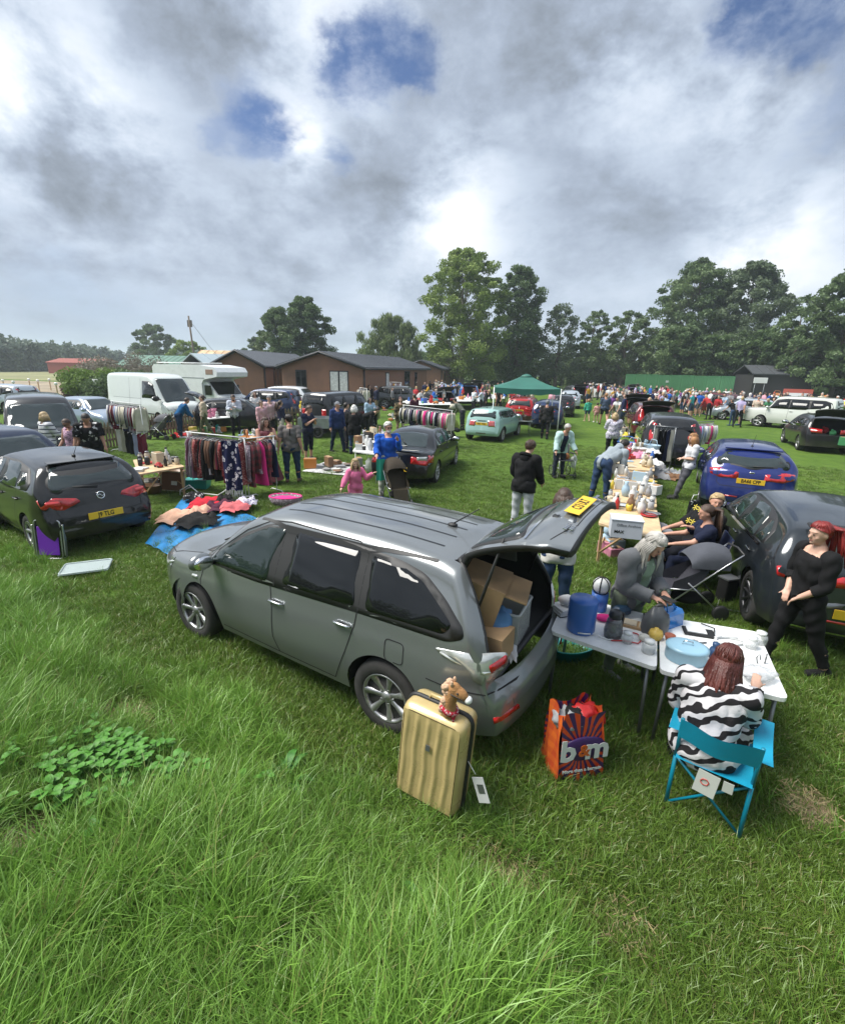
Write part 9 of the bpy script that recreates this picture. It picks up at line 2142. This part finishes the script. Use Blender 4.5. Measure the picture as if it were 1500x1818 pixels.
for i in range(5): mb = MB().use(STRAW);mb.box((0,0,.2),(.9,.45,.4),bev=.04);o = mb.build('straw_bale',None,label='small straw bale under the green cloth at the right edge, '+['first','second','third','fourth','fifth'][i]+' from left',cat='bale',group='straw bales');p = G(1458+i*20,792+i*2);o.location = (p.x,p.y,0);o.rotation_euler = (0,0,-.2+i*.1)
goods('on the straw bales',quad((1455,785),(1500,800),(1505,780),(1460,770),z=.4),.41,9,['soft toy','garment','box'],61,[KC[11],KC[0],KC[7],KC[1]],2.0)
mb = MB().use(plastic((.50,.42,.28)));mb.lathe([(.001,0),(.08,0),(.03,.05),(.03,.3),(.001,.3)],n=12);mb.use(CRM[1]).lathe([(.18,.28),(.10,.5)],n=16);prop('lamp','cream shaded table lamp at the end of the blouse rail','lamp',803,735,.8,mb)
# gazebo
GT = mat('green_gazebo_canvas',(.022,.125,.095),rough=.6,var=.12,vscale=1.5,bump=.3,bscale=6);gc = gp(932,24.5);t = thing('gazebo','dark green canopied gazebo on white poles behind the red car','gazebo',gc,radians(-8));h2 = 1.5
for k in range(4):
 a0,a1 = pi/4+k*pi/2,pi/4+(k+1)*pi/2;R_ = h2*1.414
 def fn(u,v):
  e = Vector((cos(a0),sin(a0),0)).lerp(Vector((cos(a1),sin(a1),0)),v)*R_;return Vector((e.x*(1-u*.86),e.y*(1-u*.86),2.22+.50*u-.05*sin(u*pi)*1-.05*sin(v*pi)*(1-u)))
 mb = MB().use(GT);mb.grid(fn,8,10);mb.build('canopy',t);mb = MB().use(GT)
 mb.grid(lambda u,v: (lambda e: Vector((e.x*1.01,e.y*1.01,2.22-.24*u-.06*sin(v*pi)+.02*sin(v*25)*u)))(Vector((cos(a0),sin(a0),0)).lerp(Vector((cos(a1),sin(a1),0)),v)*R_),2,30);mb.build('valance',t)
 mb = MB().use(WHITEM);mb.tube([(cos(a0)*R_,sin(a0)*R_,0),(cos(a0)*R_,sin(a0)*R_,2.22)],.026,6);mb.build('pole',t)
mb = MB().use(GT);mb.lathe([(.42,2.68),(.25,2.78),(.001,2.84)],n=4,R=rot3(0,0,pi/4));mb.build('vent_cap',t)
q_ = [Vector((gc[0]+x,gc[1]+y,0)) for x,y in ((-1.3,-1.1),(.2,-1.2),(.3,-.4),(-1.2,-.3))];slab_table('stall table under the green gazebo',q_,.72,TABLEW,METAL);goods('under the green gazebo',q_,.722,22,ALLK,62,None,1.4)
# black racks on roof, boxes in the grey car boot
M = M_OUT
def inboot(name,label,cat,mb,p,rz=0,ry=0):
 o = mb.build(name,None,label=label,cat=cat);o.matrix_world = M @ Matrix.Translation(p) @ Matrix.Rotation(rz,4,'Z') @ Matrix.Rotation(ry,4,'Y');return o
t = thing('cardboard_box','tall open cardboard box leaning in the grey car boot','box',(0,0,0));t.matrix_world = M @ Matrix.Translation((-1.85,.22,1.12)) @ Matrix.Rotation(.25,4,'Z') @ Matrix.Rotation(-.25,4,'Y')
for c,s,nm in (((0,.22,0),(.36,.012,.52),'panel'),((0,-.22,0),(.36,.012,.52),'panel'),((.18,0,0),(.012,.45,.52),'panel'),((0,0,.26),(.37,.45,.012),'panel'),((-.26,0,.245),(.20,.44,.012),'flap'),((0,0,-.26),(.37,.45,.012),'panel')): mb = MB().use(CARD);mb.box(c,s);mb.build(nm,t)
mb = MB().use(CARD);mb.box((0,0,0),(.22,.26,.26));inboot('cardboard_box','small cardboard box at the near corner of the boot','box',mb,(-2.10,.42,.90))
mb = MB().use(CLR);[mb.box(c,s) for c,s in (((0,.2,0),(.4,.012,.3)),((0,-.2,0),(.4,.012,.3)),((.2,0,0),(.012,.4,.3)),((-.2,0,0),(.012,.4,.3)))];mb.tube([(x,y,.15) for x,y in rnd_poly([(-.21,-.21),(.21,-.21),(.21,.21),(-.21,.21)],.03,3)],.014,5,closed=True);inboot('storage_tub','clear plastic crate beside the boxes in the boot','crate',mb,(-1.98,.02,.93),.1)
mb = MB().use(cloth((.10,.22,.42)));mb.ell((0,0,0),(.14,.14,.12),None,16,10,lambda d: 1+.2*sin(d.x*8)*sin(d.y*9));inboot('cloth','crumpled pale blue cloth spilling from the cardboard box','cloth',mb,(-2.03,.26,1.02))
mb = MB().use(WT[1]);mb.ell((0,0,0),(.05,.14,.018),None,16,10,lambda d: 1+.25*sin(d.x*9+d.y*5));inboot('cloth','white cloth on the boot sill','cloth',mb,(-2.20,.30,.80),.5,.3)
# weeds on the bank
def plant(name,label,cat,px,py,nl,l0,w0,m,seed,up=.5,lobes=1):
 p = G(px,py);
 for _ in range(6):
  z = gz(p.x,p.y);p = G(px,py,z)
 t = thing(name,label,cat,(p.x,p.y,gz(p.x,p.y)),0);r = random.Random(seed)
 for i in range(nl):
  a = r.uniform(0,2*pi);l = l0*r.uniform(.6,1.2);w = w0*r.uniform(.7,1.2);e = up*r.uniform(.5,1.3);base = Vector((cos(a+1)*.02,sin(a+1)*.02,0));d = Vector((cos(a),sin(a),0));s_ = Vector((-d.y,d.x,0));h0 = r.uniform(.04,.22) if lobes > 1 else 0
  def fn(u,v): ww = w*sin(min(1,u*1.02)*pi)**.7*(1+.10*sin(u*30)*(lobes > 1));return base+d*(l*u)+Vector((0,0,h0+l*e*(u-.75*u*u)*1.6+.25*abs(v-.5)*w))+s_*(v-.5)*ww*2
  mb = MB().use(m);mb.grid(fn,7,4);
  if lobes > 1: mb.tube([base,base+Vector((0,0,h0))+d*.01],.003,4)
  mb.build('leaf',t)
WEED = mat('weed_leaf',(.055,.175,.018),rough=.5,spec=.3,var=.35,vscale=16,bump=.4,bscale=50);WEED2 = mat('dark_weed_leaf',(.045,.15,.025),rough=.5,spec=.3,var=.3,vscale=12)
rw = random.Random(9)
for i in range(105):
 x,y = rw.gauss(215,84),rw.gauss(1388,42);plant('ground_elder','bright green broad leaved weed in the patch on the bank at left','weed',x,y,10,.068,.024,WEED,i,.5,3)
for x,y,n_,l,w,lab in ((505,1395,9,.22,.030,'dock plant with dark pointed leaves left of the gold suitcase'),(900,1680,8,.20,.034,'dock plant on the bank foot below the shopping bag'),(30,1655,9,.26,.035,'large dock plant at the left edge in the long grass'),(285,1345,8,.16,.03,'dock plant beside the bright weed patch'),(770,1640,6,.2,.03,'dock plant in long grass below the suitcase')): plant('dock_plant',lab,'weed',x,y,n_,l,w,WEED2,int(x),.9)
for o in bpy.data.objects:
 if o.name.startswith('ground_elder'): o['group'] = 'weed patch on the bank'
# ---------------------------------------------------------------- thin summer haze over the whole place
hz_ = bpy.data.materials.new('haze_air');hz_.use_nodes = True;nt = hz_.node_tree;nt.nodes.clear()
pv = N(nt,'ShaderNodeVolumePrincipled');pv.inputs['Color'].default_value = (.80,.88,1,1);pv.inputs['Density'].default_value = .0007;pv.inputs['Anisotropy'].default_value = .2
mo = N(nt,'ShaderNodeOutputMaterial');L(nt,pv.outputs[0],mo.inputs['Volume'])
mb = MB().use(hz_);mb.box((0,0,17),(4200,4200,38));mb.build('haze',kind='stuff')
